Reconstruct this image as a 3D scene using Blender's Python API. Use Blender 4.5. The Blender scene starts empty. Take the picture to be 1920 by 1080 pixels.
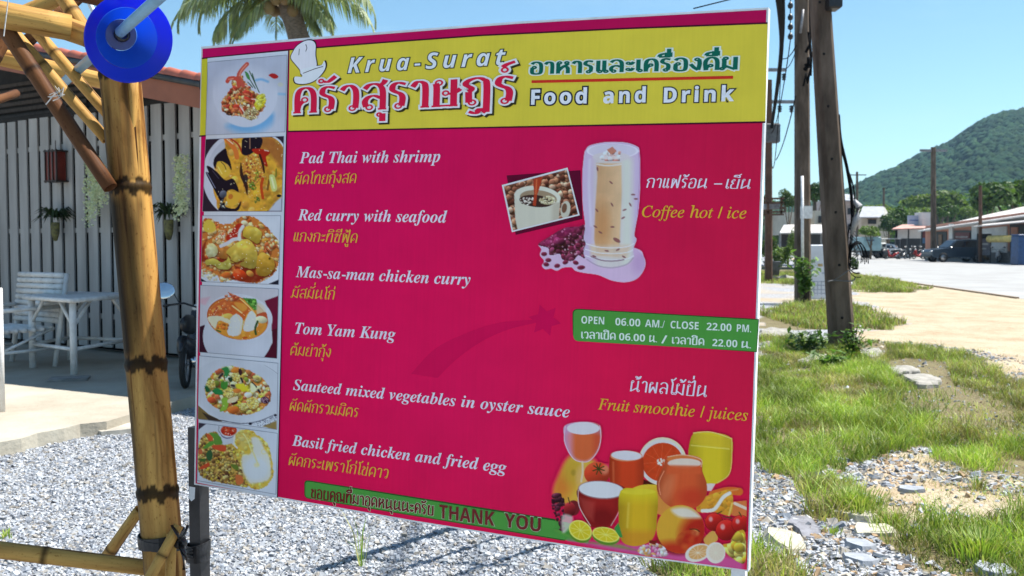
import bpy, bmesh, math, random
import numpy as np
from mathutils import Vector, Matrix, Euler
random.seed(7)
SC = bpy.context.scene; COL = SC.collection
# ---------------------------------------------------------------- camera
F = 1800.0; PITCH = .0461; CAMZ = 1.45            # focal length in photo pixels (1920 wide), downward tilt, eye height
cam = bpy.data.cameras.new('camera'); cam_o = bpy.data.objects.new('camera', cam); COL.objects.link(cam_o)
cam.sensor_width = 36; cam.lens = 36*F/1920; cam.clip_start = .05; cam.clip_end = 6000
cam_o.location = (0, 0, CAMZ); cam_o.rotation_euler = (math.pi/2-PITCH, 0, 0)
cam.dof.use_dof = True; cam.dof.focus_distance = 2.5; cam.dof.aperture_fstop = 9.0
SC.camera = cam_o
# ---------------------------------------------------------------- daylight
SUN_AZ = Vector((.975, .22, 0)).normalized(); SUN_EL = math.radians(61)
S_DIR = Vector((SUN_AZ.x*math.cos(SUN_EL), SUN_AZ.y*math.cos(SUN_EL), math.sin(SUN_EL)))
world = bpy.data.worlds.new('World'); SC.world = world; world.use_nodes = True
nt = world.node_tree; bg = nt.nodes['Background']; bg.inputs['Strength'].default_value = .07
sky = nt.nodes.new('ShaderNodeTexSky'); sky.sky_type = 'NISHITA'; sky.sun_disc = False
sky.sun_elevation = SUN_EL; sky.sun_rotation = math.atan2(SUN_AZ.x, SUN_AZ.y); sky.altitude = 0; sky.air_density = 1.0; sky.dust_density = .1; sky.ozone_density = 3.0
tc = nt.nodes.new('ShaderNodeTexCoord'); mp = nt.nodes.new('ShaderNodeMapping'); mp.inputs['Scale'].default_value = (3, 3, 14)
nz = nt.nodes.new('ShaderNodeTexNoise'); nz.inputs['Scale'].default_value = 1.3; nz.inputs['Detail'].default_value = 6; nz.inputs['Roughness'].default_value = .6
rp = nt.nodes.new('ShaderNodeValToRGB'); rp.color_ramp.elements[0].position = .5; rp.color_ramp.elements[1].position = .78
rp.color_ramp.elements[1].color = (.2, .2, .2, 1)
mx = nt.nodes.new('ShaderNodeMix'); mx.data_type = 'RGBA'; mx.inputs[7].default_value = (5.5, 6.0, 6.4, 1)   # thin cloud
nt.links.new(tc.outputs['Generated'], mp.inputs[0]); nt.links.new(mp.outputs[0], nz.inputs[0]); nt.links.new(nz.outputs[0], rp.inputs[0])
nt.links.new(rp.outputs[0], mx.inputs[0]); nt.links.new(sky.outputs[0], mx.inputs[6]); tint = nt.nodes.new('ShaderNodeMix'); tint.data_type = 'RGBA'; tint.blend_type = 'MULTIPLY'; tint.inputs[0].default_value = 1; tint.inputs[7].default_value = (.97, 1.16, 1.12, 1); nt.links.new(mx.outputs[2], tint.inputs[6]); nt.links.new(tint.outputs[2], bg.inputs[0])
sun = bpy.data.lights.new('sun', 'SUN'); sun.energy = 5.0; sun.angle = math.radians(.53); sun.color = (1, .96, .9)
sun_o = bpy.data.objects.new('sun', sun); COL.objects.link(sun_o); sun_o.location = (5, 5, 30)
sun_o.rotation_euler = (-S_DIR).to_track_quat('-Z', 'Y').to_euler()
SC.view_settings.view_transform = 'Standard'; SC.view_settings.look = 'None'; SC.view_settings.exposure = 1.1; SC.view_settings.gamma = 1
SC.view_settings.use_curve_mapping = False
SC.cycles.max_bounces = 6; SC.cycles.diffuse_bounces = 3; SC.cycles.glossy_bounces = 2; SC.cycles.transmission_bounces = 3; SC.cycles.volume_bounces = 0; SC.cycles.transparent_max_bounces = 8
SC.cycles.use_denoising = True
# ---------------------------------------------------------------- geometry of the place
cp_, sp_ = math.cos(PITCH), math.sin(PITCH)
FW = Vector((0, cp_, -sp_)); UPV = Vector((0, sp_, cp_)); CAM = Vector((0, 0, CAMZ))
def ray(px, py): return FW+Vector((1, 0, 0))*((px-960)/F)+UPV*((540-py)/F)
def at(px, py, Y): r = ray(px, py); return CAM+r*(Y/r.y)
def gnd(px, py, z=0.): r = ray(px, py); return CAM+r*((z-CAMZ)/r.z)
def proj(x, y, z):                                  # world -> photo pixels (numpy arrays)
    dx, dy, dz = x, y, z-CAMZ
    f = dy*cp_-dz*sp_; u = dy*sp_+dz*cp_
    f = np.where(f < .05, .05, f)
    return 960+F*dx/f, 540-F*u/f
# ---------------------------------------------------------------- helpers
def lin(c): c = np.array(c, float)/255; return np.where(c <= .04045, c/12.92, ((c+.055)/1.055)**2.4)
def link(o, parent=None):
    COL.objects.link(o)
    if parent is not None: o.parent = parent
    return o
def tag(o, label=None, cat=None, group=None, kind=None):
    if label: o['label'] = label
    if cat: o['category'] = cat
    if group: o['group'] = group
    if kind: o['kind'] = kind
    return o
def thing(name, label, cat, loc=(0, 0, 0), rot=None, group=None, parent=None):
    o = bpy.data.objects.new(name, None); o.empty_display_size = .1; link(o, parent)
    o.location = loc
    if rot is not None: o.rotation_euler = rot
    if label: tag(o, label, cat, group)
    return o
def wmat(o):
    m = Matrix.LocRotScale(o.location, o.rotation_euler, o.scale)
    return wmat(o.parent) @ m if o.parent else m
class MB:
    def __init__(s): s.v = []; s.f = []; s.c = []; s.sm = []
    def add(s, vs, fs, col=None, smooth=False):
        n = len(s.v); s.v += [tuple(v) for v in vs]; s.f += [tuple(i+n for i in f) for f in fs]; s.c += [col or (1, 1, 1)]*len(vs); s.sm += [smooth]*len(fs); return s
    def box(s, c, d, R=None, col=None, bev=0):
        c = Vector(c); hx, hy, hz = d[0]/2, d[1]/2, d[2]/2
        if bev:
            b = min(bev, hx*.9, hy*.9, hz*.9); vs = []
            for z, i in ((-hz, b), (-hz+b, 0), (hz-b, 0), (hz, b)):
                vs += [(-hx+i, -hy+i, z), (hx-i, -hy+i, z), (hx-i, hy-i, z), (-hx+i, hy-i, z)]
            fs = [(3, 2, 1, 0), (12, 13, 14, 15)]
            for k in range(3):
                for j in range(4): fs.append((k*4+j, k*4+(j+1) % 4, k*4+4+(j+1) % 4, k*4+4+j))
        else:
            vs = [(x, y, z) for z in (-hz, hz) for x, y in ((-hx, -hy), (hx, -hy), (hx, hy), (-hx, hy))]
            fs = [(3, 2, 1, 0), (4, 5, 6, 7), (0, 1, 5, 4), (1, 2, 6, 5), (2, 3, 7, 6), (3, 0, 4, 7)]
        vs = [(R @ Vector(v) if R else Vector(v))+c for v in vs]; return s.add(vs, fs, col)
    def path(s, pts, rad, n=8, col=None, cap=True, sq=1.0, up=None):
        pts = [Vector(p) for p in pts]; L = len(pts); vs = []; fs = []
        rad = rad if hasattr(rad, '__len__') else [rad]*L
        d0 = (pts[1]-pts[0]).normalized(); ref = up or (Vector((0, 0, 1)) if abs(d0.z) < .9 else Vector((1, 0, 0)))
        for i, p in enumerate(pts):
            d = (pts[min(i+1, L-1)]-pts[max(i-1, 0)]).normalized()
            a = d.cross(ref)
            if a.length < 1e-5: a = d.orthogonal()
            a.normalize(); b = d.cross(a)
            for k in range(n):
                t = math.tau*k/n+math.pi/n; vs.append(p+a*math.cos(t)*rad[i]+b*math.sin(t)*rad[i]*sq)
        for i in range(L-1):
            for k in range(n): k2 = (k+1) % n; fs.append((i*n+k, i*n+k2, (i+1)*n+k2, (i+1)*n+k))
        if cap: fs += [tuple(range(n-1, -1, -1)), tuple(range((L-1)*n, L*n))]
        return s.add(vs, fs, col, n > 5)
    def lathe(s, prof, M=None, n=24, col=None, a0=0, a1=math.tau, closed=True):
        vs = []; fs = []; full = abs(a1-a0-math.tau) < 1e-6; m = n if full else n+1
        for r, z in prof:
            for k in range(m): t = a0+(a1-a0)*k/n; vs.append(Vector((r*math.cos(t), r*math.sin(t), z)))
        for i in range(len(prof)-1):
            for k in range(n): k2 = (k+1) % m; fs.append((i*m+k, i*m+k2, (i+1)*m+k2, (i+1)*m+k))
        if M: vs = [M @ v for v in vs]
        return s.add(vs, fs, col, True)
    def prism(s, poly, h, M=None, col=None):
        n = len(poly); vs = [Vector((x, y, 0)) for x, y in poly]+[Vector((x, y, h)) for x, y in poly]
        fs = [tuple(range(n-1, -1, -1)), tuple(range(n, 2*n))]+[(i, (i+1) % n, n+(i+1) % n, n+i) for i in range(n)]
        if M: vs = [M @ v for v in vs]
        return s.add(vs, fs, col)
    def quad(s, *p, col=None): return s.add(p, [tuple(range(len(p)))], col)
    def ball(s, c, r, n=8, m=6, sc=(1, 1, 1), col=None, R=None):
        vs = []; fs = []
        for i in range(m+1):
            ph = math.pi*i/m
            for k in range(n): t = math.tau*k/n; v = Vector((r*sc[0]*math.sin(ph)*math.cos(t), r*sc[1]*math.sin(ph)*math.sin(t), r*sc[2]*math.cos(ph))); vs.append((R @ v if R else v)+Vector(c))
        for i in range(m):
            for k in range(n): k2 = (k+1) % n; fs.append((i*n+k, (i+1)*n+k, (i+1)*n+k2, i*n+k2))
        return s.add(vs, fs, col, True)
    def build(s, name, mat, parent=None, local=False, label=None, cat=None, group=None, kind=None, frame=None):
        """world-space verts unless local; frame = Matrix for the object's own axes"""
        me = bpy.data.meshes.new(name); vs = [Vector(v) for v in s.v]
        loc = None
        if local: base = Matrix()
        elif frame is not None: base = frame
        elif parent is not None: base = wmat(parent)
        else:
            a = np.array([tuple(v) for v in vs]); loc = Vector(((a[:, 0].min()+a[:, 0].max())/2, (a[:, 1].min()+a[:, 1].max())/2, a[:, 2].min())); base = Matrix.Translation(loc)
        if not local: inv = base.inverted(); vs = [inv @ v for v in vs]
        me.from_pydata([tuple(v) for v in vs], [], s.f); me.polygons.foreach_set('use_smooth', s.sm)
        if any(c != (1, 1, 1) for c in s.c):
            at_ = me.color_attributes.new('Col', 'FLOAT_COLOR', 'POINT'); at_.data.foreach_set('color', np.array([(c[0], c[1], c[2], 1) for c in s.c], dtype=np.float32).ravel())
        me.materials.append(mat); me.validate(); me.update()
        o = bpy.data.objects.new(name, me); link(o, parent)
        if not local:
            if frame is not None: o.matrix_local = (wmat(parent).inverted() @ base) if parent else base
            elif parent is None: o.location = loc
        return tag(o, label, cat, group, kind)
def npmesh(name, V, Fc, mat, smooth=False, colors=None, loc=None, parent=None, **kw):
    """numpy mesh: V (n,3), Fc (m,k)"""
    me = bpy.data.meshes.new(name); n, k = Fc.shape
    if loc is None and parent is None: loc = Vector(((V[:, 0].min()+V[:, 0].max())/2, (V[:, 1].min()+V[:, 1].max())/2, V[:, 2].min()))
    if loc is not None: V = V-np.array(loc)
    me.vertices.add(len(V)); me.vertices.foreach_set('co', V.astype(np.float32).ravel())
    me.loops.add(n*k); me.loops.foreach_set('vertex_index', Fc.astype(np.int32).ravel())
    me.polygons.add(n); me.polygons.foreach_set('loop_start', np.arange(0, n*k, k, dtype=np.int32)); me.polygons.foreach_set('loop_total', np.full(n, k, dtype=np.int32))
    me.polygons.foreach_set('use_smooth', np.full(n, smooth)); me.update(calc_edges=True)
    if colors is not None:
        a = me.color_attributes.new('Col', 'FLOAT_COLOR', 'POINT'); c = np.ones((len(V), 4), np.float32); c[:, :3] = colors; a.data.foreach_set('color', c.ravel())
    me.materials.append(mat); o = bpy.data.objects.new(name, me); link(o, parent)
    if loc is not None: o.location = loc
    return tag(o, **kw)
def M_(name, c, rough=.6, var=.18, sc=6, c2=None, bump=0, bsc=None, metal=0, vcol=False, stretch=(1, 1, 1), trans=0, spec=.4, emit=None, det=4, thr=(.35, .65), hue=0):
    m = bpy.data.materials.new(name); m.use_nodes = True; n = m.node_tree; b = n.nodes['Principled BSDF']; L = n.links.new
    b.inputs['Roughness'].default_value = rough; b.inputs['Metallic'].default_value = metal; b.inputs['Specular IOR Level'].default_value = spec
    if trans: b.inputs['Transmission Weight'].default_value = trans
    t = n.nodes.new('ShaderNodeTexCoord'); mp = n.nodes.new('ShaderNodeMapping'); mp.inputs['Scale'].default_value = stretch; L(t.outputs['Object'], mp.inputs[0])
    nz = n.nodes.new('ShaderNodeTexNoise'); nz.inputs['Scale'].default_value = sc; nz.inputs['Detail'].default_value = det; nz.inputs['Roughness'].default_value = .62; L(mp.outputs[0], nz.inputs[0])
    mr = n.nodes.new('ShaderNodeMapRange'); mr.inputs[1].default_value = thr[0]; mr.inputs[2].default_value = thr[1]; L(nz.outputs[0], mr.inputs[0])
    c = Vector(c[:3]); d = Vector(c2) if c2 else c*(1-2*var)
    if not c2: c = c*(1+var)
    mx = n.nodes.new('ShaderNodeMix'); mx.data_type = 'RGBA'; mx.inputs[6].default_value = (*c, 1); mx.inputs[7].default_value = (*d, 1); L(mr.outputs[0], mx.inputs[0]); out = mx.outputs[2]
    if vcol:
        a = n.nodes.new('ShaderNodeAttribute'); a.attribute_name = 'Col'; m2 = n.nodes.new('ShaderNodeMix'); m2.data_type = 'RGBA'; m2.blend_type = 'MULTIPLY'; m2.inputs[0].default_value = 1
        L(out, m2.inputs[6]); L(a.outputs['Color'], m2.inputs[7]); out = m2.outputs[2]
    L(out, b.inputs['Base Color'])
    if bump:
        bp = n.nodes.new('ShaderNodeBump'); bp.inputs['Strength'].default_value = bump; bp.inputs['Distance'].default_value = .02
        if bsc: n2 = n.nodes.new('ShaderNodeTexNoise'); n2.inputs['Scale'].default_value = bsc; n2.inputs['Detail'].default_value = 5; L(mp.outputs[0], n2.inputs[0]); L(n2.outputs[0], bp.inputs['Height'])
        else: L(nz.outputs[0], bp.inputs['Height'])
        L(bp.outputs[0], b.inputs['Normal'])
    if emit: b.inputs['Emission Color'].default_value = (*emit, 1); b.inputs['Emission Strength'].default_value = 1
    return m
def leafmat(name, c, c2, tr=.35, sc=3, vcol=False):
    m = M_(name, c, .55, c2=c2, sc=sc, spec=.35, vcol=vcol); n = m.node_tree; b = n.nodes['Principled BSDF']; o = n.nodes['Material Output']
    t = n.nodes.new('ShaderNodeBsdfTranslucent'); mx = n.nodes.new('ShaderNodeMixShader'); mx.inputs[0].default_value = tr
    src = b.inputs['Base Color'].links[0].from_socket; br = n.nodes.new('ShaderNodeMix'); br.data_type = 'RGBA'; br.blend_type = 'MULTIPLY'; br.inputs[0].default_value = 1; br.inputs[7].default_value = (1.25, 1.35, .6, 1)
    n.links.new(src, br.inputs[6]); n.links.new(br.outputs[2], t.inputs[0]); n.links.new(b.outputs[0], mx.inputs[1]); n.links.new(t.outputs[0], mx.inputs[2]); n.links.new(mx.outputs[0], o.inputs[0]); return m
def copy_tree(o, parent=None):
    c = o.copy(); link(c, parent)
    for ch in list(o.children): copy_tree(ch, c)
    return c
def rotz(a): return Matrix.Rotation(a, 3, 'Z')
def inpoly(x, y, p):
    ins = np.zeros(np.shape(x), bool); p = np.array(p, float)
    for i in range(len(p)):
        a, b = p[i], p[(i+1) % len(p)]; w = (a[1] > y) != (b[1] > y)
        ins ^= w & (x < a[0]+(y-a[1])*(b[0]-a[0])/((b[1]-a[1]) or 1e-9))
    return ins
# ---------------------------------------------------------------- flat print on the sign: a small painter over mesh points
def vnoise(x, y, sc, seed=0):
    x = x / sc + seed * 17.31; y = y / sc + seed * 9.17
    xi = np.floor(x).astype(np.int64); yi = np.floor(y).astype(np.int64)
    fx = x - xi; fy = y - yi; fx = fx*fx*(3-2*fx); fy = fy*fy*(3-2*fy)
    def h(a, b):
        n = (a*374761393 + b*668265263 + seed*974711) & 0x7fffffff
        n = ((n ^ (n >> 13)) * 1274126177) & 0x7fffffff
        return ((n ^ (n >> 16)) & 0xffff) / 65535.0
    return (h(xi, yi)*(1-fx)+h(xi+1, yi)*fx)*(1-fy)+(h(xi, yi+1)*(1-fx)+h(xi+1, yi+1)*fx)*fy
def fbm(x, y, sc, seed=0, o=3):
    r = 0; a = .5; t = 0
    for i in range(o):
        r = r + a*vnoise(x, y, sc/2**i, seed+i); t += a; a *= .55
    return r/t
class Pic:
    def __init__(s, X, Y, ox, oy, k, base):
        s.x = (X-ox)*k; s.y = (Y-oy)*k; s.k = k
        s.C = np.tile(np.array(base, float), (len(X), 1)) if np.ndim(base) == 1 else np.array(base, float)
        s.A = np.zeros(len(X)); s.so = k*.8
    def put(s, m, col, idx=None):
        col = np.array(col, float)
        if idx is None: s.C = s.C*(1-m[:, None])+col*m[:, None]; s.A = np.maximum(s.A, m)
        else:
            mm = m[:, None]; s.C[idx] = s.C[idx]*(1-mm)+col*mm; s.A[idx] = np.maximum(s.A[idx], m)
    def ell(s, cx, cy, rx, ry, col, a=0, m=1, sh=0, soft=None, clip=None, ring=0):
        so = soft or s.so; R = max(rx, ry)+so
        idx = np.nonzero((abs(s.x-cx) < R) & (abs(s.y-cy) < R))[0]
        if not len(idx): return
        c, d = math.cos(math.radians(a)), math.sin(math.radians(a))
        X = s.x[idx]-cx; Y = s.y[idx]-cy
        u = (X*c+Y*d)/rx; v = (-X*d+Y*c)/ry; q = np.sqrt(u*u+v*v)
        mk = np.clip((1-q)*min(rx, ry)/so+.5, 0, 1)
        if ring: mk = mk*np.clip((q-(1-ring))*min(rx, ry)/so+.5, 0, 1)
        mk = mk*m
        if clip is not None: mk = mk*clip[idx]
        col = np.array(col, float)
        if sh:
            l = np.clip(-(X*.4+Y*.9)/R, -1, 1)
            col = np.clip(col[None, :]*(1+sh*l[:, None])+np.clip(l-.35, 0, 1)[:, None]*60*sh, 0, 255)
        s.put(mk, col, idx)
    def mell(s, cx, cy, rx, ry, a=0, soft=None, wob=0, seed=1):
        c, d = math.cos(math.radians(a)), math.sin(math.radians(a)); X = s.x-cx; Y = s.y-cy
        u = (X*c+Y*d)/rx; v = (-X*d+Y*c)/ry; q = np.sqrt(u*u+v*v)
        if wob: q = q+(fbm(s.x, s.y, 40, seed)-.5)*wob
        return np.clip((1-q)*min(rx, ry)/(soft or s.so)+.5, 0, 1)
    def mpoly(s, pts, soft=None, smooth=False, wob=0, seed=1):
        p = np.array(pts, float)
        if smooth: p = np.array(cr_closed(p, 5))
        x, y = s.x, s.y
        if wob: x = x+(fbm(s.x, s.y, 22, seed)-.5)*wob; y = y+(fbm(s.x, s.y, 22, seed+5)-.5)*wob
        ins = np.zeros(len(x), bool); D = np.full(len(x), 1e9)
        for i in range(len(p)):
            a, b = p[i], p[(i+1) % len(p)]; e = b-a
            w = ((a[1] > y) != (b[1] > y))
            ins ^= w & (x < a[0]+(y-a[1])*e[0]/(e[1] if e[1] else 1e-9))
            t = np.clip(((x-a[0])*e[0]+(y-a[1])*e[1])/(e@e+1e-9), 0, 1)
            D = np.minimum(D, (x-a[0]-t*e[0])**2+(y-a[1]-t*e[1])**2)
        D = np.sqrt(D)*np.where(ins, 1, -1)
        return np.clip(D/(soft or s.so)+.5, 0, 1)
    def poly(s, pts, col, m=1, soft=None, smooth=False, clip=None, wob=0, seed=1):
        k = s.mpoly(pts, soft, smooth, wob, seed)*m
        if clip is not None: k = k*clip
        s.put(k, col)
    def line(s, pts, w, col, m=1, soft=None, clip=None, smooth=True):
        p = np.array(cr_open(pts, 6) if smooth and len(pts) > 2 else pts, float)
        D = np.full(len(s.x), 1e9)
        for a, b in zip(p[:-1], p[1:]):
            e = b-a; t = np.clip(((s.x-a[0])*e[0]+(s.y-a[1])*e[1])/(e@e+1e-9), 0, 1)
            D = np.minimum(D, (s.x-a[0]-t*e[0])**2+(s.y-a[1]-t*e[1])**2)
        k = np.clip((w/2-np.sqrt(D))/(soft or s.so)+.5, 0, 1)*m
        if clip is not None: k = k*clip
        s.put(k, col)
    def blobs(s, mask, n, r0, r1, pal, seed=1, sh=.4, asp=.6, dark=.0, ang=None, m=.92, soft=None):
        R = random.Random(seed); idx = np.nonzero(mask > .5)[0]
        if not len(idx): return
        for i in range(n):
            j = idx[R.randrange(len(idx))]; cx = s.x[j]; cy = s.y[j]; r = R.uniform(r0, r1)
            a = R.uniform(0, 180) if ang is None else ang+R.uniform(-25, 25); q = R.uniform(asp, 1)
            c = np.array(pal[R.randrange(len(pal))], float)*R.uniform(.88, 1.1)
            if dark: s.ell(cx+r*.15, cy+r*.3, r*1.05, r*q*1.05, (60, 30, 15), a, dark, soft=soft, clip=mask)
            s.ell(cx, cy, r, r*q, np.clip(c, 0, 255), a, m, sh=sh, clip=mask, soft=soft)
    def tex(s, sc, amp, mask=None, seed=3):
        n = 1+(fbm(s.x, s.y, sc, seed)-.5)*amp*2
        if mask is not None: n = 1+(n-1)*mask
        s.C = np.clip(s.C*n[:, None], 0, 255)
def cr_closed(p, n):
    o = []; L = len(p)
    for i in range(L):
        a, b, c, d = p[i-1], p[i], p[(i+1) % L], p[(i+2) % L]
        for k in range(n):
            t = k/n; o.append(.5*((2*b)+(c-a)*t+(2*a-5*b+4*c-d)*t*t+(3*b-a-3*c+d)*t**3))
    return o
def cr_open(p, n):
    p = [np.array(q, float) for q in p]; o = []; L = len(p)
    if L == 2: return p
    for i in range(L-1):
        a, b, c, d = p[max(i-1, 0)], p[i], p[i+1], p[min(i+2, L-1)]
        for k in range(n):
            t = k/n; o.append(.5*((2*b)+(c-a)*t+(2*a-5*b+4*c-d)*t*t+(3*b-a-3*c+d)*t**3))
    o.append(p[-1]); return o
PW = (196, 196, 214)                                    # white of the print as the photograph shows it
ORG, RED, YEL, GRN, CRM, BRN = (205, 105, 45), (190, 45, 35), (205, 160, 40), (60, 105, 50), (215, 190, 150), (110, 55, 30)
def pic_noodles(P):
    P.C[:] = (176, 177, 200); P.tex(300, .05)
    P.ell(560, 620, 420, 380, (196, 196, 216), 0, .8, soft=160)
    P.ell(600, 700, 420, 370, (110, 158, 208), -8, 1, soft=90, clip=np.clip((P.y-880+(P.x-500)*.25)/70, 0, 1)*np.clip((P.x-270)/40, 0, 1)*np.clip((960-P.x)/60, 0, 1))
    P.ell(560, 560, 410, 435, (192, 192, 214), -12, 1, soft=14, clip=np.clip((P.y-420)/120, 0, 1))
    P.line([(700, 395), (770, 385), (850, 415)], 26, (90, 150, 205), .8, 26)
    P.line([(990, 570), (1075, 575)], 26, (110, 165, 210), .7, 26)
    P.poly([(860, 330), (900, 308), (950, 318), (985, 355), (935, 378), (880, 350)], (165, 35, 35), smooth=True)
    P.ell(1010, 450, 35, 28, (190, 185, 160), 0, .5)
    for a, b in (((560, 290), (690, 500)), ((615, 280), (740, 550)), ((650, 310), (700, 470)), ((595, 420), (655, 485)), ((640, 330), (690, 440))):
        P.line([a, b], 12, (50, 80, 60))
    P.poly([(562, 285), (600, 310), (625, 380), (600, 385), (570, 340)], (70, 125, 70), smooth=True)
    M = P.mpoly([(270, 660), (340, 560), (400, 470), (400, 380), (520, 330), (560, 420), (700, 560), (820, 600), (810, 720), (740, 830), (640, 900), (520, 860), (390, 845), (300, 810), (255, 750)], smooth=True, wob=40)
    P.put(M, (190, 120, 85)); P.blobs(M, 420, 12, 34, [(205, 110, 65), (225, 175, 130), (180, 60, 45), (215, 150, 70), (230, 205, 170), (150, 70, 40)], 4, .5, .3, .35)
    P.line([(585, 190), (520, 260), (480, 330), (500, 400), (540, 460)], 52, (188, 80, 68)); P.line([(580, 195), (515, 270), (488, 340)], 14, (225, 150, 130), .8)
    P.line([(335, 410), (360, 375), (420, 370), (470, 400), (480, 470)], 50, (195, 75, 62)); P.line([(350, 385), (410, 375)], 12, (230, 160, 140), .8)
    for cx, cy, rx, ry, a in ((590, 560, 55, 35, 20), (450, 740, 45, 40, 0), (660, 660, 40, 30, 60), (430, 500, 38, 30, 50), (600, 640, 60, 28, 30), (520, 790, 50, 26, 60)):
        P.ell(cx, cy, rx, ry, (175, 50, 40), a, .85, .6); P.ell(cx-8, cy+18, rx*.8, ry*.35, (225, 130, 90), a, .7)
    Q = P.mpoly([(720, 590), (800, 570), (825, 660), (790, 730), (720, 775), (680, 720), (700, 640)], smooth=True, wob=20)
    P.put(Q, (200, 185, 60)); P.blobs(Q, 40, 12, 26, [(215, 205, 80), (190, 170, 40), (220, 215, 120)], 2)
    Q = P.mell(640, 825, 100, 80, wob=.2); P.blobs(Q, 170, 5, 13, [(210, 195, 150), (175, 150, 100), (225, 215, 185), (130, 115, 80)], 6, .4, .5, .3)
    for l in (((430, 640), (455, 700)), ((490, 720), (550, 810)), ((640, 635), (700, 640)), ((560, 460), (600, 480)), ((500, 700), (545, 800))): P.line(l, 9, (228, 208, 205))
    P.blobs(P.mell(345, 815, 55, 25, 20), 14, 8, 20, [(70, 40, 30)], 9)
def pic_seafood(P):
    P.C[:] = (45, 30, 45)
    P.ell(560, 560, 510, 560, (188, 188, 210), 0, 1); P.ell(600, 560, 500, 530, (176, 176, 198), 0, 1, clip=np.clip((640-P.y)/400, 0, 1))
    M = P.mpoly([(350, 90), (600, 80), (950, 80), (1080, 220), (1080, 800), (960, 920), (860, 1015), (300, 1015), (230, 880), (190, 740), (220, 560), (200, 420), (280, 300), (340, 200)], smooth=True)
    P.put(M, (200, 145, 50)); P.tex(90, .18, M); P.blobs(M, 160, 14, 55, [(215, 160, 50), (190, 120, 40), (220, 185, 80), (205, 140, 60), (225, 180, 110)], 3, .35, .35, .12, m=.6, soft=14)
    P.poly([(800, 80), (960, 90), (1080, 230), (1080, 480), (980, 380), (880, 250), (800, 200)], (150, 85, 45), .8, 60, True)
    P.poly([(960, 65), (1090, 65), (1090, 190), (1020, 120)], (45, 35, 50)); P.line([(940, 60), (1030, 120), (1090, 200)], 22, PW)
    P.line([(350, 90), (420, 170), (470, 240), (490, 330)], 60, (205, 110, 50)); P.line([(400, 90), (500, 160), (560, 280)], 22, (170, 50, 30)); P.line([(365, 100), (440, 160)], 14, (220, 190, 170))
    D = (28, 18, 30)
    P.poly([(580, 80), (800, 80), (795, 200), (740, 240), (640, 300), (560, 290), (550, 200)], D, smooth=True); P.line([(655, 85), (655, 215)], 14, (150, 110, 90))
    P.poly([(680, 230), (780, 220), (905, 255), (890, 300), (860, 330), (880, 440), (840, 430), (800, 320), (720, 280)], (165, 35, 20), smooth=True)
    P.line([(840, 240), (890, 250)], 12, (220, 190, 180)); P.line([(780, 300), (820, 420), (830, 520)], 30, (60, 25, 20))
    P.poly([(190, 420), (210, 330), (290, 250), (350, 220), (370, 300), (410, 400), (420, 490), (380, 430), (320, 390), (260, 380), (230, 420), (220, 470)], D, smooth=True)
    P.poly([(235, 400), (310, 385), (370, 450), (410, 520), (330, 600), (260, 520)], (205, 165, 60), smooth=True); P.line([(290, 390), (330, 430), (350, 480)], 10, (90, 60, 30)); P.line([(250, 450), (300, 540)], 14, (225, 195, 110))
    P.poly([(105, 445), (150, 450), (240, 520), (340, 620), (430, 600), (480, 660), (515, 770), (440, 740), (370, 760), (330, 850), (290, 900), (200, 740), (95, 530), (130, 520)], D, smooth=True)
    P.line([(105, 520), (160, 620), (215, 720)], 9, (130, 130, 165)); P.line([(180, 500), (260, 600)], 8, (70, 60, 85))
    P.ell(315, 800, 45, 50, (90, 95, 115), 20, .8, .5)
    P.poly([(370, 770), (450, 770), (540, 800), (500, 900), (420, 960), (360, 900)], (210, 160, 55), smooth=True); P.ell(410, 830, 30, 35, (185, 95, 40), 20, .8)
    P.poly([(270, 960), (330, 900), (350, 960), (470, 980), (540, 890), (530, 960), (480, 1015), (270, 1015)], D, smooth=True); P.blobs(P.mell(320, 920, 50, 60), 14, 8, 18, [(190, 190, 180), (70, 70, 80)], 2)
    Q = P.mpoly([(590, 330), (740, 290), (790, 400), (830, 560), (760, 640), (680, 740), (620, 820), (560, 640), (540, 450)], smooth=True, wob=20)
    P.put(Q, (195, 130, 55)); P.blobs(Q, 130, 7, 20, [(210, 150, 60), (175, 85, 45), (225, 190, 110), (215, 170, 70), (150, 60, 35)], 8, .4, .5, .25)
    P.poly([(545, 400), (575, 560), (630, 690), (620, 810), (580, 680), (530, 560), (530, 440)], (55, 30, 25), smooth=True); P.ell(600, 600, 32, 55, (40, 30, 35), 0, .9)
    P.line([(820, 600), (800, 700), (820, 850)], 36, (185, 65, 25)); P.line([(900, 620), (880, 740)], 26, (120, 75, 30))
    P.poly([(900, 570), (960, 560), (1000, 700), (980, 760), (930, 740)], (195, 195, 120), smooth=True); P.line([(930, 590), (965, 720)], 24, (220, 220, 185), .8)
    P.blobs(P.mell(690, 700, 50, 60), 22, 8, 18, [(75, 100, 30), (110, 130, 45)], 3); P.blobs(P.mell(740, 560, 30, 80), 18, 6, 14, [(80, 105, 30), (120, 140, 50)], 5); P.blobs(P.mell(740, 880, 45, 50), 12, 7, 15, [(80, 100, 40)], 4)
    P.blobs(M, 50, 4, 9, [(240, 225, 190)], 12, 0, .5, m=.8); P.line([(990, 480), (985, 580)], 12, (90, 110, 40)); P.ell(1025, 820, 30, 18, (30, 25, 25))
    P.poly([(890, 1015), (980, 900), (1060, 830), (1060, 1015)], (180, 180, 200), smooth=False, soft=20)
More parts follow.
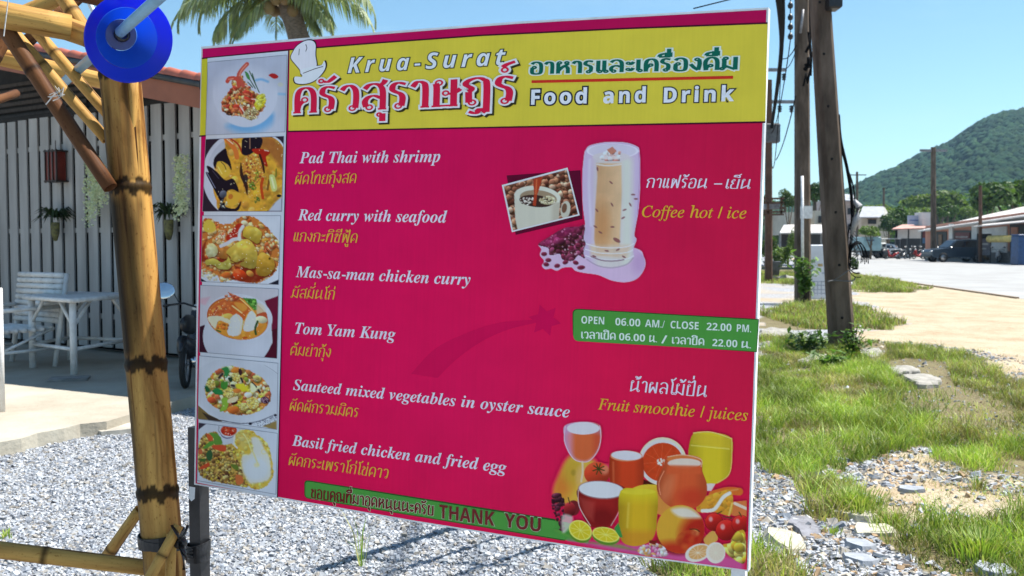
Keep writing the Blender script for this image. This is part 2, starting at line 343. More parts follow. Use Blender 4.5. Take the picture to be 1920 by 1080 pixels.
def pic_massaman(P):
    P.C[:] = PW; P.tex(200, .05)
    M = P.mpoly([(90, 160), (180, 130), (330, 200), (450, 190), (600, 100), (740, 110), (870, 210), (1020, 380), (1070, 500), (1050, 700), (1000, 820), (850, 930), (680, 950), (520, 910), (330, 940), (280, 860), (90, 800), (60, 650), (70, 300)], smooth=True, wob=40)
    P.put(M, (190, 110, 50))
    P.blobs(M, 330, 14, 42, [(205, 140, 60), (215, 175, 110), (190, 90, 50), (220, 190, 140), (170, 75, 35), (225, 205, 170)], 7, .45, .4, .3)
    P.poly([(130, 420), (60, 560), (80, 680), (440, 700), (500, 800), (420, 880), (640, 940), (800, 930), (980, 820), (1010, 780), (900, 860), (770, 840), (760, 740), (640, 760), (480, 720), (430, 640), (280, 640), (120, 620)], (120, 30, 15), .85, 20, True)
    P.poly([(390, 350), (450, 300), (520, 205), (600, 205), (560, 320), (520, 370), (400, 410)], (170, 40, 25), smooth=True); P.blobs(P.mell(480, 310, 70, 60, -40), 20, 5, 10, [(235, 200, 190)], 3, 0)
    P.poly([(100, 200), (160, 140), (240, 200), (250, 280), (170, 310), (110, 280)], (205, 175, 70), smooth=True)
    def piece(pts, col, seed, n=26):
        q = P.mpoly(pts, smooth=True, wob=14, seed=seed); c = np.array(col, float)
        P.put(P.mpoly([(x+8, y+16) for x, y in pts], 24, True), (95, 35, 15))
        P.put(q, c); P.blobs(q, n, 18, 46, [tuple(c*1.08), tuple(c*.93), tuple(np.clip(c*1.15+(0, 10, 30), 0, 235))], seed, .25, .4, 0, m=.5, soft=24)
        sh = np.clip(.5+((P.y-np.mean([b for a, b in pts]))/220), 0, 1)*q; P.C = P.C*(1-.28*sh[:, None])
    piece([(620, 250), (700, 225), (830, 290), (825, 400), (780, 450), (690, 400), (600, 350)], (212, 172, 62), 3)
    piece([(270, 490), (400, 480), (450, 560), (400, 640), (300, 620)], (195, 120, 50), 5)
    piece([(130, 560), (150, 470), (220, 450), (280, 520), (260, 600), (170, 620)], (215, 200, 145), 6)
    piece([(130, 660), (240, 640), (330, 690), (390, 660), (420, 620), (450, 740), (400, 780), (300, 770), (220, 720), (140, 720)], (200, 180, 80), 8)
    piece([(390, 550), (520, 440), (640, 390), (720, 440), (780, 560), (790, 700), (720, 770), (560, 720), (620, 660), (460, 700), (440, 620)], (208, 172, 72), 9, 50)
    piece([(800, 590), (880, 570), (1000, 680), (990, 780), (900, 860), (790, 840), (770, 730)], (208, 152, 50), 11)
    P.line([(440, 660), (520, 690), (620, 640)], 10, (110, 60, 25)); P.line([(320, 480), (410, 440), (470, 400), (525, 390)], 44, (196, 192, 205)); P.line([(555, 395), (560, 300), (600, 230)], 42, (200, 198, 208)); P.line([(585, 390), (600, 280)], 6, (90, 40, 30))
    P.ell(560, 850, 95, 72, (195, 60, 25), 35, 1, .5); P.ell(530, 810, 40, 18, (225, 120, 70), 30, .6, soft=14); P.ell(690, 830, 50, 36, (205, 130, 60), 30, 1, .5); P.ell(385, 850, 60, 40, (195, 95, 40), 0, 1, .5)
    P.blobs(P.mpoly([(290, 270), (380, 280), (370, 440), (240, 420)]), 70, 6, 14, [(225, 210, 195), (210, 170, 120), (200, 130, 90)], 8)
    P.ell(940, 640, 15, 15, (90, 60, 20)); P.line([(900, 520), (930, 560)], 9, (50, 25, 15)); P.blobs(M, 60, 4, 8, [(238, 222, 200)], 15, 0)
    P.poly([(50, 880), (140, 935), (50, 945)], (30, 30, 45)); P.poly([(1060, 905), (930, 960), (1060, 985)], (30, 30, 45))
    P.blobs(P.mpoly([(80, 740), (300, 860), (480, 930), (180, 920), (70, 860)]), 40, 8, 22, [(205, 195, 170), (190, 160, 110)], 9, .2)
def pic_tomyam(P):
    P.C[:] = (186, 180, 196)
    P.poly([(910, 265), (1090, 200), (1090, 1010), (1000, 640), (1000, 480)], (105, 20, 50)); P.poly([(900, 990), (1010, 800), (1000, 640), (1100, 600), (1100, 1020)], (75, 15, 35))
    P.poly([(70, 600), (150, 570), (210, 930), (70, 920)], (55, 15, 35)); P.poly([(90, 235), (220, 215), (160, 320), (90, 300)], (200, 150, 170), .7, 30)
    P.ell(565, 720, 440, 400, (188, 187, 206)); P.ell(590, 470, 422, 290, (196, 194, 212), 8); P.tex(260, .04)
    E = P.mell(565, 490, 388, 262, 12); P.put(E, (205, 125, 50))
    P.ell(565, 490, 392, 266, (175, 80, 35), 12, ring=.05); P.blobs(E, 70, 20, 60, [(215, 140, 50), (195, 95, 40), (220, 170, 70)], 5, .2, .4, m=.5, soft=18)
    P.poly([(330, 520), (460, 560), (440, 640), (560, 720), (800, 680), (930, 560), (950, 620), (800, 760), (560, 770), (360, 700), (240, 620)], (208, 135, 50), .9, 18, True, clip=E)
    P.poly([(200, 400), (300, 300), (420, 250), (520, 330), (520, 440), (450, 500), (360, 500), (240, 480)], (198, 95, 50), smooth=True, clip=E); P.blobs(P.mpoly([(210, 400), (420, 260), (510, 430), (380, 490)]), 30, 14, 34, [(215, 130, 70), (185, 75, 40), (220, 160, 80)], 6, .3, .4, m=.6, soft=10)
    P.line([(310, 360), (250, 470)], 28, (170, 50, 25)); P.line([(325, 350), (270, 440)], 9, (225, 150, 110))
    P.poly([(480, 300), (600, 250), (700, 320), (720, 380), (680, 440), (650, 510), (570, 480), (500, 400)], (195, 90, 40), smooth=True); P.poly([(520, 290), (640, 300), (690, 360), (620, 400)], (212, 150, 65), .8, 20, True); P.line([(500, 330), (620, 420)], 18, (228, 190, 130))
    P.blobs(P.mpoly([(400, 200), (470, 160), (620, 230), (600, 270), (430, 280)]), 46, 8, 24, [(185, 70, 45), (215, 150, 120), (200, 100, 60)], 7, .4, .3, .2)
    P.line([(450, 160), (540, 240)], 9, (170, 60, 40)); P.line([(600, 240), (720, 350), (800, 450)], 14, (222, 190, 120))
    P.ell(430, 470, 80, 42, (218, 180, 90), -10, .9, .3)
    P.poly([(460, 520), (550, 430), (640, 520), (620, 640), (570, 710), (440, 690)], (198, 194, 200), smooth=True, wob=14); P.poly([(640, 640), (670, 500), (740, 390), (820, 500), (815, 600), (740, 650)], (200, 196, 200), smooth=True, wob=14)
    P.poly([(190, 470), (330, 460), (460, 510), (460, 560), (330, 520), (280, 620), (210, 540)], (206, 196, 175), smooth=True, wob=14)
    P.line([(560, 440), (610, 560), (580, 700)], 9, (210, 190, 160)); P.line([(640, 520), (620, 640)], 12, (195, 165, 80))
    P.blobs(P.mpoly([(310, 530), (460, 570), (440, 640), (300, 620)]), 20, 16, 34, [(195, 100, 40), (210, 140, 50)], 9)
    P.poly([(640, 230), (720, 240), (790, 240), (820, 320), (810, 380), (770, 380), (700, 300)], (75, 130, 50), smooth=True, wob=24); P.blobs(P.mpoly([(690, 250), (800, 240), (810, 370), (760, 370)]), 30, 10, 24, [(70, 120, 45), (110, 160, 70), (50, 90, 40)], 3)
    P.poly([(810, 300), (900, 330), (920, 430), (820, 450)], (200, 185, 170), .8, 20, True); P.poly([(810, 440), (920, 410), (945, 480), (930, 500), (830, 470)], (180, 75, 45), smooth=True); P.ell(870, 505, 75, 45, (205, 195, 165), 10, 1, .3)
    P.line([(820, 530), (790, 620), (800, 690)], 28, (55, 75, 40)); P.line([(300, 640), (350, 660)], 18, (80, 90, 40)); P.ell(660, 735, 36, 14, (185, 80, 30), -10); P.blobs(E, 34, 4, 8, [(238, 215, 180)], 3, 0)
def pic_veg(P):
    P.C[:] = PW
    P.poly([(60, 680), (200, 800), (380, 890), (60, 860)], (120, 95, 55)); P.poly([(110, 770), (300, 850), (370, 890), (200, 875)], (60, 45, 40))
    P.poly([(880, 950), (1060, 880), (1060, 1000)], (140, 115, 70)); P.ell(600, 500, 620, 400, (192, 192, 210), 12); P.tex(260, .04)
    P.ell(600, 500, 640, 412, (90, 90, 105), 12, .9, ring=.006, clip=np.clip((P.x-880)/60, 0, 1))
    P.line([(340, 870), (600, 915), (820, 890), (1000, 820)], 9, (60, 60, 80)); P.blobs(P.mpoly([(740, 920), (1060, 790), (1060, 900), (880, 970)]), 50, 4, 9, [(90, 90, 110)], 4, 0); P.ell(728, 918, 22, 18, (35, 30, 45)); P.ell(1045, 810, 20, 14, (35, 30, 45))
    M = P.mpoly([(150, 480), (200, 340), (330, 220), (500, 185), (700, 240), (850, 320), (960, 430), (990, 560), (960, 660), (850, 750), (700, 800), (500, 800), (340, 740), (200, 640)], smooth=True, wob=26)
    P.put(M, (205, 130, 60))
    P.blobs(M, 230, 20, 52, [(215, 190, 110), (220, 205, 165), (210, 170, 80), (200, 120, 70), (120, 135, 50), (225, 215, 190), (205, 185, 60), (190, 90, 60)], 14, .5, .5, .4)
    for cx, cy, r in ((225, 415, 62), (450, 520, 78), (760, 660, 84), (560, 320, 68), (640, 700, 60)):
        P.ell(cx, cy+10, r, r*.9, (150, 110, 50)); q = P.mell(cx, cy, r*.95, r*.85, wob=.2, seed=int(cx)); P.put(q, (215, 185, 100)); P.blobs(q, 50, 7, 16, [(222, 195, 115), (205, 165, 75), (228, 210, 150)], int(cx), .5, .6, .2)
    for pts, c in (([(250, 490), (330, 470), (380, 530), (360, 550), (280, 540)], (35, 110, 60)), ([(365, 220), (440, 200), (460, 260), (430, 330), (390, 320), (400, 260)], (45, 110, 60)), ([(370, 600), (430, 590), (450, 650), (420, 740), (340, 760), (370, 680)], (125, 155, 55)), ([(150, 440), (190, 450), (210, 500), (170, 510)], (30, 80, 45)), ([(350, 400), (440, 390), (420, 470), (370, 480)], (60, 115, 45)), ([(540, 420), (640, 420), (700, 490), (620, 510), (560, 470)], (190, 175, 45)), ([(450, 330), (500, 340), (490, 390), (455, 370)], (30, 50, 35))):
        P.poly(pts, c, smooth=True, wob=16); P.poly([(x+6, y-10) for x, y in pts], tuple(np.array(c)*1.25), .45, 22, True)
    P.ell(235, 615, 56, 42, (200, 80, 45), 20, 1, .5); P.ell(510, 740, 76, 52, (212, 105, 45), 0, 1, .5); P.ell(540, 240, 60, 34, (205, 120, 45), 0, .9, .4); P.ell(560, 500, 50, 30, (210, 110, 50), 0, .9, .4)
    P.ell(915, 618, 58, 44, (75, 35, 60), 15, 1, .3); P.blobs(P.mell(915, 618, 50, 38), 20, 5, 10, [(170, 140, 160)], 5, 0); P.ell(530, 655, 42, 20, (60, 20, 20), -15); P.ell(600, 260, 22, 46, (60, 30, 40), -10)
    for a in (((330, 330), (375, 285)), ((750, 400), (800, 450)), ((830, 490), (850, 520)), ((490, 430), (520, 435)), ((610, 340), (630, 385))): P.line(a, 26, (50, 40, 45))
    P.poly([(730, 400), (790, 440), (800, 500), (740, 515)], (222, 212, 180), smooth=True); P.poly([(460, 600), (570, 570), (540, 640), (440, 650)], (215, 195, 165), smooth=True); P.ell(700, 550, 50, 34, (222, 212, 200), 0, 1, .3)
    P.blobs(M, 40, 5, 10, [(240, 228, 200)], 8, 0)
def pic_basil(P):
    P.C[:] = PW; P.tex(260, .04)
    P.poly([(60, 60), (170, 75), (60, 160)], (55, 45, 60))
    M = P.mpoly([(70, 340), (170, 200), (330, 190), (360, 330), (520, 340), (620, 480), (620, 640), (700, 800), (700, 880), (540, 860), (380, 830), (200, 790), (70, 690)], smooth=True, wob=30)
    P.put(M, (190, 150, 75)); P.blobs(M, 620, 9, 26, [(205, 175, 105), (195, 160, 80), (215, 190, 130), (180, 130, 60), (165, 120, 70), (120, 80, 45), (200, 170, 60)], 5, .5, .6, .45)
    P.blobs(M, 24, 10, 20, [(75, 35, 30), (90, 50, 40)], 8)
    P.poly([(170, 200), (240, 230), (250, 280), (200, 290)], (200, 85, 45), smooth=True)
    P.poly([(210, 190), (330, 210), (360, 270), (370, 330), (280, 340), (260, 260)], (95, 135, 55), smooth=True); P.poly([(130, 380), (200, 310), (280, 300), (240, 350), (160, 390)], (90, 140, 55), smooth=True)
    P.poly([(250, 350), (400, 350), (420, 410), (380, 430), (260, 390)], (198, 75, 45), smooth=True); P.poly([(75, 640), (190, 570), (210, 610), (130, 650)], (195, 70, 40), smooth=True)
    P.poly([(180, 430), (230, 410), (250, 490), (210, 550), (170, 500)], (50, 85, 50), smooth=True); P.poly([(80, 520), (160, 520), (150, 560), (90, 550)], (70, 95, 45), smooth=True); P.poly([(480, 590), (560, 600), (580, 660), (520, 650)], (100, 115, 45), smooth=True)
    P.poly([(540, 730), (620, 740), (640, 820), (560, 850)], (200, 105, 60), smooth=True); P.poly([(70, 400), (110, 400), (120, 450), (75, 460)], (190, 95, 60), smooth=True)
    P.ell(430, 170, 118, 100, (190, 188, 205)); P.ell(440, 190, 92, 74, (95, 80, 120)); P.ell(445, 180, 96, 70, (200, 196, 208)); P.ell(455, 160, 102, 70, (185, 50, 30)); P.blobs(P.mell(455, 160, 95, 62), 34, 8, 20, [(200, 65, 35), (170, 30, 20), (215, 95, 60)], 2, .4); P.blobs(P.mell(465, 180, 60, 40), 10, 4, 9, [(240, 200, 190)], 3, 0)
    P.line([(330, 110), (325, 160), (345, 190)], 6, (80, 80, 95))
    E = P.mpoly([(600, 160), (720, 150), (820, 220), (940, 320), (1000, 500), (1020, 700), (990, 800), (880, 900), (740, 900), (690, 820), (640, 700), (560, 500), (520, 380), (520, 250)], smooth=True, wob=30)
    P.put(E, (208, 172, 70)); P.blobs(E, 200, 12, 34, [(215, 185, 80), (200, 150, 60), (225, 210, 140), (218, 200, 110)], 11, .3, .4, .12, m=.75)
    I = P.mpoly([(630, 480), (720, 460), (760, 380), (740, 260), (820, 250), (900, 380), (960, 480), (990, 640), (970, 780), (860, 820), (720, 830), (670, 740), (620, 620)], 30, True, 20)
    P.put(I, (206, 200, 198)); P.ell(800, 650, 160, 150, (203, 203, 216), 0, .9, soft=60); P.poly([(540, 200), (700, 190), (700, 320), (640, 400), (560, 300)], (205, 185, 120), .5, 50, True)
    P.line([(700, 300), (760, 430), (830, 600)], 16, (212, 195, 120), .8, 16); P.ell(810, 600, 34, 28, (220, 205, 150), 0, .7, soft=20); P.ell(900, 430, 36, 34, (215, 195, 120), 0, .6, ring=.3); P.line([(640, 200), (700, 300), (740, 420)], 12, (225, 215, 170), .7)
    P.line([(530, 230), (520, 330), (560, 380)], 22, (212, 205, 205))
def pic_cup(P):
    P.C[:] = (95, 60, 50); Z = np.ones(len(P.x)); P.blobs(Z, 430, 14, 24, [(150, 95, 75), (120, 70, 55), (190, 150, 130), (90, 45, 35), (165, 110, 85)], 3, .7, .6, .6)
    P.ell(470, 530, 34, 62, (190, 180, 170), 8); P.ell(462, 520, 18, 34, (110, 75, 60), 8)
    P.poly([(110, 420), (130, 390), (420, 430), (432, 480), (425, 570), (415, 700), (140, 700), (118, 600)], (198, 188, 178)); P.ell(275, 438, 162, 74, (204, 196, 188), 6)
    P.ell(280, 450, 130, 56, (150, 125, 105), 6); P.ell(265, 470, 118, 42, (60, 38, 34), 6); P.blobs(P.mell(210, 470, 60, 30), 40, 4, 10, [(215, 200, 195), (70, 45, 40)], 3, .3); P.blobs(P.mell(345, 465, 60, 32), 90, 4, 9, [(200, 185, 150), (170, 150, 120), (225, 210, 190)], 7, .3)
    P.poly([(248, 310), (310, 300), (290, 370), (270, 430), (262, 505), (240, 500), (250, 420), (245, 360)], (165, 58, 35), smooth=False); P.line([(268, 320), (262, 420)], 10, (210, 110, 70), .7)
    P.put(np.clip((P.x-360)/90, 0, .35)*P.mpoly([(110, 480), (432, 480), (415, 700), (140, 700)]), (150, 130, 115))
def pic_beans(P):
    U = (204, 170, 205)
    P.poly([(310, 780), (380, 730), (620, 740), (960, 800), (1020, 860), (1030, 930), (980, 1010), (900, 1040), (800, 1030), (700, 990), (600, 975), (540, 960), (510, 935), (450, 940), (410, 960), (370, 945), (330, 950), (305, 925), (320, 890), (290, 850), (300, 810), (280, 780)], U, smooth=True)
    P.put(P.mell(1000, 900, 60, 90, soft=60)*(P.x < 1025)*P.mpoly([(900, 800), (960, 800), (1020, 860), (1030, 930), (980, 1010), (900, 1040)]), (190, 150, 195))
    M = P.mpoly([(280, 775), (360, 720), (420, 680), (480, 655), (560, 650), (615, 650), (615, 860), (560, 850), (520, 890), (450, 880), (430, 840), (360, 850), (350, 800)], smooth=True)
    P.put(M, (85, 25, 50)); P.blobs(M, 130, 17, 27, [(110, 45, 70), (85, 30, 50), (140, 60, 95), (70, 25, 40)], 5, .7, .6, .6)
    P.blobs(M, 40, 4, 8, [(200, 150, 175)], 8, 0); P.put(P.mpoly([(280, 775), (360, 720), (470, 655), (560, 645), (600, 650), (480, 720), (340, 800)], 40)*.5*M, (175, 40, 105))
    for x, y, a in ((320, 842, 0), (350, 885, 0), (335, 915, 10), (412, 925, -10), (470, 900, -20), (542, 903, 20), (580, 937, -5), (455, 860, 60), (510, 800, 0), (560, 780, 20)):
        P.ell(x, y, 28 if x == 580 else 21, 15, (120, 40, 65), a, 1, .5); P.line([(x-12, y), (x+12, y)], 3, (70, 20, 40))
def pic_glass(P):
    O = P.mpoly([(612, 110), (640, 80), (720, 60), (800, 54), (900, 60), (970, 85), (990, 120), (996, 300), (985, 520), (955, 700), (970, 740), (945, 810), (950, 870), (900, 920), (800, 942), (700, 930), (610, 870), (600, 810), (612, 770), (598, 730), (608, 640), (592, 500), (588, 300), (600, 150)], smooth=True)
    P.put(O, (196, 170, 205))
    P.put(O*np.clip((P.x-640)/60, 0, 1)*np.clip((965-P.x)/70, 0, 1)*np.clip((P.y-120)/60, 0, 1), (204, 190, 196))
    P.put(O*np.clip((P.x-850)/40, 0, 1)*np.clip((960-P.x)/50, 0, 1)*np.clip((P.y-140)/60, 0, 1), (206, 200, 198))
    t = np.clip((P.x-680)/180, 0, 1); L = P.mpoly([(688, 205), (862, 205), (866, 400), (850, 780), (840, 860), (690, 850), (672, 740), (680, 500), (694, 300)], 12)
    col = np.array((196, 148, 112))*(1-t[:, None])+np.array((212, 172, 140))*t[:, None]; P.C = P.C*(1-L[:, None])+col*L[:, None]
    P.put(O*P.mpoly([(640, 780), (930, 780), (900, 870), (650, 850)], 30), (208, 180, 165)); P.tex(60, .05, L); P.put(L*P.mell(730, 640, 50, 140, soft=60)*.6, (190, 125, 80))
    P.ell(800, 118, 175, 46, (202, 188, 212), 0, 1); P.ell(800, 118, 182, 52, (222, 205, 228), 0, 1, ring=.08); P.ell(790, 160, 130, 34, (206, 190, 200), 0, .9)
    P.blobs(P.mpoly([(680, 140), (760, 95), (860, 120), (850, 190), (720, 190)]), 22, 14, 30, [(160, 80, 80), (190, 125, 115), (215, 190, 195)], 6, .5, .4); P.poly([(760, 110), (800, 88), (830, 120), (790, 145)], (190, 120, 105)); P.ell(790, 165, 70, 14, (225, 205, 215), 0, .8)
    P.line([(690, 212), (770, 222), (862, 212)], 10, (222, 200, 200))
    for x, y, a in ((695, 245, 80), (790, 340, 40), (797, 495, 60), (690, 535, 50), (680, 650, 30), (715, 690, 30), (830, 745, 30), (885, 532, -20), (925, 495, 60), (875, 588, -30), (945, 425, 0), (800, 652, 0), (760, 820, 10), (838, 812, -30), (880, 862, 30), (672, 858, 20), (965, 455, 0)):
        P.ell(x, y, 15 if y != 745 else 28, 6 if y != 745 else 13, (125, 70, 75), a, .85)
    for y in (775, 815, 860): P.line([(612, y-6), (700, y+18), (800, y+24), (900, y+16), (950, y-6)], 8, (222, 210, 225), .8, clip=O)
    P.line([(650, 860), (720, 885), (800, 892), (880, 882)], 9, (120, 80, 95), .7); P.line([(620, 880), (700, 925), (800, 938), (900, 915), (945, 870)], 9, (170, 140, 170), .8); P.line([(985, 130), (990, 300), (975, 560)], 8, (180, 130, 185), .7); P.line([(640, 180), (636, 400), (650, 640)], 18, (212, 200, 220), .6, 14)
def pic_fruit(P, bg):
    PK = (200, 110, 170)
    P.put(P.mpoly([(150, 850), (400, 860), (640, 880), (1000, 900), (1340, 980), (1340, 1062), (900, 1000), (600, 955), (350, 905)], 40)*.8, (195, 90, 155))
    def glass(pts, col, top=None, rim=(222, 200, 205), seed=1):
        m = P.mpoly(pts, smooth=True); xs = [p[0] for p in pts]; c = (min(xs)+max(xs))/2; w = (max(xs)-min(xs))/2
        u = (P.x-c)/w; k = (1-.3*np.clip(abs(u-.1)-.35, 0, 1))[:, None]
        P.C = P.C*(1-m[:, None])+np.array(col, float)*k*m[:, None]; P.A = np.maximum(P.A, m); return m
    # pineapple shape and stemmed goblet at the back left
    q = P.mpoly([(50, 520), (90, 400), (140, 300), (200, 270), (330, 310), (300, 380), (230, 580), (100, 600)], 40, True)
    P.put(q, (208, 160, 60)); P.put(P.mell(110, 480, 60, 110, 20, soft=80)*.8*q, (210, 110, 45)); P.ell(180, 385, 60, 90, (190, 150, 50), 10, .7, soft=50); P.ell(185, 390, 16, 20, (150, 120, 40), 0, .6, soft=14); P.ell(245, 420, 45, 80, (215, 165, 110), 0, .7, soft=30)
    P.ell(345, 395, 88, 78, (190, 60, 35), 0, 1, .35); P.ell(400, 370, 26, 34, (225, 150, 120), 20, .6, soft=20)
    for a in ((-70), -25, 15, 60, 110, 160, 215, 250): P.line([(355, 365), (355+40*math.cos(math.radians(a)), 365+38*math.sin(math.radians(a)))], 8, (60, 60, 25))
    m = glass([(128, 70), (250, 45), (365, 70), (372, 180), (345, 260), (290, 310), (240, 318), (180, 290), (140, 230), (123, 150)], (206, 160, 190))
    P.put(m*P.mpoly([(150, 120), (360, 130), (355, 220), (300, 300), (230, 310), (170, 260)], 30, True), (206, 95, 55)); P.put(m*np.clip((P.x-300)/80, 0, .5), (190, 60, 45)); P.put(m*np.clip((200-P.x)/60, 0, .6), (205, 140, 190))
    P.ell(252, 90, 112, 42, (208, 196, 208)); P.line([(130, 75), (125, 180), (180, 290), (245, 318), (300, 305), (350, 240), (370, 160), (364, 72)], 5, (225, 190, 215)); P.line([(245, 318), (248, 380), (238, 450)], 14, (215, 190, 170), .8)
    # orange juice tumbler, grapefruit half
    P.poly([(640, 430), (760, 470), (760, 500), (640, 505)], (75, 20, 15))
    P.ell(790, 315, 162, 164, (222, 200, 175), -8); P.ell(785, 318, 152, 154, (210, 196, 200), -8)
    P.ell(790, 320, 138, 132, (196, 62, 28), -8); P.tex(18, .05, P.mell(790, 320, 130, 125))
    for i in range(11):
        a = i*math.tau/11+.2; P.line([(782, 318), (782+120*math.cos(a), 318+120*math.sin(a))], 3, (215, 110, 70), .6)
    P.blobs(P.mell(780, 318, 30, 26), 16, 5, 10, [(225, 205, 200)], 3, 0)
    glass([(438, 262), (540, 300), (650, 268), (650, 500), (540, 510), (440, 480)], (200, 62, 30)); P.ell(545, 278, 108, 36, (212, 130, 95)); P.ell(545, 274, 104, 32, (208, 196, 208), 3); P.line([(455, 320), (458, 470)], 14, (215, 110, 70), .5, 10)
    m = glass([(1000, 125), (1120, 118), (1258, 160), (1255, 320), (1240, 400), (1180, 455), (1110, 470), (1040, 440), (980, 300), (965, 250)], (208, 178, 40)); P.put(m*P.mpoly([(990, 190), (1255, 235), (1250, 160), (1000, 120)], 10)*.5, (200, 165, 50)); P.line([(1000, 122), (1120, 116), (1259, 160)], 7, (228, 195, 110)); P.line([(1259, 160), (1258, 320), (1235, 410), (1160, 460)], 6, (230, 190, 100)); P.line([(985, 205), (1240, 230)], 10, (225, 205, 110), .6)
    P.poly([(1085, 465), (1150, 465), (1120, 515), (1090, 515)], (215, 190, 190))
    # orange slices and carrot to the right
    P.line([(1130, 540), (1230, 515), (1310, 520)], 52, (208, 100, 40)); P.line([(1150, 530), (1300, 505)], 12, (225, 150, 90), .6); P.poly([(1250, 590), (1370, 580), (1370, 700), (1260, 680)], (205, 110, 60)); P.line([(1280, 600), (1370, 640)], 20, (222, 190, 175))
    q = P.mpoly([(1020, 625), (1070, 560), (1180, 520), (1250, 510), (1268, 580), (1250, 680), (1150, 660), (1040, 660)], smooth=True); P.put(q, (206, 140, 45)); P.blobs(q, 30, 12, 30, [(215, 150, 50), (200, 130, 40)], 4, .2); P.line([(1060, 650), (1140, 640), (1200, 560), (1245, 530)], 24, (215, 205, 200)); P.line([(1240, 680), (1262, 600)], 12, (222, 175, 90))
    P.ell(700, 560, 160, 90, (204, 160, 45), 0, 1, .2); P.ell(800, 600, 90, 80, (206, 130, 60))
    # orange goblet
    m = glass([(820, 290), (930, 272), (1050, 300), (1060, 380), (1090, 470), (1080, 560), (1010, 630), (900, 640), (810, 600), (755, 520), (755, 440), (795, 350)], (204, 82, 45)); P.put(m*P.mell(820, 500, 45, 120, 20, soft=50)*.5, (220, 130, 90)); P.put(m*P.mell(990, 560, 90, 60, soft=60)*.6, (190, 45, 30)); P.ell(935, 300, 116, 30, (205, 110, 60)); P.ell(938, 328, 114, 34, (215, 190, 180)); P.poly([(825, 340), (1050, 345), (1055, 400), (815, 400)], (204, 84, 46), .9, 16)
    P.line([(824, 284), (930, 270), (1048, 300), (1052, 350)], 6, (228, 170, 140)); P.line([(800, 380), (765, 460), (775, 540)], 6, (228, 150, 120), .8)
    # red juice bowl glass
    q = P.mell(185, 630, 44, 52); P.put(q, (110, 30, 35)); P.blobs(P.mpoly([(40, 540), (110, 540), (130, 640), (130, 780), (80, 770), (60, 680), (40, 640)], smooth=True), 60, 9, 17, [(60, 25, 40), (90, 35, 55), (50, 20, 30)], 3, .7, .7, .3); P.ell(160, 640, 40, 50, (130, 30, 35), 0, 1, .5); P.line([(150, 560), (160, 600)], 6, (60, 40, 25))
    P.poly([(110, 680), (180, 690), (160, 760), (110, 800)], (200, 185, 180), .8, 16, True)
    m = glass([(217, 500), (370, 450), (530, 490), (515, 570), (470, 700), (440, 755), (350, 765), (290, 750), (250, 690), (222, 590)], (150, 30, 28)); P.put(m*P.mell(380, 700, 90, 70, soft=60)*.6, (100, 15, 18)); P.put(m*P.mpoly([(225, 560), (330, 590), (320, 720), (260, 680)], 30)*.35, (200, 90, 80)); P.ell(374, 508, 158, 62, (150, 100, 105), 4); P.ell(374, 506, 152, 56, (208, 200, 210), 4)
    P.line([(218, 510), (225, 620), (300, 750)], 6, (225, 205, 205), .8); P.line([(530, 500), (500, 640), (440, 750)], 6, (225, 200, 200), .7)
    # yellow tumbler
    m = glass([(505, 515), (620, 500), (748, 525), (752, 700), (740, 800), (700, 860), (600, 890), (510, 850), (492, 700)], (206, 160, 35)); P.put(m*np.clip((620-P.y)/120, 0, .7), (212, 190, 40)); P.put(m*np.clip((P.y-760)/100, 0, .5), (200, 115, 40)); P.ell(625, 520, 118, 20, (214, 188, 50)); P.line([(560, 600), (550, 760)], 14, (222, 190, 90), .5, 12)
    # limes
    P.poly([(60, 780), (250, 860), (500, 880), (620, 920), (480, 900), (200, 850)], (105, 145, 60), .8, 20)
    for cx, cy, rx, ry, a in ((232, 782, 82, 64, 30), (405, 812, 94, 50, 12)):
        P.ell(cx, cy+14, rx, ry+4, (90, 125, 40), a); P.ell(cx, cy, rx, ry, (215, 205, 100), a); P.ell(cx, cy, rx*.88, ry*.86, (205, 180, 40), a)
        for i in range(9):
            t = i*math.tau/9; c, d = math.cos(math.radians(a)), math.sin(math.radians(a)); u = rx*.82*math.cos(t); v = ry*.8*math.sin(t); P.line([(cx, cy), (cx+u*c-v*d, cy+u*d+v*c)], 5, (222, 205, 110), .8)
    P.poly([(460, 770), (490, 730), (520, 830), (500, 830)], (60, 130, 60))
    # apple
    P.ell(912, 850, 165, 100, (120, 20, 20), 0, .8, soft=26); q = P.mell(912, 775, 162, 164); P.put(q, (206, 150, 50)); P.put(q*P.mell(1040, 820, 130, 140, soft=80), (175, 38, 25)); P.put(q*P.mell(860, 920, 130, 60, soft=60), (185, 50, 30)); P.put(q*P.mpoly([(850, 640), (960, 630), (1050, 690), (1000, 700), (900, 690)], 26, True), (214, 196, 185)); P.put(q*P.mell(1010, 800, 26, 26, soft=20)*.8, (214, 160, 90)); P.line([(975, 775), (1015, 775), (1040, 790)], 8, (90, 40, 20)); P.blobs(q*P.mell(975, 860, 100, 80), 22, 14, 40, [(190, 60, 30), (165, 30, 22), (200, 95, 40)], 5, .1, .3, m=.45, soft=26)
    # cherries, nuts, grapes
    P.ell(1095, 720, 20, 26, (210, 150, 70))
    for cx, cy, r in ((1138, 725, 60), (1222, 780, 70), (1320, 740, 60)):
        P.ell(cx, cy, r*1.04, r*1.04, (100, 15, 15)); P.ell(cx, cy, r, r, (175, 32, 28), 0, 1, .35); P.ell(cx-r*.35, cy-r*.3, r*.22, r*.28, (230, 170, 170), 0, .8, soft=10)
    P.line([(1160, 670), (1190, 655)], 7, (50, 60, 25)); P.line([(1200, 690), (1260, 700)], 7, (50, 60, 25)); P.line([(1310, 660), (1325, 690)], 7, (50, 60, 25))
    P.poly([(1070, 840), (1130, 790), (1168, 830), (1140, 870), (1090, 885)], (206, 150, 75), smooth=True, wob=16)
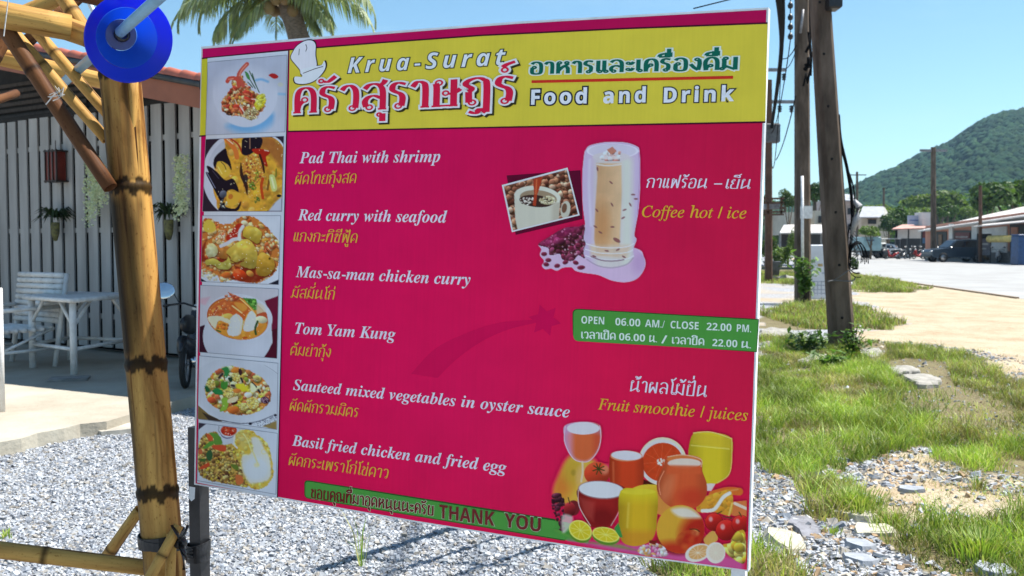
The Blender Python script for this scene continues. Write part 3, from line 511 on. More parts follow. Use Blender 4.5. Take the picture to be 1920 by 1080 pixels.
    q = P.mpoly([(1200, 880), (1250, 870), (1260, 840), (1300, 790), (1350, 800), (1350, 1000), (1260, 970), (1210, 920)], smooth=True); P.put(q, (200, 150, 45)); P.blobs(q, 26, 22, 44, [(212, 175, 60), (205, 150, 45), (215, 190, 100)], 6, .5, .7, .4)
    for cx, cy, rx, ry, a, c in ((1030, 935, 90, 58, -20, (206, 150, 95)), (1150, 935, 66, 72, 0, (212, 190, 175))):
        P.ell(cx, cy, rx, ry, (218, 200, 195), a); P.ell(cx+6, cy-4, rx*.8, ry*.78, c, a)
        for i in range(12): t = i*math.tau/12; P.line([(cx, cy), (cx+rx*.75*math.cos(t), cy+ry*.75*math.sin(t))], 4, (222, 200, 185), .7)
    P.blobs(P.mpoly([(620, 930), (680, 870), (780, 880), (830, 945), (740, 965)], smooth=True), 70, 8, 20, [(215, 185, 195), (225, 210, 200), (210, 150, 90), (200, 140, 170)], 8, .4, .3, .15)
    P.poly([(700, 850), (760, 850), (740, 880), (700, 870)], (120, 30, 25))
# (name, photo-space corners of the picture, crop origin x, y, crop scale, painter)
FOOD = [((383, 115), (532, 101), (528, 246), (379, 252), 370, 90, 6.753, pic_noodles),
        ((379, 260), (526, 254), (522, 396), (373, 396), 365, 245, 6.753, pic_seafood),
        ((373, 404), (520, 404), (516, 534), (370, 528), 360, 390, 6.753, pic_massaman),
        ((369, 535), (516, 542), (513, 673), (367, 661), 355, 525, 6.753, pic_tomyam),
        ((367, 668), (515, 682), (513, 807), (364, 787), 355, 660, 6.753, pic_veg),
        ((366, 794), (514, 814), (511, 929), (363, 903), 355, 785, 6.753, pic_basil)]
# ---------------------------------------------------------------- ground
GRASS = [  # outlines of the turf patches (photo pixels of their edges, laid on the ground plane)
 [(1395, 720), (1430, 665), (1480, 640), (1560, 655), (1640, 650), (1720, 650), (1790, 668), (1850, 690), (1925, 715), (2100, 780), (2100, 900), (1920, 885), (1850, 890), (1760, 870), (1720, 845), (1650, 862), (1560, 850), (1480, 838), (1400, 850)],
 [(1400, 850), (1480, 838), (1540, 850), (1600, 860), (1620, 890), (1560, 880), (1520, 905), (1440, 905), (1405, 900)],
 [(1530, 905), (1600, 900), (1655, 915), (1660, 970), (1600, 990), (1550, 960)],
 [(1690, 1015), (1750, 980), (1850, 985), (1925, 960), (2050, 980), (2050, 1100), (1820, 1095), (1710, 1075)], [(1660, 985), (1700, 990), (1690, 1060), (1650, 1030)],
 [(1230, 1062), (1300, 1050), (1400, 1030), (1440, 1020), (1500, 1050), (1490, 1100), (1220, 1100)],
 [(1415, 600), (1440, 580), (1500, 568), (1560, 565), (1640, 580), (1692, 600), (1670, 614), (1600, 612), (1540, 620), (1430, 612)],
 [(1400, 498), (1480, 500), (1520, 515), (1500, 535), (1400, 528)],
 [(1598, 514), (1660, 522), (1735, 541), (1700, 549), (1600, 545)],
 [(1430, 630), (1470, 622), (1475, 645), (1430, 650)], [(1690, 652), (1800, 665), (1930, 720), (1930, 760), (1800, 720)]]
SAND = [[(1598, 560), (1600, 500), (1700, 500), (2400, 560), (2400, 800), (1930, 720), (1800, 668), (1700, 650), (1610, 655), (1590, 630), (1700, 605), (1690, 590)],
        [(1640, 880), (1700, 850), (1780, 870), (1925, 885), (2100, 900), (2100, 1010), (1925, 985), (1850, 1000), (1760, 985), (1700, 1010), (1640, 985), (1650, 930)]]
def gz(x, y):
    k = np.clip((24-y)/10, 0, 1)*np.clip((x+.5)/1.5, 0, 1)
    return k*((fbm(x+50, y+50, 2.2, 11)-.5)*.16)-.002
def zones(x, y):
    px, py = proj(x, y, 0*x)
    j = (fbm(x+90, y+90, .8, 21)-.5); wx = px+(j*90+(fbm(x+7, y+3, .2, 29)-.5)*46)*8/np.maximum(y, 4)+(fbm(x, y, .8, 31)-.5)*np.clip(y-11, 0, 6)*11; wy = py+(fbm(x+40, y+10, .7, 25)-.5)*34*8/np.maximum(y, 4)
    g = np.zeros(len(x))
    for p in GRASS: g = np.maximum(g, inpoly(wx, wy, p))
    s = np.zeros(len(x))
    for p in SAND: s = np.maximum(s, inpoly(wx, wy, p))
    g *= (y > 1); s *= (y > 1)
    s = np.maximum(s, .85*np.clip((fbm(x, y, 2.5, 35)-.38)*4, 0, 1)*(px > 1380)*np.clip((y-9)/4, 0, 1)*np.clip((60-y)/20, 0, 1)*(1-g))
    return g, s*(1-g)
ang = np.concatenate([np.arange(-180, -34, 4.0), np.arange(-34, 36, .125), np.arange(36, 180, 4.0)])
rad = np.concatenate([[0.3, 1, 2, 3], 3.6*1.0125**np.arange(0, 345), 3.6*1.0125**345*1.12**np.arange(1, 26)])
A, R = np.meshgrid(np.radians(ang), rad); gx = (R*np.sin(A)).ravel(); gy = (R*np.cos(A)).ravel()
gg, gs = zones(gx, gy); zz = gz(gx, gy); na, nr = len(ang), len(rad)
I, J = np.meshgrid(np.arange(nr-1), np.arange(na)); I = I.ravel(); J = J.ravel(); J2 = (J+1) % na
quads = np.stack([I*na+J, (I+1)*na+J, (I+1)*na+J2, I*na+J2], 1)[:, ::-1]
cap = np.arange(na)
far = np.clip((R.ravel()-150)/100, 0, 1)
GM = bpy.data.materials.new('ground'); GM.use_nodes = True; n = GM.node_tree; L = n.links.new; b = n.nodes['Principled BSDF']; b.inputs['Roughness'].default_value = .95; b.inputs['Specular IOR Level'].default_value = .15
tcn = n.nodes.new('ShaderNodeTexCoord'); at_ = n.nodes.new('ShaderNodeAttribute'); at_.attribute_name = 'Col'; sep = n.nodes.new('ShaderNodeSeparateColor'); L(at_.outputs['Color'], sep.inputs[0])
def nnode(sc, det=5, ro=.6):
    q = n.nodes.new('ShaderNodeTexNoise'); q.inputs['Scale'].default_value = sc; q.inputs['Detail'].default_value = det; q.inputs['Roughness'].default_value = ro; L(tcn.outputs['Object'], q.inputs[0]); return q.outputs[0]
def ramp(src, *st):
    q = n.nodes.new('ShaderNodeValToRGB'); e = q.color_ramp.elements
    while len(e) < len(st): e.new(.5)
    for k, (p, c) in enumerate(st): e[k].position = p; e[k].color = (*c, 1)
    L(src, q.inputs[0]); return q.outputs[0]
def mixc(f, a, c, mode='MIX'):
    q = n.nodes.new('ShaderNodeMix'); q.data_type = 'RGBA'; q.blend_type = mode
    if isinstance(f, float): q.inputs[0].default_value = f
    else: L(f, q.inputs[0])
    L(a, q.inputs[6]); L(c, q.inputs[7]); return q.outputs[2]
vor = n.nodes.new('ShaderNodeTexVoronoi'); vor.inputs['Scale'].default_value = 42; L(tcn.outputs['Object'], vor.inputs[0])
vcr = n.nodes.new('ShaderNodeSeparateColor'); L(vor.outputs['Color'], vcr.inputs[0])
grav = mixc(ramp(vor.outputs['Distance'], (.35, (1, 1, 1)), (.75, (0, 0, 0))), ramp(nnode(3), (.3, (.05, .05, .055)), (.7, (.10, .098, .095))), ramp(vcr.outputs[0], (0, (.28, .30, .33)), (.5, (.45, .47, .51)), (1, (.58, .58, .6))))
soil = mixc(ramp(nnode(25), (.4, (0, 0, 0)), (.6, (1, 1, 1))), ramp(nnode(4), (.3, (.10, .075, .045)), (.7, (.2, .16, .09))), ramp(nnode(60), (.3, (.09, .10, .04)), (.7, (.24, .20, .11))))
sand = mixc(ramp(nnode(1.3), (.42, (0, 0, 0)), (.62, (1, 1, 1))), ramp(nnode(30), (.3, (.34, .28, .19)), (.7, (.46, .395, .29))), ramp(nnode(9), (.3, (.29, .20, .12)), (.7, (.40, .33, .23))))
c = mixc(sep.outputs[1], grav, sand); c = mixc(sep.outputs[0], c, soil); c = mixc(sep.outputs[2], c, ramp(nnode(.02), (.3, (.07, .10, .03)), (.7, (.14, .15, .07))))
L(c, b.inputs['Base Color']); bp = n.nodes.new('ShaderNodeBump'); bp.inputs['Strength'].default_value = .6; bp.inputs['Distance'].default_value = .02; L(vor.outputs['Distance'], bp.inputs['Height']); bp.invert = True; L(bp.outputs[0], b.inputs['Normal'])
V = np.stack([gx, gy, zz], 1)
g_o = npmesh('ground', V, quads, GM, colors=np.stack([gg, gs, far], 1), loc=Vector((0, 0, 0)), kind='structure')
# road
road_m = M_('road_concrete', (.31, .31, .30), .85, c2=(.25, .245, .235), sc=.5, bump=.15, bsc=40)
def sheet(name, px, z, mat, thick=None, world=False, **kw):
    P = [Vector((p[0], p[1], z)) if world else gnd(p[0], p[1], z) for p in px]; m = MB()
    if thick: vs = P+[p-Vector((0, 0, thick)) for p in P]; k = len(P); m.add(vs, [tuple(range(k))]+[(i, i+k, (i+1) % k+k, (i+1) % k) for i in range(k)])
    else: m.add(P, [tuple(range(len(P)))])
    return m.build(name, mat, kind='structure', **kw)
RL = [(12.5, -10), (13.0, 15), (13.4, 25.3), (14.5, 34), (16.5, 46.6), (20, 62), (27, 90), (44, 140), (75, 220)]
RR = [(98, 216), (56, 128), (40, 92), (36.2, 79), (34.6, 65), (31, 48), (27, 30), (24, 12), (23, -10)]
sheet('road', RL+RR, .006, road_m, world=True)
sheet('sand_verge', [(a-.9-.25*math.sin(i*2.1), b_) for i, (a, b_) in enumerate(RL)]+[(a+.1, b_) for a, b_ in RL[::-1]], .002, M_('pale_sand', (.40, .34, .24), .95, c2=(.31, .235, .145), sc=3), world=True)
kb = MB()                                            # low broken edge strip along the near side of the road
kerb_m = M_('kerb_earth', (.2, .15, .11), .95, c2=(.35, .25, .16), sc=5)
for i in range(2, 5):
    a, b2 = Vector((*RL[i], 0)), Vector((*RL[i+1], 0)); d = (b2-a).normalized(); kb.box((a+b2)/2+Vector((-.06, 0, .02)), (.09, (b2-a).length, .05), Matrix.Rotation(math.atan2(-d.x, d.y), 3, 'Z'))
kb.build('kerb', kerb_m, kind='structure')
# concrete patio in front of the shed
pat = [(-500, 960), (-200, 890), (0, 829), (40, 822), (70, 812), (120, 803), (150, 795), (200, 790), (240, 778), (290, 762), (350, 746), (420, 728), (640, 690)]
PP = [gnd(a, b_, .1) for a, b_ in pat]; PP += [Vector((1.0, 17, .1)), Vector((-16, 20, .1)), Vector((-16, 8, .1))]
m = MB(); k = len(PP); m.add(PP+[p-Vector((0, 0, .12)) for p in PP], [tuple(range(k))]+[(i, i+k, (i+1) % k+k, (i+1) % k) for i in range(k)])
m.build('patio', M_('patio_concrete', (.40, .37, .30), .9, c2=(.30, .26, .20), sc=1.2, bump=.3, bsc=30), kind='structure')
sl = MB(); PS = [gnd(a, b_, .035) for a, b_ in ((160, 800), (185, 792), (235, 786), (246, 790), (262, 802), (225, 806), (190, 809))]
sl.add(PS+[p-Vector((0, 0, .05)) for p in PS], [tuple(range(7))]+[(i, i+7, (i+1) % 7+7, (i+1) % 7) for i in range(7)])
sl.build('concrete_slab', M_('patio_chunk', (.46, .43, .37), .9, sc=4), label='flat broken slab of pale concrete lying at the patio edge', cat='concrete slab')
# ---------------------------------------------------------------- loose stones and grass blades
RG = np.random.default_rng(5)
def stones(name, pts, smin, smax, mat, palette, flat=.55, **kw):
    N = len(pts); base = np.array([(1, 1, -.7), (-1, 1, -.7), (-1, -1, -.7), (1, -1, -.7), (.75, .8, .7), (-.8, .7, .75), (-.7, -.8, .65), (.8, -.7, .7)])
    V = base[None]*RG.uniform(.55, 1.1, (N, 8, 3)); s = RG.uniform(smin, smax, N)*RG.choice([.6, .8, 1, 1, 1.3, 1.8], N, p=[.2, .25, .25, .15, .1, .05])
    V = V*s[:, None, None]*np.array([.5, .38, .5*flat])
    a = RG.uniform(0, 6.28, N); t = RG.normal(0, .5, N); t2 = RG.normal(0, .5, N)
    x, y, z = V[..., 0], V[..., 1], V[..., 2]
    y, z = y*np.cos(t)[:, None]-z*np.sin(t)[:, None], y*np.sin(t)[:, None]+z*np.cos(t)[:, None]
    x, z = x*np.cos(t2)[:, None]-z*np.sin(t2)[:, None], x*np.sin(t2)[:, None]+z*np.cos(t2)[:, None]
    x, y = x*np.cos(a)[:, None]-y*np.sin(a)[:, None], x*np.sin(a)[:, None]+y*np.cos(a)[:, None]
    V = np.stack([x+pts[:, 0:1], y+pts[:, 1:2], z+pts[:, 2:3]+s[:, None]*.5*flat*.5], 2).reshape(-1, 3)
    fb = np.array([(3, 2, 1, 0), (4, 5, 6, 7), (0, 1, 5, 4), (1, 2, 6, 5), (2, 3, 7, 6), (3, 0, 4, 7)])
    Fc = (fb[None]+(np.arange(N)*8)[:, None, None]).reshape(-1, 4)
    tri = np.concatenate([Fc[:, [0, 1, 2]], Fc[:, [0, 2, 3]]])
    pal = np.array(palette)[RG.integers(0, len(palette), N)]*RG.uniform(.8, 1.15, (N, 1))
    return npmesh(name, V, tri, mat, colors=np.repeat(pal, 8, 0), **kw)
def scatter(x0, x1, y0, y1, dens): k = int((x1-x0)*(y1-y0)*dens); return RG.uniform(x0, x1, k), RG.uniform(y0, y1, k)
stone_m = M_('stone', (1, 1, 1), .85, var=.1, sc=60, vcol=True, spec=.25)
GP = [(.31, .335, .37), (.39, .41, .44), (.25, .27, .305), (.45, .46, .465), (.17, .185, .21), (.35, .36, .37), (.29, .27, .24)]
xs, ys = [], []
for y0, y1, dn in ((3.7, 5.0, 7600), (5.0, 6.5, 4900), (6.5, 8.2, 3000), (8.2, 10.5, 1700)):
    w = .56; a, b_ = scatter(-w*y1, min(.34*y1, 2.0), y0, y1, dn); xs.append(a); ys.append(b_)
x = np.concatenate(xs); y = np.concatenate(ys)
pe = [(p.x, p.y) for p in PP[:13]]+[(30, 30), (-30, 30), (-16, 8)]
px, py = proj(x, y, 0*x); g, s = zones(x, y)
keep = (~inpoly(x, y, pe)) & (g < .5) & (s < .5) & (px > -60) & (px < 1460) & (py < 1110); x, y = x[keep], y[keep]
stones('gravel', np.stack([x, y, gz(x, y)], 1), .009, .025, stone_m, GP, .6, kind='stuff', label='loose blue grey crushed gravel under and behind the sign')
a, b_ = scatter(1.3, 6.2, 3.8, 14, 2300); px, py = proj(a, b_, 0*a); g, s = zones(a, b_)
keep = (px > 1380) & (px < 1990) & (py < 1110) & ((g < .5) & (s < .5) & ((px < 1640) | (RG.random(len(a)) < .5)) | (RG.random(len(a)) < .05) | (s > .5) & (fbm(a, b_, .5, 33) > .42) & (RG.random(len(a)) < .5)) & (RG.random(len(a)) < np.clip(7/b_, 0, 1)**1.3)
x, y = a[keep], b_[keep]
stones('gravel', np.stack([x, y, gz(x, y)], 1), .014, .045, stone_m, GP+[(.36, .25, .15), (.42, .37, .3)], .42, kind='stuff', label='grey slate chippings between grass and sign')
# slabs of stone one can tell apart
slab_specs = [((1600, 970), .17, .11, 'cream topped slate slab beside the small grass tuft'), ((1612, 1050), .13, .08, 'grey slate slab lowest of the stones by the sign edge'), ((1502, 985), .15, .11, 'tilted pale grey slate slab beside its darker twin'), ((1480, 1015), .16, .12, 'flat cream stone slab nearest the grass at the sign foot'),
 ((1640, 1000), .17, .08, 'long grey green slate slab right of the cream topped one'), ((1612, 1024), .12, .09, 'rounded grey slate slab between two longer slabs'), ((1712, 922), .13, .05, 'small curved grey stone lying on the sandy patch'), ((1905, 985), .1, .05, 'dark flat stone at the right edge of the sand'), ((1868, 1070), .14, .07, 'pale stone in the grass at the lower right corner'), ((1515, 998), .12, .09, 'darker grey slate slab leaning against a paler one')]
for (q, sx, sy, lab) in slab_specs:
    p = gnd(*q); m = MB(); R_ = random.Random(int(q[0])); k = 9
    top = []; bot = []; tilt = Euler((R_.uniform(-.05, .12), R_.uniform(-.1, .1), R_.uniform(-.5, .5))).to_matrix()
    for i in range(k):
        t = math.tau*i/k; r = R_.uniform(.6, 1.2); top.append(tilt @ Vector((sx*.85*r*math.cos(t)*.5*1.25, sy*.85*r*math.sin(t)*1.25, .014+R_.uniform(-.004, .004)))+p); bot.append(tilt @ Vector((sx*r*math.cos(t)*.5*1.25, sy*r*math.sin(t)*1.25, -.02))+p)
    m.add(top+bot, [tuple(range(k))]+[(i, i+k, (i+1) % k+k, (i+1) % k) for i in range(k)])
    cr = (.44, .41, .32) if 'cream' in lab else ((.2, .2, .22) if 'dark' in lab else (.27, .29, .32))
    o = m.build('stone_slab', M_('slate', cr, .8, var=.14, sc=14, bump=.4), label=lab, cat='stone', group='loose stone slabs on the ground')
    o.location.z += float(gz(np.array([p.x]), np.array([p.y]))[0])+.01
old_conc = M_('old_concrete', (.34, .32, .28), .9, c2=(.18, .17, .15), sc=9, bump=.6, bsc=30)
def chunk(pts, z, lab, seed, tilt=.0):
    R_ = random.Random(seed); P0 = [gnd(a, b_, z) for a, b_ in pts]; P_ = []
    for i in range(len(P0)):
        a, b_ = P0[i], P0[(i+1) % len(P0)]; P_.append(a)
        for t in (.33, .67): P_.append(a+(b_-a)*t+Vector((R_.uniform(-.02, .02), R_.uniform(-.06, .06), 0)))
    c = sum(P_, Vector())/len(P_); k = len(P_); T_ = [p+(c-p)*.06+Vector((0, 0, tilt*(p.x-c.x)+R_.uniform(-.006, .006))) for p in P_]; M2 = [p-Vector((0, 0, .018-tilt*(p.x-c.x))) for p in P_]; B_ = [p+(p-c)*.05-Vector((0, 0, .14)) for p in P_]
    m = MB(); m.add(T_+M2+B_+[c+Vector((0, 0, .004))], [(i, (i+1) % k, 3*k) for i in range(k)]+[(i, i+k, (i+1) % k+k, (i+1) % k) for i in range(k)]+[(i+k, i+2*k, (i+1) % k+2*k, (i+1) % k+k) for i in range(k)])
    return m.build('concrete_chunk', old_conc, label=lab, cat='concrete chunk', group='broken concrete lying in the grass')
chunk([(1662, 690), (1680, 684), (1712, 686), (1726, 693), (1705, 697), (1676, 697)], .075, 'upper piece of the cracked concrete slab in the grass', 1, .02)
chunk([(1690, 703), (1722, 697), (1748, 700), (1766, 708), (1760, 718), (1722, 720), (1704, 713)], .065, 'larger lower piece of the cracked concrete slab in the grass', 2, -.06)
chunk([(1608, 656), (1628, 652), (1650, 654), (1655, 662), (1632, 667), (1612, 664)], .06, 'pale concrete chunk right of the leaning pole base', 3, .03)
chunk([(1496, 674), (1520, 665), (1550, 663), (1552, 668), (1512, 678)], .05, 'thin pale concrete strip left of the leaning pole base', 4)
chunk([(1425, 618), (1445, 613), (1476, 616), (1480, 624), (1450, 629), (1425, 625)], .045, 'whitish concrete lump on the gravel behind the sign edge', 5)
grass_m = leafmat('grass_blade', (1, 1, 1), (.8, .8, .8), .3, vcol=True)
def blades(x, y, h0, h1, w, pal, name, label, lean=.5):
    N = len(x); z = gz(x, y); h = RG.uniform(h0, h1, N); h *= .55+.9*np.clip((fbm(x, y, .4, 73)-.3)*2.5, 0, 1); a = RG.uniform(0, 6.28, N); ln = RG.uniform(.1, lean, N)*h*1.4; la = RG.uniform(0, 6.28, N)
    dx, dy = np.cos(a)*w*RG.uniform(.6, 1.3, N), np.sin(a)*w; lx, ly = np.cos(la)*ln, np.sin(la)*ln
    B = np.stack([x, y, z-.005], 1); D = np.stack([dx, dy, 0*dx], 1); Lh = np.stack([lx*.35, ly*.35, h*.6], 1); Lt = np.stack([lx, ly, h], 1)
    V = np.stack([B-D, B+D, B+Lh-D*.8, B+Lh+D*.8, B+Lt], 1).reshape(-1, 3); o = (np.arange(N)*5)[:, None]
    T = np.concatenate([np.array([[0, 1, 3]])+o, np.array([[0, 3, 2]])+o, np.array([[2, 3, 4]])+o])
    col = np.array(pal)[RG.integers(0, len(pal), N)]*RG.uniform(.7, 1.25, (N, 1))*(.55+.95*np.clip((fbm(x, y, .3, 71)-.3)*2.5, 0, 1))[:, None]
    return npmesh(name, V, T, grass_m, colors=np.repeat(col, 5, 0), kind='stuff', label=label)
GPAL = [(.25, .36, .055), (.30, .41, .075), (.19, .30, .045), (.36, .43, .10), (.42, .41, .15), (.26, .37, .06)]
DRY = [(.35, .29, .14), (.42, .35, .2), (.28, .24, .1), (.2, .2, .07)]
a, b_ = scatter(.4, 8.0, 3.8, 14.6, 4700); g, s = zones(a, b_); px, py = proj(a, b_, 0*a); cl = fbm(a, b_, .45, 41); cl2 = fbm(a, b_, .16, 47)
keep = (px > 1190) & (px < 1990) & (g > .5) & (cl*.6+cl2*.4 > .34+.10*RG.random(len(a))) & (RG.random(len(a)) < np.clip(8.5/b_, 0, 1)); keep &= ~inpoly(px, py, [(1655, 682), (1700, 676), (1775, 690), (1790, 728), (1730, 742), (1680, 715)]) & ~inpoly(px, py, [(1600, 650), (1660, 648), (1665, 668), (1612, 672)])
keep &= ~(inpoly(px, py, [(1690, 740), (1800, 725), (1900, 760), (1900, 810), (1780, 800), (1700, 775)]) & (RG.random(len(a)) < .8))
x, y, q = a[keep], b_[keep], cl[keep]
qx, qy = proj(x, y, 0*x); dryz = (fbm(x, y, .55, 51) > .58) | ((qx-1650)/270+(760-qy)/400 > RG.uniform(.0, 1.0, len(x))) & (qy < 830) & (qx > 1600)
blades(x[~dryz], y[~dryz], (.035), .14, .0028, GPAL, 'grass', 'green grass between the sign and the sandy verge', .8)
blades(x[dryz], y[dryz], .02, .10, .0026, GPAL[3:]+DRY, 'dry_grass', 'yellowing straw coloured grass on the verge', .9)
a, b_ = scatter(5.0, 17.0, 14, 48, 620); g, s = zones(a, b_); px, py = proj(a, b_, 0*a)
keep = (px > 1390) & (px < 1960) & (g > .5) & (fbm(a, b_, 1.1, 43)*.6+fbm(a, b_, .3, 44)*.4 > .36+.16*RG.random(len(a))); x, y = a[keep], b_[keep]
blades(x, y, .04, .15, .008, GPAL+DRY, 'grass', 'strips of grass around the far power poles', .5)
a, b_ = scatter(1.0, 6.5, 3.8, 13, 2200); g, s = zones(a, b_); px, py = proj(a, b_, 0*a); keep = (px > 1400) & (px < 1990) & (g < .5) & (fbm(a, b_, .35, 61) > .47) & ((s > .5) & (b_ < 10) | (RG.random(len(a)) < .25)); x, y = a[keep], b_[keep]
blades(x, y, .012, .05, .002, DRY+DRY+GPAL[:2], 'dry_grass', 'sparse straw wisps lying on sand and chippings', 1.6)
def tuft(q, h, n, label, pal=GPAL, spread=.05, name='grass_tuft', group='separate tufts growing out of gravel'):
    p = gnd(*q); m = MB(); R_ = random.Random(int(q[0]*7+q[1]))
    for i in range(n):
        a = R_.uniform(0, 6.28); r = R_.uniform(0, spread); b = p+Vector((r*math.cos(a), r*math.sin(a), float(gz(np.array([p.x]), np.array([p.y]))[0]))); hh = h*R_.uniform(.5, 1); l = R_.uniform(.15, .8)*hh; w = .0022+.0012*R_.random()
        d = Vector((math.cos(a), math.sin(a), 0)); s_ = Vector((-d.y, d.x, 0))*w; c = pal[R_.randrange(len(pal))]
        p1 = b+d*l*.3+Vector((0, 0, hh*.6)); p2 = b+d*l+Vector((0, 0, hh)); m.add([b-s_, b+s_, p1+s_, p1-s_, p2], [(0, 1, 2, 3), (3, 2, 4)], c)
    return m.build(name, grass_m, label=label, cat='grass tuft', group=group)
tuft((1560, 1000), .05, 40, 'thin grass tuft in chippings left of the long slate'); tuft((1680, 985), .10, 120, 'yellow green tuft on the chippings under the sandy patch', GPAL+DRY, .08); tuft((1832, 920), .11, 60, 'upright sparse tuft on the right side of the sand', GPAL+DRY, .05)
tuft((1610, 960), .13, 420, 'dense dark green tuft beside the cream topped slab', spread=.16); tuft((1840, 1040), .12, 320, 'broad tuft at the lower right of the photo', spread=.2); tuft((12, 1010), .05, 40, 'low weed at the left edge among the gravel', spread=.06)
tuft((677, 1062), .32, 9, 'tall thin grass stalks rising from gravel under the sign', spread=.02)
# ---------------------------------------------------------------- the menu sign
r1 = Vector((.919, -.392, -.044)); r2 = Vector((.027, -.034, .999))     # in camera axes: right, forward, up
def c2w(v): return (Vector((1, 0, 0))*v[0]+FW*v[1]+UPV*v[2]).normalized()
SX = c2w(r1); SY = c2w(r2); SY = (SY-SX*SY.dot(SX)).normalized(); SN = SX.cross(SY)       # SN points to the viewer
if SN.dot(Vector((0, -1, 0))) < 0: SN = -SN
S0 = at(363, 498, 2.6)
def S(px, py, off=0.): r = ray(px, py); q = S0+SN*off; return CAM+r*((q-CAM).dot(SN)/r.dot(SN))
base_pt = (S(357, 912)+S(1400, 1076))/2; base_pt.z = 0
sign = bpy.data.objects.new('menu_sign', None); link(sign); sign.matrix_world = Matrix.Translation(base_pt) @ Matrix((SX, SY, SN)).transposed().to_4x4()
sign.location = base_pt; sign.rotation_euler = Matrix((SX, SY, SN)).transposed().to_euler(); sign.empty_display_size = .2
tag(sign, 'large magenta and yellow menu sign with food pictures and lettering', 'menu sign')
SINV = wmat(sign).inverted()
def sl_(px, py, off=0.): return SINV @ S(px, py, off)
TL, TR, BR, BL = (369, 85), (1439, 10), (1401, 1076), (356, 911)
white_edge = M_('vinyl_edge', (.78, .77, .76), .5, var=.06, sc=20)
def flat_local(poly, z0, z1, col=None):
    """solid slab on the sign plane between offsets z0 < z1"""
    m = MB(); f = [sl_(*p) for p in poly]; n = len(f); T_ = [Vector((p.x, p.y, z1)) for p in f]; B_ = [Vector((p.x, p.y, z0)) for p in f]
    m.add(T_+B_, [tuple(range(n)), tuple(range(2*n-1, n-1, -1))]+[(i, i+n, (i+1) % n+n, (i+1) % n) for i in range(n)]); return m
def lb(mb, name, mat, **kw): return mb.build(name, mat, sign, local=True, **kw)
BOTT = [(513, 937), (780, 983.5), (1000, 1018.5), (1200, 1049)]; TOPP = [(1200, 23.5), (960, 37.5), (792, 50.5), (582, 67)]
lb(flat_local([TL, (362, 480), BL]+BOTT+[BR, TR]+TOPP, -.024, 0), 'board', white_edge)
print_m = bpy.data.materials.new('printed_vinyl'); print_m.use_nodes = True; n = print_m.node_tree; b = n.nodes['Principled BSDF']; b.inputs['Roughness'].default_value = .5; b.inputs['Specular IOR Level'].default_value = .06
at_ = n.nodes.new('ShaderNodeAttribute'); at_.attribute_name = 'Col'
tcn = n.nodes.new('ShaderNodeTexCoord'); mpn = n.nodes.new('ShaderNodeMapping'); mpn.inputs['Scale'].default_value = (1, .03, 1); n.links.new(tcn.outputs['Object'], mpn.inputs[0])
q1 = n.nodes.new('ShaderNodeTexNoise'); q1.inputs['Scale'].default_value = 170; n.links.new(mpn.outputs[0], q1.inputs[0])
q2 = n.nodes.new('ShaderNodeTexNoise'); q2.inputs['Scale'].default_value = 9; q2.inputs['Detail'].default_value = 6; n.links.new(tcn.outputs['Object'], q2.inputs[0])
mm = n.nodes.new('ShaderNodeMath'); mm.operation = 'MULTIPLY_ADD'; mm.inputs[1].default_value = .09; mm.inputs[2].default_value = .96; n.links.new(q1.outputs[0], mm.inputs[0])
m3 = n.nodes.new('ShaderNodeMath'); m3.operation = 'MULTIPLY_ADD'; m3.inputs[1].default_value = .22; m3.inputs[2].default_value = .89; n.links.new(q2.outputs[0], m3.inputs[0])
m4 = n.nodes.new('ShaderNodeMath'); m4.operation = 'MULTIPLY'; n.links.new(mm.outputs[0], m4.inputs[0]); n.links.new(m3.outputs[0], m4.inputs[1])
mx = n.nodes.new('ShaderNodeMix'); mx.data_type = 'RGBA'; mx.blend_type = 'MULTIPLY'; mx.inputs[0].default_value = 1; n.links.new(at_.outputs['Color'], mx.inputs[6]); n.links.new(m4.outputs[0], mx.inputs[7])
n.links.new(mx.outputs[2], b.inputs['Base Color'])
bpn = n.nodes.new('ShaderNodeBump'); bpn.inputs['Strength'].default_value = .12; bpn.inputs['Distance'].default_value = .002; n.links.new(q1.outputs[0], bpn.inputs['Height']); n.links.new(bpn.outputs[0], b.inputs['Normal'])
WL = lin((204, 203, 217))
def ink(c): return np.clip(lin(c)/WL*.80, 0, .9)
def ink1(c): return tuple(float(v) for v in ink(np.array(c, float)))
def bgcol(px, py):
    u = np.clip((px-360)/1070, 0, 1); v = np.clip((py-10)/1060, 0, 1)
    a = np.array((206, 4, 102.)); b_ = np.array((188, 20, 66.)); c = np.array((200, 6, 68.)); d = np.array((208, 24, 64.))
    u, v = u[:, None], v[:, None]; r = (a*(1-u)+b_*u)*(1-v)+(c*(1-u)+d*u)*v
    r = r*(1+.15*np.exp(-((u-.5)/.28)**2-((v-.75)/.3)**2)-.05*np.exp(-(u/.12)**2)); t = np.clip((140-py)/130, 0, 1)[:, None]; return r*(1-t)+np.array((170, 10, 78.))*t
_lay = [0]
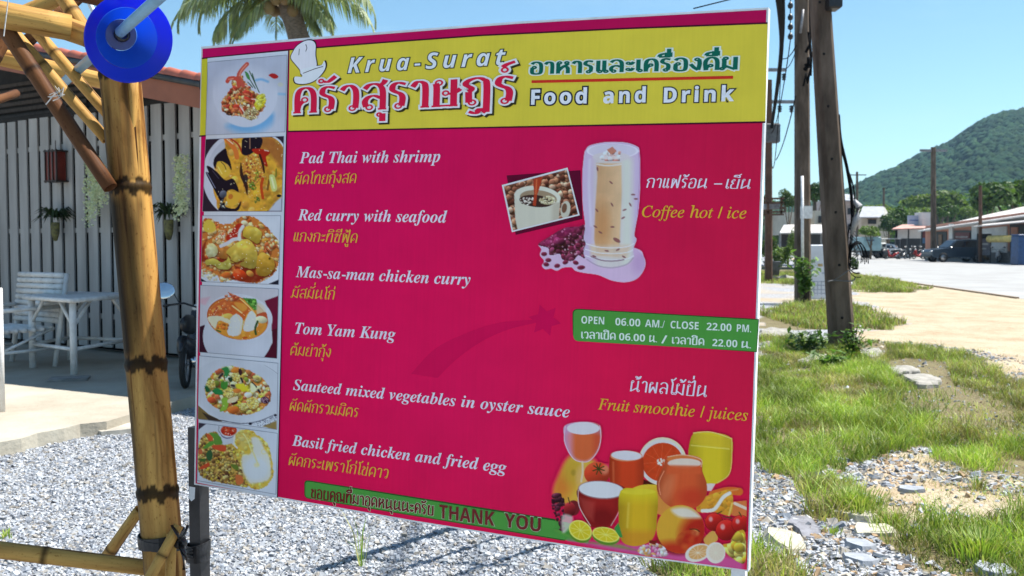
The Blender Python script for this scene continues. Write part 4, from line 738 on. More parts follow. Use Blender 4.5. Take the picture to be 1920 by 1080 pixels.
def gridprint(name, corners, fn, step, z, label=None, alpha=False):
    """mesh of small faces on the sign plane; colour of each point = the printed ink there"""
    c = np.array(corners, float); w = max(np.linalg.norm(c[1]-c[0]), np.linalg.norm(c[2]-c[3])); h = max(np.linalg.norm(c[3]-c[0]), np.linalg.norm(c[2]-c[1])); nu, nv = int(w/step)+2, int(h/step)+2
    U, V = np.meshgrid(np.linspace(0, 1, nu), np.linspace(0, 1, nv)); U = U.ravel()[:, None]; V = V.ravel()[:, None]
    P = (c[0]*(1-U)+c[1]*U)*(1-V)+(c[3]*(1-U)+c[2]*U)*V
    cols, al = fn(P[:, 0], P[:, 1])
    L3 = np.array([tuple(sl_(a, b_)) for a, b_ in P]); L3[:, 2] = z
    I, J = np.meshgrid(np.arange(nu-1), np.arange(nv-1)); k = (J*nu+I).ravel(); Q = np.stack([k, k+nu, k+nu+1, k+1], 1)
    if alpha:
        Q = Q[(al[Q].max(1) > .02)]; used = np.unique(Q); mp_ = -np.ones(len(P), int); mp_[used] = np.arange(len(used)); Q = mp_[Q]; L3 = L3[used]; cols = cols[used]
    return npmesh(name, L3, Q, print_m, colors=ink(cols), loc=Vector((0, 0, 0)), parent=sign, **({'label': label} if label else {}))
def colored(mb, name, c, label=None):
    cc = ink1(c); mb.c = [cc]*len(mb.v); return lb(mb, name, print_m, **({'label': label} if label else {}))
e = 3
def bgprint():
    us = np.linspace(0, 1, 48); T_ = [TL]+TOPP[::-1]+[TR]; B_ = [BL]+BOTT+[BR]; f = lambda P, x: np.interp(x, [p[0] for p in P], [p[1] for p in P]); V, Px = [], []
    for u in us:
        xt = TL[0]+e+(TR[0]-TL[0]-2*e-1)*u; xb = BL[0]+e+(BR[0]-BL[0]-2*e)*u; yt = f(T_, xt)+4.5; yb = f(B_, xb)-3
        for v in np.linspace(0, 1, 40): Px.append((xt+(xb-xt)*v, yt+(yb-yt)*v))
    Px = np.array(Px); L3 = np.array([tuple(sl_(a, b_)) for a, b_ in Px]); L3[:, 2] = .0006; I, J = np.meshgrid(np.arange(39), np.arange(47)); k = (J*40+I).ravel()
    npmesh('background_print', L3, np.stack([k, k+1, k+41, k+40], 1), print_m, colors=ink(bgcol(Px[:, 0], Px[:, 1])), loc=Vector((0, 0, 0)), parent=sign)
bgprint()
def flatp(name, poly, z, c, label=None):
    m = MB(); f = [sl_(*p) for p in poly]; m.add([Vector((p.x, p.y, z)) for p in f], [tuple(range(len(f)))]); return colored(m, name, c, label)
YC = (209, 186, 64)
flatp('yellow_band', [(536, 91), (534, 244), (1433, 226), (1437, 40), (1170, 50.5), (900, 63.5), (700, 78)], .0010, YC)
flatp('yellow_band', [(371, 109), (367, 253), (379, 253), (383, 107)], .0010, (196, 186, 50), 'narrow yellow strip left of the food pictures')
def strokes_mesh(lines, w, z, m=None):
    m = m or MB()
    for k, l in enumerate(lines):
        p = [sl_(*q) for q in l]
        for a, b_ in zip(p[:-1], p[1:]):
            d = (b_-a).normalized(); s_ = Vector((-d.y, d.x, 0))*w/2; vs = [a-s_, b_-s_, b_+s_, a+s_]; m.add([Vector((v.x, v.y, z+k*3e-5)) for v in vs], [(0, 1, 2, 3)])
    return m
PXM = (sl_(900, 500)-sl_(901, 500)).length                        # one photo pixel in metres near the middle
colored(strokes_mesh([[(371, 107.5), (536, 91), (700, 78), (900, 63.5), (1170, 50.5), (1437, 40)], [(533, 245), (1433, 227)], [(366, 254), (379, 253)]], 2.6*PXM, .0014), 'rule_line', (70, 12, 40))
flatp('picture_strip', [(382, 107), (361, 0), (361, 0)][:0] or [(382, 107), (379, 253), (362, 907), (513, 935), (534, 93)], .0018, PW)
colored(strokes_mesh([[(534.5, 93), (513.5, 935)]], 2.0*PXM, .0022), 'rule_line', (60, 14, 45))
for i, (a, b_, c, d, ox, oy, k, fn) in enumerate(FOOD):
    names = ['shrimp noodles', 'red curry with mussels', 'chicken and potato curry', 'shrimp soup', 'mixed vegetables', 'minced chicken rice and fried egg']
    def go(X, Y, fn=fn, ox=ox, oy=oy, k=k): P = Pic(X, Y, ox, oy, k, PW); fn(P); return P.C, P.A
    gridprint('food_picture', [a, b_, c, d], go, 1.25, .0024, 'printed picture of a plate of '+names[i])
    colored(strokes_mesh([[a, b_], [b_, c], [c, d], [d, a]], .9*PXM, .0028), 'picture_outline', (130, 130, 150))
flatp('photo_shadow', [(945, 328), (1084, 318), (1088, 410), (962, 440)], .0012, (90, 8, 42))
flatp('photo_frame', [(936, 346), (1060, 313), (1083, 403), (955, 435)], .0018, (208, 200, 214))
def go(X, Y): P = Pic(X, Y, 930, 250, 3.724, PW); pic_cup(P); return P.C, P.A
gridprint('coffee_picture', [(940, 348.5), (1058.5, 317), (1079.5, 401), (957.5, 431.5)], go, 1.2, .0024, 'printed picture of a white cup of coffee on beans')
def go(X, Y): P = Pic(X, Y, 930, 250, 3.724, bgcol(X, Y)); pic_beans(P); P.A[:] = np.maximum(P.A, 0); pic_glass(P); return P.C, P.A
gridprint('iced_coffee_picture', [(1003, 262), (1212, 262), (1212, 534), (1003, 534)], go, 1.2, .0026, 'printed picture of iced coffee in a tall glass with beans', alpha=True)
def go(X, Y): P = Pic(X, Y, 1020, 780, 3.6, bgcol(X, Y)); P.C0 = None; pic_fruit(P, None); return P.C, P.A
# ---- green boxes, star
def rounded(px4, r, n=5):
    c = [Vector(p) for p in px4]; o = []; L = len(c)
    for i in range(L):
        a, b_, d = c[i-1], c[i], c[(i+1) % L]; u = (a-b_).normalized(); v = (d-b_).normalized()
        p0, p2 = b_+u*r, b_+v*r
        for k in range(n+1): t = k/n; q = p0*(1-t)**2+b_*2*t*(1-t)+p2*t*t; o.append((q.x, q.y))
    return o
def roundleft(tl, bl, br, tr, r): 
    full = rounded([tl, bl, br, tr], r); h = len(full)//4; return full[:2*h]+[br, tr]
GR = (76, 140, 62)
flatp('green_panel', roundleft((1069, 579), (1070, 637), (1417, 661.5), (1421, 599), 11), .0014, (30, 70, 30)); flatp('green_panel', roundleft((1071, 580.5), (1071, 640), (1416, 660), (1419.5, 600.5), 10), .0018, GR)
flatp('green_panel', roundleft((564, 902), (564, 936), (1100, 1025), (1103, 987), 8), .0014, (40, 80, 35), None); flatp('green_panel', roundleft((566, 904), (566, 935), (1099, 1022.5), (1102, 990), 7), .0018, GR)
def go2(X, Y):
    P = Pic(X, Y, 1020, 780, 3.6, bgcol(X, Y)); g = inpoly(X, Y, [(900, 955), (1103, 990), (1099, 1023), (900, 990)]); P.C[g] = GR; pic_fruit(P, None); return P.C, P.A
gridprint('fruit_picture', [(1028, 788), (1399, 788), (1397, 1072), (1028, 1020)], go2, 1.2, .0030, 'printed picture of juices in glasses with cut fruit', alpha=True)
st = []
for i in range(12): t = math.tau*i/12+.2; r = 31 if i % 2 == 0 else 17; st.append((1017+r*math.cos(t), 601+r*math.sin(t)))
flatp('printed_star', st, .0010, (200, 8, 78), 'dark magenta printed star with a curved tail')
sw = cr_open([(1000, 600), (930, 606), (870, 625), (810, 655), (765, 702)], 5); sw2 = cr_open([(815, 710), (850, 675), (900, 640), (950, 618), (1000, 606)], 5)
tail = MB(); fa = [sl_(*p) for p in sw]; fb_ = [sl_(*p) for p in sw2][::-1]
for i in range(len(fa)-1): vs = [fa[i], fb_[i], fb_[i+1], fa[i+1]]; tail.add([Vector((v.x, v.y, .0011)) for v in vs], [(3, 2, 1, 0)])
colored(tail, 'printed_tail', (202, 9, 78))
# ---- chef hat drawing
def c3(pts): return [(x/2.918+360, y/2.918+50) for x, y in pts]
hat = c3(cr_closed([np.array(p, float) for p in [(523, 165), (535, 130), (558, 98), (600, 72), (638, 70), (658, 92), (657, 150), (663, 212), (620, 240), (580, 255), (572, 230), (548, 200)]], 4))
brim = c3(cr_closed([np.array(p, float) for p in [(577, 232), (640, 212), (690, 205), (705, 182), (714, 205), (702, 240), (660, 285), (610, 306), (560, 306), (543, 292), (546, 268), (585, 268)]], 4))
def grow(p, s_): cx = sum(a for a, _ in p)/len(p); cy = sum(b for _, b in p)/len(p); return [(cx+(x-cx)*s_, cy+(y-cy)*s_) for x, y in p]
flatp('chef_hat', grow(hat, 1.07), .0020, (45, 30, 40)); flatp('chef_hat', grow(brim, 1.08), .0022, (45, 30, 40)); flatp('chef_hat', hat, .0026, (214, 208, 224)); flatp('chef_hat', brim, .0028, (218, 214, 228))
colored(strokes_mesh([c3([(570, 115), (567, 150)]), c3([(605, 90), (612, 110), (605, 130)]), c3([(590, 250), (655, 225), (700, 212)])], 1.2*PXM, .0032), 'hat_crease', (45, 30, 40))
colored(strokes_mesh([[(992, 151), (1372, 142.5)]], 4.6*PXM, .0016), 'rule_line', (196, 48, 36))
# ---------------------------------------------------------------- latin lettering (Blender's own font)
_cache = {}
def textmesh(s, off=0., space=1.):
    k = (s, off, space)
    if k in _cache: return _cache[k]
    c = bpy.data.curves.new('tmp', 'FONT'); c.body = s; c.size = 1; c.offset = off; c.space_character = space; c.resolution_u = 4; c.fill_mode = 'FRONT'
    o = bpy.data.objects.new('tmp', c); COL.objects.link(o); bpy.context.view_layer.update(); me = o.to_mesh()
    V = np.array([tuple(v.co) for v in me.vertices]).reshape(-1, 3); Fs = [tuple(p.vertices) for p in me.polygons]; o.to_mesh_clear(); bpy.data.objects.remove(o); bpy.data.curves.remove(c)
    _cache[k] = (V, Fs); return V, Fs
def alpha_map(s, up, lo, dg=None, h=None):
    o = ''
    for ch in s:
        if 'A' <= ch <= 'Z': o += chr(up+ord(ch)-65)
        elif ch == 'h' and h: o += chr(h)
        elif 'a' <= ch <= 'z': o += chr(lo+ord(ch)-97)
        elif '0' <= ch <= '9' and dg: o += chr(dg+ord(ch)-48)
        else: o += ch
    return o
def bserif(s): return alpha_map(s, 0x1D468, 0x1D482)
def iserif(s): return alpha_map(s, 0x1D434, 0x1D44E, None, 0x210E)
def bsans(s): return alpha_map(s, 0x1D5D4, 0x1D5EE, 0x1D7EC)
def bisans(s): return alpha_map(s, 0x1D63C, 0x1D656)
def place(V, Fs, W0, W1, caph, p0, p1, hpx, z, c, name='lettering', label=None, dx=0, dy=0):
    """text plane (x along W0..W1, cap height caph) onto the sign between photo points p0, p1"""
    a, b_ = sl_(*p0), sl_(*p1); X = (b_-a)/(W1-W0); pm = ((p0[0]+p1[0])/2, (p0[1]+p1[1])/2); Yh = (sl_(pm[0], pm[1]-hpx)-sl_(*pm)).length/caph
    Xd = X.normalized(); Yd = Vector((-Xd.y, Xd.x, 0)); Yd = Vector((0, 1, 0)) if abs(Xd.y) > .5 else (Yd*.5+Vector((0, .5, 0))).normalized()
    sc_y = 1.0
    m = MB(); m.v = [tuple(a+X*(v[0]-W0)+Yd*(v[1]*Yh)+Vector((dx*PXM, -dy*PXM, z+v[2]))) for v in V]; m.f = list(Fs); m.c = [ink1(c)]*len(m.v); m.sm = [False]*len(Fs)
    for q in range(len(m.v)): m.v[q] = (m.v[q][0], m.v[q][1], z+V[q][2])
    return lb(m, name, print_m, **({'label': label} if label else {}))
def latin(s, p0, p1, hpx, c, z=.0022, off=0., outline=None, space=1., caph=.7, label=None, shadow=None):
    V, Fs = textmesh(s, off, space); W0, W1 = V[:, 0].min(), V[:, 0].max()
    if outline:
        V2, F2 = textmesh(s, off+outline[0], space); place(V2, F2, W0, W1, caph, p0, p1, hpx, z-.0004, outline[1])
    return place(V, Fs, W0, W1, caph, p0, p1, hpx, z, c, label=label)
WT = (228, 200, 224)
for s, p0, p1, h in (('Pad Thai with shrimp', (555, 305), (820, 302.5), 23), ('Red curry with seafood', (552, 412.5), (833, 417), 23), ('Mas-sa-man chicken curry', (548, 519.5), (877, 535), 23), ('Tom Yam Kung', (547, 626), (736, 638), 23),
    ('Sauteed mixed vegetables in oyster sauce', (543, 732), (1064, 785), 22.5), ('Basil fried chicken and fried egg', (541, 837), (945, 889.5), 22.5)):
    latin(bserif(s), p0, p1, h, WT, caph=.72, label='white italic dish name reading '+s)
YT = (214, 160, 52)
latin(iserif('Coffee hot / ice'), (1200, 406), (1397, 409), 22, YT, off=.006, caph=.72); latin(iserif('Fruit smoothie / juices'), (1117, 769), (1400, 791), 22, YT, off=.006, caph=.72)
latin(bisans('Krua-Surat'), (646, 135), (943, 119), 31, (216, 214, 228), off=.0, outline=(.042, (30, 45, 50)), space=1.35, caph=.74, label='white spaced italic shop name with dark outline')
latin(bsans('Food')+' '*1, (991, 194), (1096, 191.5), 28.5, (216, 212, 228), off=.016, outline=(.07, (25, 30, 50)), space=1.3, caph=.74); latin(bsans('and'), (1127, 191.5), (1207, 189.5), 28.5, (216, 212, 228), off=.016, outline=(.054, (25, 30, 50)), space=1.3, caph=.74); latin(bsans('Drink'), (1241, 190), (1374, 187), 28.5, (216, 212, 228), off=.016, outline=(.054, (25, 30, 50)), space=1.3, caph=.74)
WG = (206, 214, 212)
for s, a, b_ in (('OPEN', (1086, 607), (1129, 609)), ('06.00', (1150, 610.5), (1197, 613)), ('AM./', (1206, 613.5), (1243, 615.5)), ('CLOSE', (1254, 616), (1307, 618.8)), ('22.00', (1322, 619.5), (1369, 622)), ('PM.', (1379, 622.5), (1406, 624))): latin(bsans(s), a, b_, 14.5, WG, caph=.74)
for s, a, b_ in (('06.00', (1157, 638.5), (1206, 641.5)), ('22.00', (1333, 649.8), (1380, 652.3))): latin(bsans(s), a, b_, 14, WG, caph=.74)
latin(bsans('THANK'), (818, 974), (922, 989), 27, (112, 36, 40), outline=(.035, (186, 196, 170)), caph=.74); latin(bsans('YOU'), (941, 990.5), (1009, 1000.5), 27, (112, 36, 40), outline=(.035, (186, 196, 170)), caph=.74)
# ---------------------------------------------------------------- Thai lettering drawn with a pen: strokes in units of the letter height
o_ = 'o'
TH = {  # char: (advance, [strokes]); a stroke is a list of points, or ('o', x, y, r) for a loop
'ก': (.78, [[(.16, 0), (.16, .5)], [(.16, .5), (.24, .62), (.08, .78), (.16, .92), (.38, 1), (.56, .93), (.64, .74), (.64, 0)]]),
'ค': (.80, [(o_, .38, .52, .09), [(.31, .45), (.2, .3), (.16, .1)], [(.16, 0), (.15, .6), (.22, .9), (.4, 1), (.57, .92), (.66, .65), (.66, 0)]]),
'ด': (.80, [(o_, .36, .36, .09), [(.28, .32), (.18, .2), (.16, .05)], [(.16, 0), (.12, .6), (.22, .9), (.4, 1), (.57, .92), (.66, .65), (.66, 0)]]),
'ต': (.82, [(o_, .36, .36, .09), [(.28, .32), (.18, .2), (.16, .05)], [(.16, 0), (.1, .6), (.2, .92), (.32, .98), (.4, .86), (.48, .98), (.6, .9), (.68, .6), (.68, 0)]]),
'ร': (.62, [(o_, .3, .1, .09), [(.39, .1), (.42, .4), (.36, .56), (.2, .66), (.12, .76), (.16, .92), (.3, .99), (.5, .93)]]),
'ว': (.66, [(o_, .42, .1, .09), [(.51, .1), (.53, .5), (.5, .82), (.36, .98), (.2, .95), (.1, .82)]]),
'ล': (.80, [(o_, .26, .1, .09), [(.17, .12), (.13, .32), (.22, .48), (.4, .54), (.64, .42)], [(.12, .82), (.24, .96), (.42, 1), (.58, .9), (.65, .66), (.65, 0)]]),
'ส': (.80, [(o_, .26, .1, .09), [(.17, .12), (.13, .32), (.22, .48), (.4, .54), (.64, .42)], [(.12, .82), (.24, .96), (.42, 1), (.58, .9), (.65, .66), (.65, 0)], [(.54, .92), (.66, 1.02), (.72, 1.14)]]),
'ษ': (.88, [(o_, .23, .9, .09), [(.14, .88), (.17, .7), (.17, 0)], [(.17, .03), (.62, .03)], [(.64, 0), (.64, 1)], (o_, .42, .5, .08), [(.5, .46), (.66, .5), (.82, .64)]]),
'ฎ': (.82, [(o_, .26, .1, .09), [(.17, .1), (.16, .5)], [(.16, .5), (.24, .62), (.08, .78), (.16, .92), (.38, 1), (.56, .93), (.64, .74), (.64, -.28)], [(.64, -.28), (.48, -.16), (.36, -.3), (.18, -.24)]]),
'อ': (.74, [(o_, .24, .56, .09), [(.15, .55), (.13, .3), (.15, .1), (.26, .02), (.46, .02), (.58, .12), (.61, .5), (.57, .86), (.4, 1), (.22, .97), (.12, .84)]]),
'ห': (.84, [(o_, .23, .9, .09), [(.14, .88), (.17, .7), (.17, 0)], [(.17, .2), (.4, .56), (.58, .7), (.68, .84)], (o_, .6, .9, .09), [(.42, .55), (.56, .58), (.66, .42), (.67, 0)]]),
'า': (.58, [[(.08, .8), (.2, .97), (.36, .95), (.44, .76), (.44, 0)]]),
'ะ': (.50, [(o_, .16, .72, .08), [(.2, .64), (.3, .64), (.42, .82)], (o_, .16, .22, .08), [(.2, .14), (.3, .14), (.42, .32)]]),
'เ': (.36, [(o_, .24, .1, .09), [(.15, .1), (.15, 1)]]),
'แ': (.66, [(o_, .24, .1, .09), [(.15, .1), (.15, 1)], (o_, .54, .1, .09), [(.45, .1), (.45, 1)]]),
'ม': (.84, [(o_, .23, .9, .09), [(.14, .88), (.17, .7), (.17, .12)], (o_, .09, .1, .085), [(.17, .34), (.66, .03)], [(.67, 0), (.67, 1)]]),
'น': (.92, [(o_, .23, .9, .09), [(.14, .88), (.17, .7), (.17, 0)], [(.17, .03), (.66, .36)], (o_, .76, .1, .085), [(.67, .12), (.67, 1)]]),
'ผ': (.84, [(o_, .25, .88, .09), [(.16, .84), (.14, .6), (.16, 0)], [(.16, 0), (.4, .56)], [(.4, .56), (.65, 0)], [(.66, 0), (.66, 1)]]),
'พ': (.88, [(o_, .22, .9, .09), [(.13, .88), (.18, .7), (.2, 0)], [(.2, 0), (.44, .9)], [(.44, .9), (.68, 0)], [(.7, 0), (.72, 1)]]),
'ฟ': (.88, [(o_, .22, .9, .09), [(.13, .88), (.18, .7), (.2, 0)], [(.2, 0), (.44, .9)], [(.44, .9), (.68, 0)], [(.7, 0), (.72, 1.36)]]),
'บ': (.80, [(o_, .23, .9, .09), [(.14, .88), (.17, .7), (.17, 0)], [(.17, .03), (.62, .03)], [(.64, 0), (.64, 1)]]),
'ป': (.80, [(o_, .23, .9, .09), [(.14, .88), (.17, .7), (.17, 0)], [(.17, .03), (.62, .03)], [(.64, 0), (.64, 1.36)]]),
'ท': (.84, [(o_, .23, .9, .09), [(.14, .88), (.17, .7), (.17, 0)], [(.17, .5), (.34, .9), (.52, 1), (.64, .86), (.67, .6), (.67, 0)]]),
'ย': (.80, [(o_, .26, .88, .09), [(.16, .86), (.14, .68), (.3, .54)], [(.3, .54), (.15, .42), (.14, .16), (.22, .03), (.64, .03)], [(.65, 0), (.65, 1)]]),
'ง': (.64, [(o_, .38, .88, .09), [(.47, .88), (.5, .5), (.44, .04)], [(.44, .04), (.28, .2), (.08, .52)]]),
'ข': (.74, [(o_, .2, .88, .09), [(.29, .9), (.32, .74), (.18, .58), (.16, .3), (.18, .06)], [(.18, .03), (.56, .03)], [(.57, 0), (.57, 1)]]),
'ซ': (.78, [(o_, .16, .84, .08), [(.24, .82), (.28, .96), (.36, .8), (.2, .56), (.18, .3), (.2, .06)], [(.2, .03), (.58, .03)], [(.59, 0), (.57, .72), (.7, 1.06)]]),
'ณ': (1.1, [(o_, .26, .1, .09), [(.17, .1), (.16, .5)], [(.16, .5), (.24, .62), (.08, .78), (.16, .92), (.34, 1), (.5, .93), (.56, .74), (.56, .02)], [(.56, .02), (.7, .28), (.84, .14)], (o_, .93, .1, .09), [(.95, .15), (.96, 1)]]),
'ไ': (.44, [(o_, .34, .1, .09), [(.25, .1), (.25, 1.0)], [(.25, 1.0), (.1, 1.36)], [(.1, 1.36), (.25, 1.28), (.46, 1.5)]]),
' ': (.42, []), '-': (.55, [[(.08, .45), (.46, .45)]]), '/': (.5, [[(.05, -.1), (.42, 1.1)]]), '.': (.26, [[(.1, 0), (.12, .12)]]),
}
UP = {'ั': [(o_, -.5, 1.24, .07), [(-.43, 1.22), (-.28, 1.2), (-.06, 1.4)]], 'ิ': [[(-.62, 1.16), (-.54, 1.34), (-.34, 1.4), (-.14, 1.32), (-.08, 1.16)], [(-.62, 1.16), (-.08, 1.16)]],
 'ี': [[(-.62, 1.16), (-.54, 1.34), (-.34, 1.4), (-.14, 1.32)], [(-.62, 1.16), (-.08, 1.16)], [(-.1, 1.14), (-.1, 1.5)]], 'ื': [[(-.62, 1.16), (-.54, 1.34), (-.34, 1.4), (-.2, 1.32)], [(-.62, 1.16), (-.08, 1.16)], [(-.1, 1.14), (-.1, 1.5)], [(-.26, 1.18), (-.26, 1.5)]],
 'ํ': [(o_, -.2, 1.28, .09)], '็': [(o_, -.4, 1.26, .06), [(-.5, 1.2), (-.52, 1.36), (-.3, 1.4), (-.12, 1.3), (-.14, 1.16), (-.3, 1.2)], [(-.2, 1.38), (-.02, 1.52)]]}
LOW = {'ุ': [(o_, -.24, -.2, .065), [(-.15, -.16), (-.15, -.46)]], 'ู': [(o_, -.36, -.2, .06), [(-.28, -.18), (-.28, -.42), (-.1, -.42)], [(-.1, -.14), (-.1, -.44)]]}
TONE = {'่': [[(-.16, 0), (-.16, .3)]], '้': [(o_, -.42, .2, .06), [(-.36, .22), (-.28, .1), (-.4, .02), (-.2, .04), (-.04, .3)]], '์': [(o_, -.3, .1, .08), [(-.36, .2), (-.24, .3), (-.04, .38)]]}
def thai_strokes(s):
    out = []; x = 0; hi = False; prev_ = 0
    def add(st, dx, dy):
        for k in st:
            if k[0] == o_: out.append((o_, k[1]+dx, k[2]+dy, k[3]))
            else: out.append([(a+dx, b+dy) for a, b in k])
    for ch in s:
        if ch in TH: add(TH[ch][1], x, 0); x += TH[ch][0]; hi = False; last = ch
        elif ch in UP: add(UP[ch], x-(.12 if last in 'ปฟ' else .04), 0); hi = True
        elif ch in LOW: add(LOW[ch], x, -.28 if last == 'ฎ' else 0)
        elif ch in TONE: add(TONE[ch], x-(.14 if last in 'ปฟ' else .04), 1.5 if hi else 1.14)
        elif ch == 'ำ': add(UP['ํ'], x, 0); add(TH['า'][1], x, 0); x += TH['า'][0]; hi = False
    return out, x
def thai_mesh(s, wv, wh, grow_=0., slant=0., serif=0):
    st, W = thai_strokes(s); V = []; Fs = []; z = 0.
    def ribbon(P, closed=False):
        nonlocal z
        P = np.array(P); n_ = len(P); z += 4e-6; base = len(V)
        for i in range(n_):
            d = P[(i+1) % n_]-P[i-1] if closed else P[min(i+1, n_-1)]-P[max(i-1, 0)]
            l = math.hypot(*d) or 1; d = d/l; w = (wh*(.85 if closed else 1)+(0 if closed else (wv-wh)*abs(d[1])**1.3))/2+grow_; nx, ny = -d[1]*w, d[0]*w; p = P[i]
            e = grow_ if not closed else 0
            if not closed and i == 0: p = p-d*e
            if not closed and i == n_-1: p = p+d*e
            V.append((p[0]+nx, p[1]+ny, z)); V.append((p[0]-nx, p[1]-ny, z))
        for i in range(n_ if closed else n_-1): a = base+2*i; b = base+2*((i+1) % n_); Fs.append((a, a+1, b+1, b))
    for k in st:
        if k[0] == o_:
            _, cx, cy, r = k; rr = r
            ribbon([(cx+rr*math.cos(t), cy+rr*math.sin(t)) for t in [math.tau*i/12 for i in range(12)]], True)
        else:
            ribbon(cr_open(k, 5) if len(k) > 2 else [k[0], ((k[0][0]+k[1][0])/2, (k[0][1]+k[1][1])/2), k[1]])
            if serif and len(k) >= 2:
                for q in (k[0], k[-1]):
                    if abs(q[1]) < .03: ribbon([(q[0]-.13, .02), (q[0], .025), (q[0]+.11, .02)])
    V = np.array(V); V[:, 0] += V[:, 1]*slant; V[:, 2] *= 1.0
    return V, [tuple(f[::-1]) for f in Fs], W
def thai(s, p0, p1, hpx, c, wv=.12, wh=.07, slant=0., z=.0022, outline=None, shadow=None, serif=0, label=None):
    V, Fs, W = thai_mesh(s, wv, wh, 0, slant, serif); W0 = .08; W1 = W-.1
    if shadow: V2, F2, _ = thai_mesh(s, wv, wh, outline[0], slant, serif); V2 = V2.copy(); V2[:, 0] += shadow[0]; V2[:, 1] -= shadow[1]; place(V2, F2, W0, W1, 1, p0, p1, hpx, z-.0009, shadow[2])
    if outline: V2, F2, _ = thai_mesh(s, wv, wh, outline[0], slant, serif); place(V2, F2, W0, W1, 1, p0, p1, hpx, z-.0005, outline[1])
    return place(V, Fs, W0, W1, 1, p0, p1, hpx, z, c, label=label)
thai('ครัวสุราษฎร์', (547, 211), (958, 192), 49, (204, 26, 66), .185, .065, z=.0034, outline=(.062, (222, 208, 220)), shadow=(.05, .07, (55, 50, 30)), serif=1, label='large red Thai shop name outlined in white')
thai('อาหารและเครื่องดื่ม', (991, 137), (1379, 128), 23, (18, 92, 80), .21, .13, z=.0024, outline=(.09, (206, 212, 210)), label='dark green Thai heading outlined in white')
YT2 = (216, 158, 60)
for s, p0, p1, h in (('ผัดไทยกุ้งสด', (546, 344.5), (660, 342), 17), ('แกงกะทิซีฟู้ด', (543, 452), (662, 455), 17), ('มัสมั่นไก่', (540, 558.5), (619, 562), 17), ('ต้มยำกุ้ง', (537.5, 666.5), (612, 671), 17), ('ผัดผักรวมมิตร', (536, 770.5), (664, 784), 17), ('ผัดกระเพราไก่ไข่ดาว', (534, 873.5), (720, 899.5), 17.5)):
    thai(s, p0, p1, h, YT2, .13, .06, .18, label='small yellow Thai dish name under its English line')
thai('ขอบคุณที่มาอุดหนุนนะครับ', (577, 936), (807, 969.5), 18, (104, 26, 32), .19, .13, 0, outline=(.038, (200, 206, 176)))
thai('กาแฟร้อน', (1208, 351), (1321, 352), 18, WT, .13, .07, .16); thai('-', (1336, 352), (1351, 352), 18, WT, .12, .12); thai('เย็น', (1357, 352.5), (1403, 353), 18, WT, .13, .07, .16)
thai('น้ำผลไม้ปั่น', (1177, 735), (1321, 746), 21, WT, .13, .07, .1)
thai('เวลาเปิด', (1086, 635), (1150, 638), 12.5, WG, .18, .12); thai('น.', (1214, 642), (1228, 642.5), 12.5, WG, .18, .12); thai('/', (1239, 643.5), (1246, 643.5), 12.5, WG, .18, .12); thai('เวลาปิด', (1257, 645), (1317, 648.5), 12.5, WG, .18, .12); thai('น.', (1388, 653), (1405, 654), 12.5, WG, .18, .12)
# ---- frame behind the board and its two black square legs
black_m = M_('black_paint', (.02, .02, .022), .35, var=.2, sc=30)
white_m = M_('white_tube', (.7, .7, .7), .4, var=.1, sc=12)
def leg(px, y0, off=-.028, w=.038, mat=black_m, label=None):
    m = MB(); a = S(px, y0, off-.02); b0 = Vector((a.x, a.y, a.z)); bt = Vector((a.x, a.y, -.05)); R3 = Matrix((SX.normalized(), -SN, Vector((0, 0, 1)))).transposed()
    m.box((b0+bt)/2, (w, w, b0.z-bt.z), Matrix.Rotation(math.atan2(SX.y, SX.x), 3, 'Z')); return m.build('leg', mat, sign, label=label)
leg(371, 800, label='black square steel leg at the left edge'); leg(1388, 900, w=.03, mat=white_m, label='white square steel leg at the right edge')
m = MB()
for a, b_ in (((380, 500), (1412, 500)), ((380, 160), (1425, 110)), ((372, 880), (1392, 1020))):
    m.path([S(*a, -.045), S(*b_, -.045)], .018, 4)
m.build('crossbar', black_m, sign)
m = MB(); m.quad(*[S(x, y, .004) for x, y in ((355, 912), (366, 914), (365, 935), (359, 940), (354, 934))]); m.build('torn_vinyl', white_edge, sign, label='torn flap of white vinyl under the left corner')
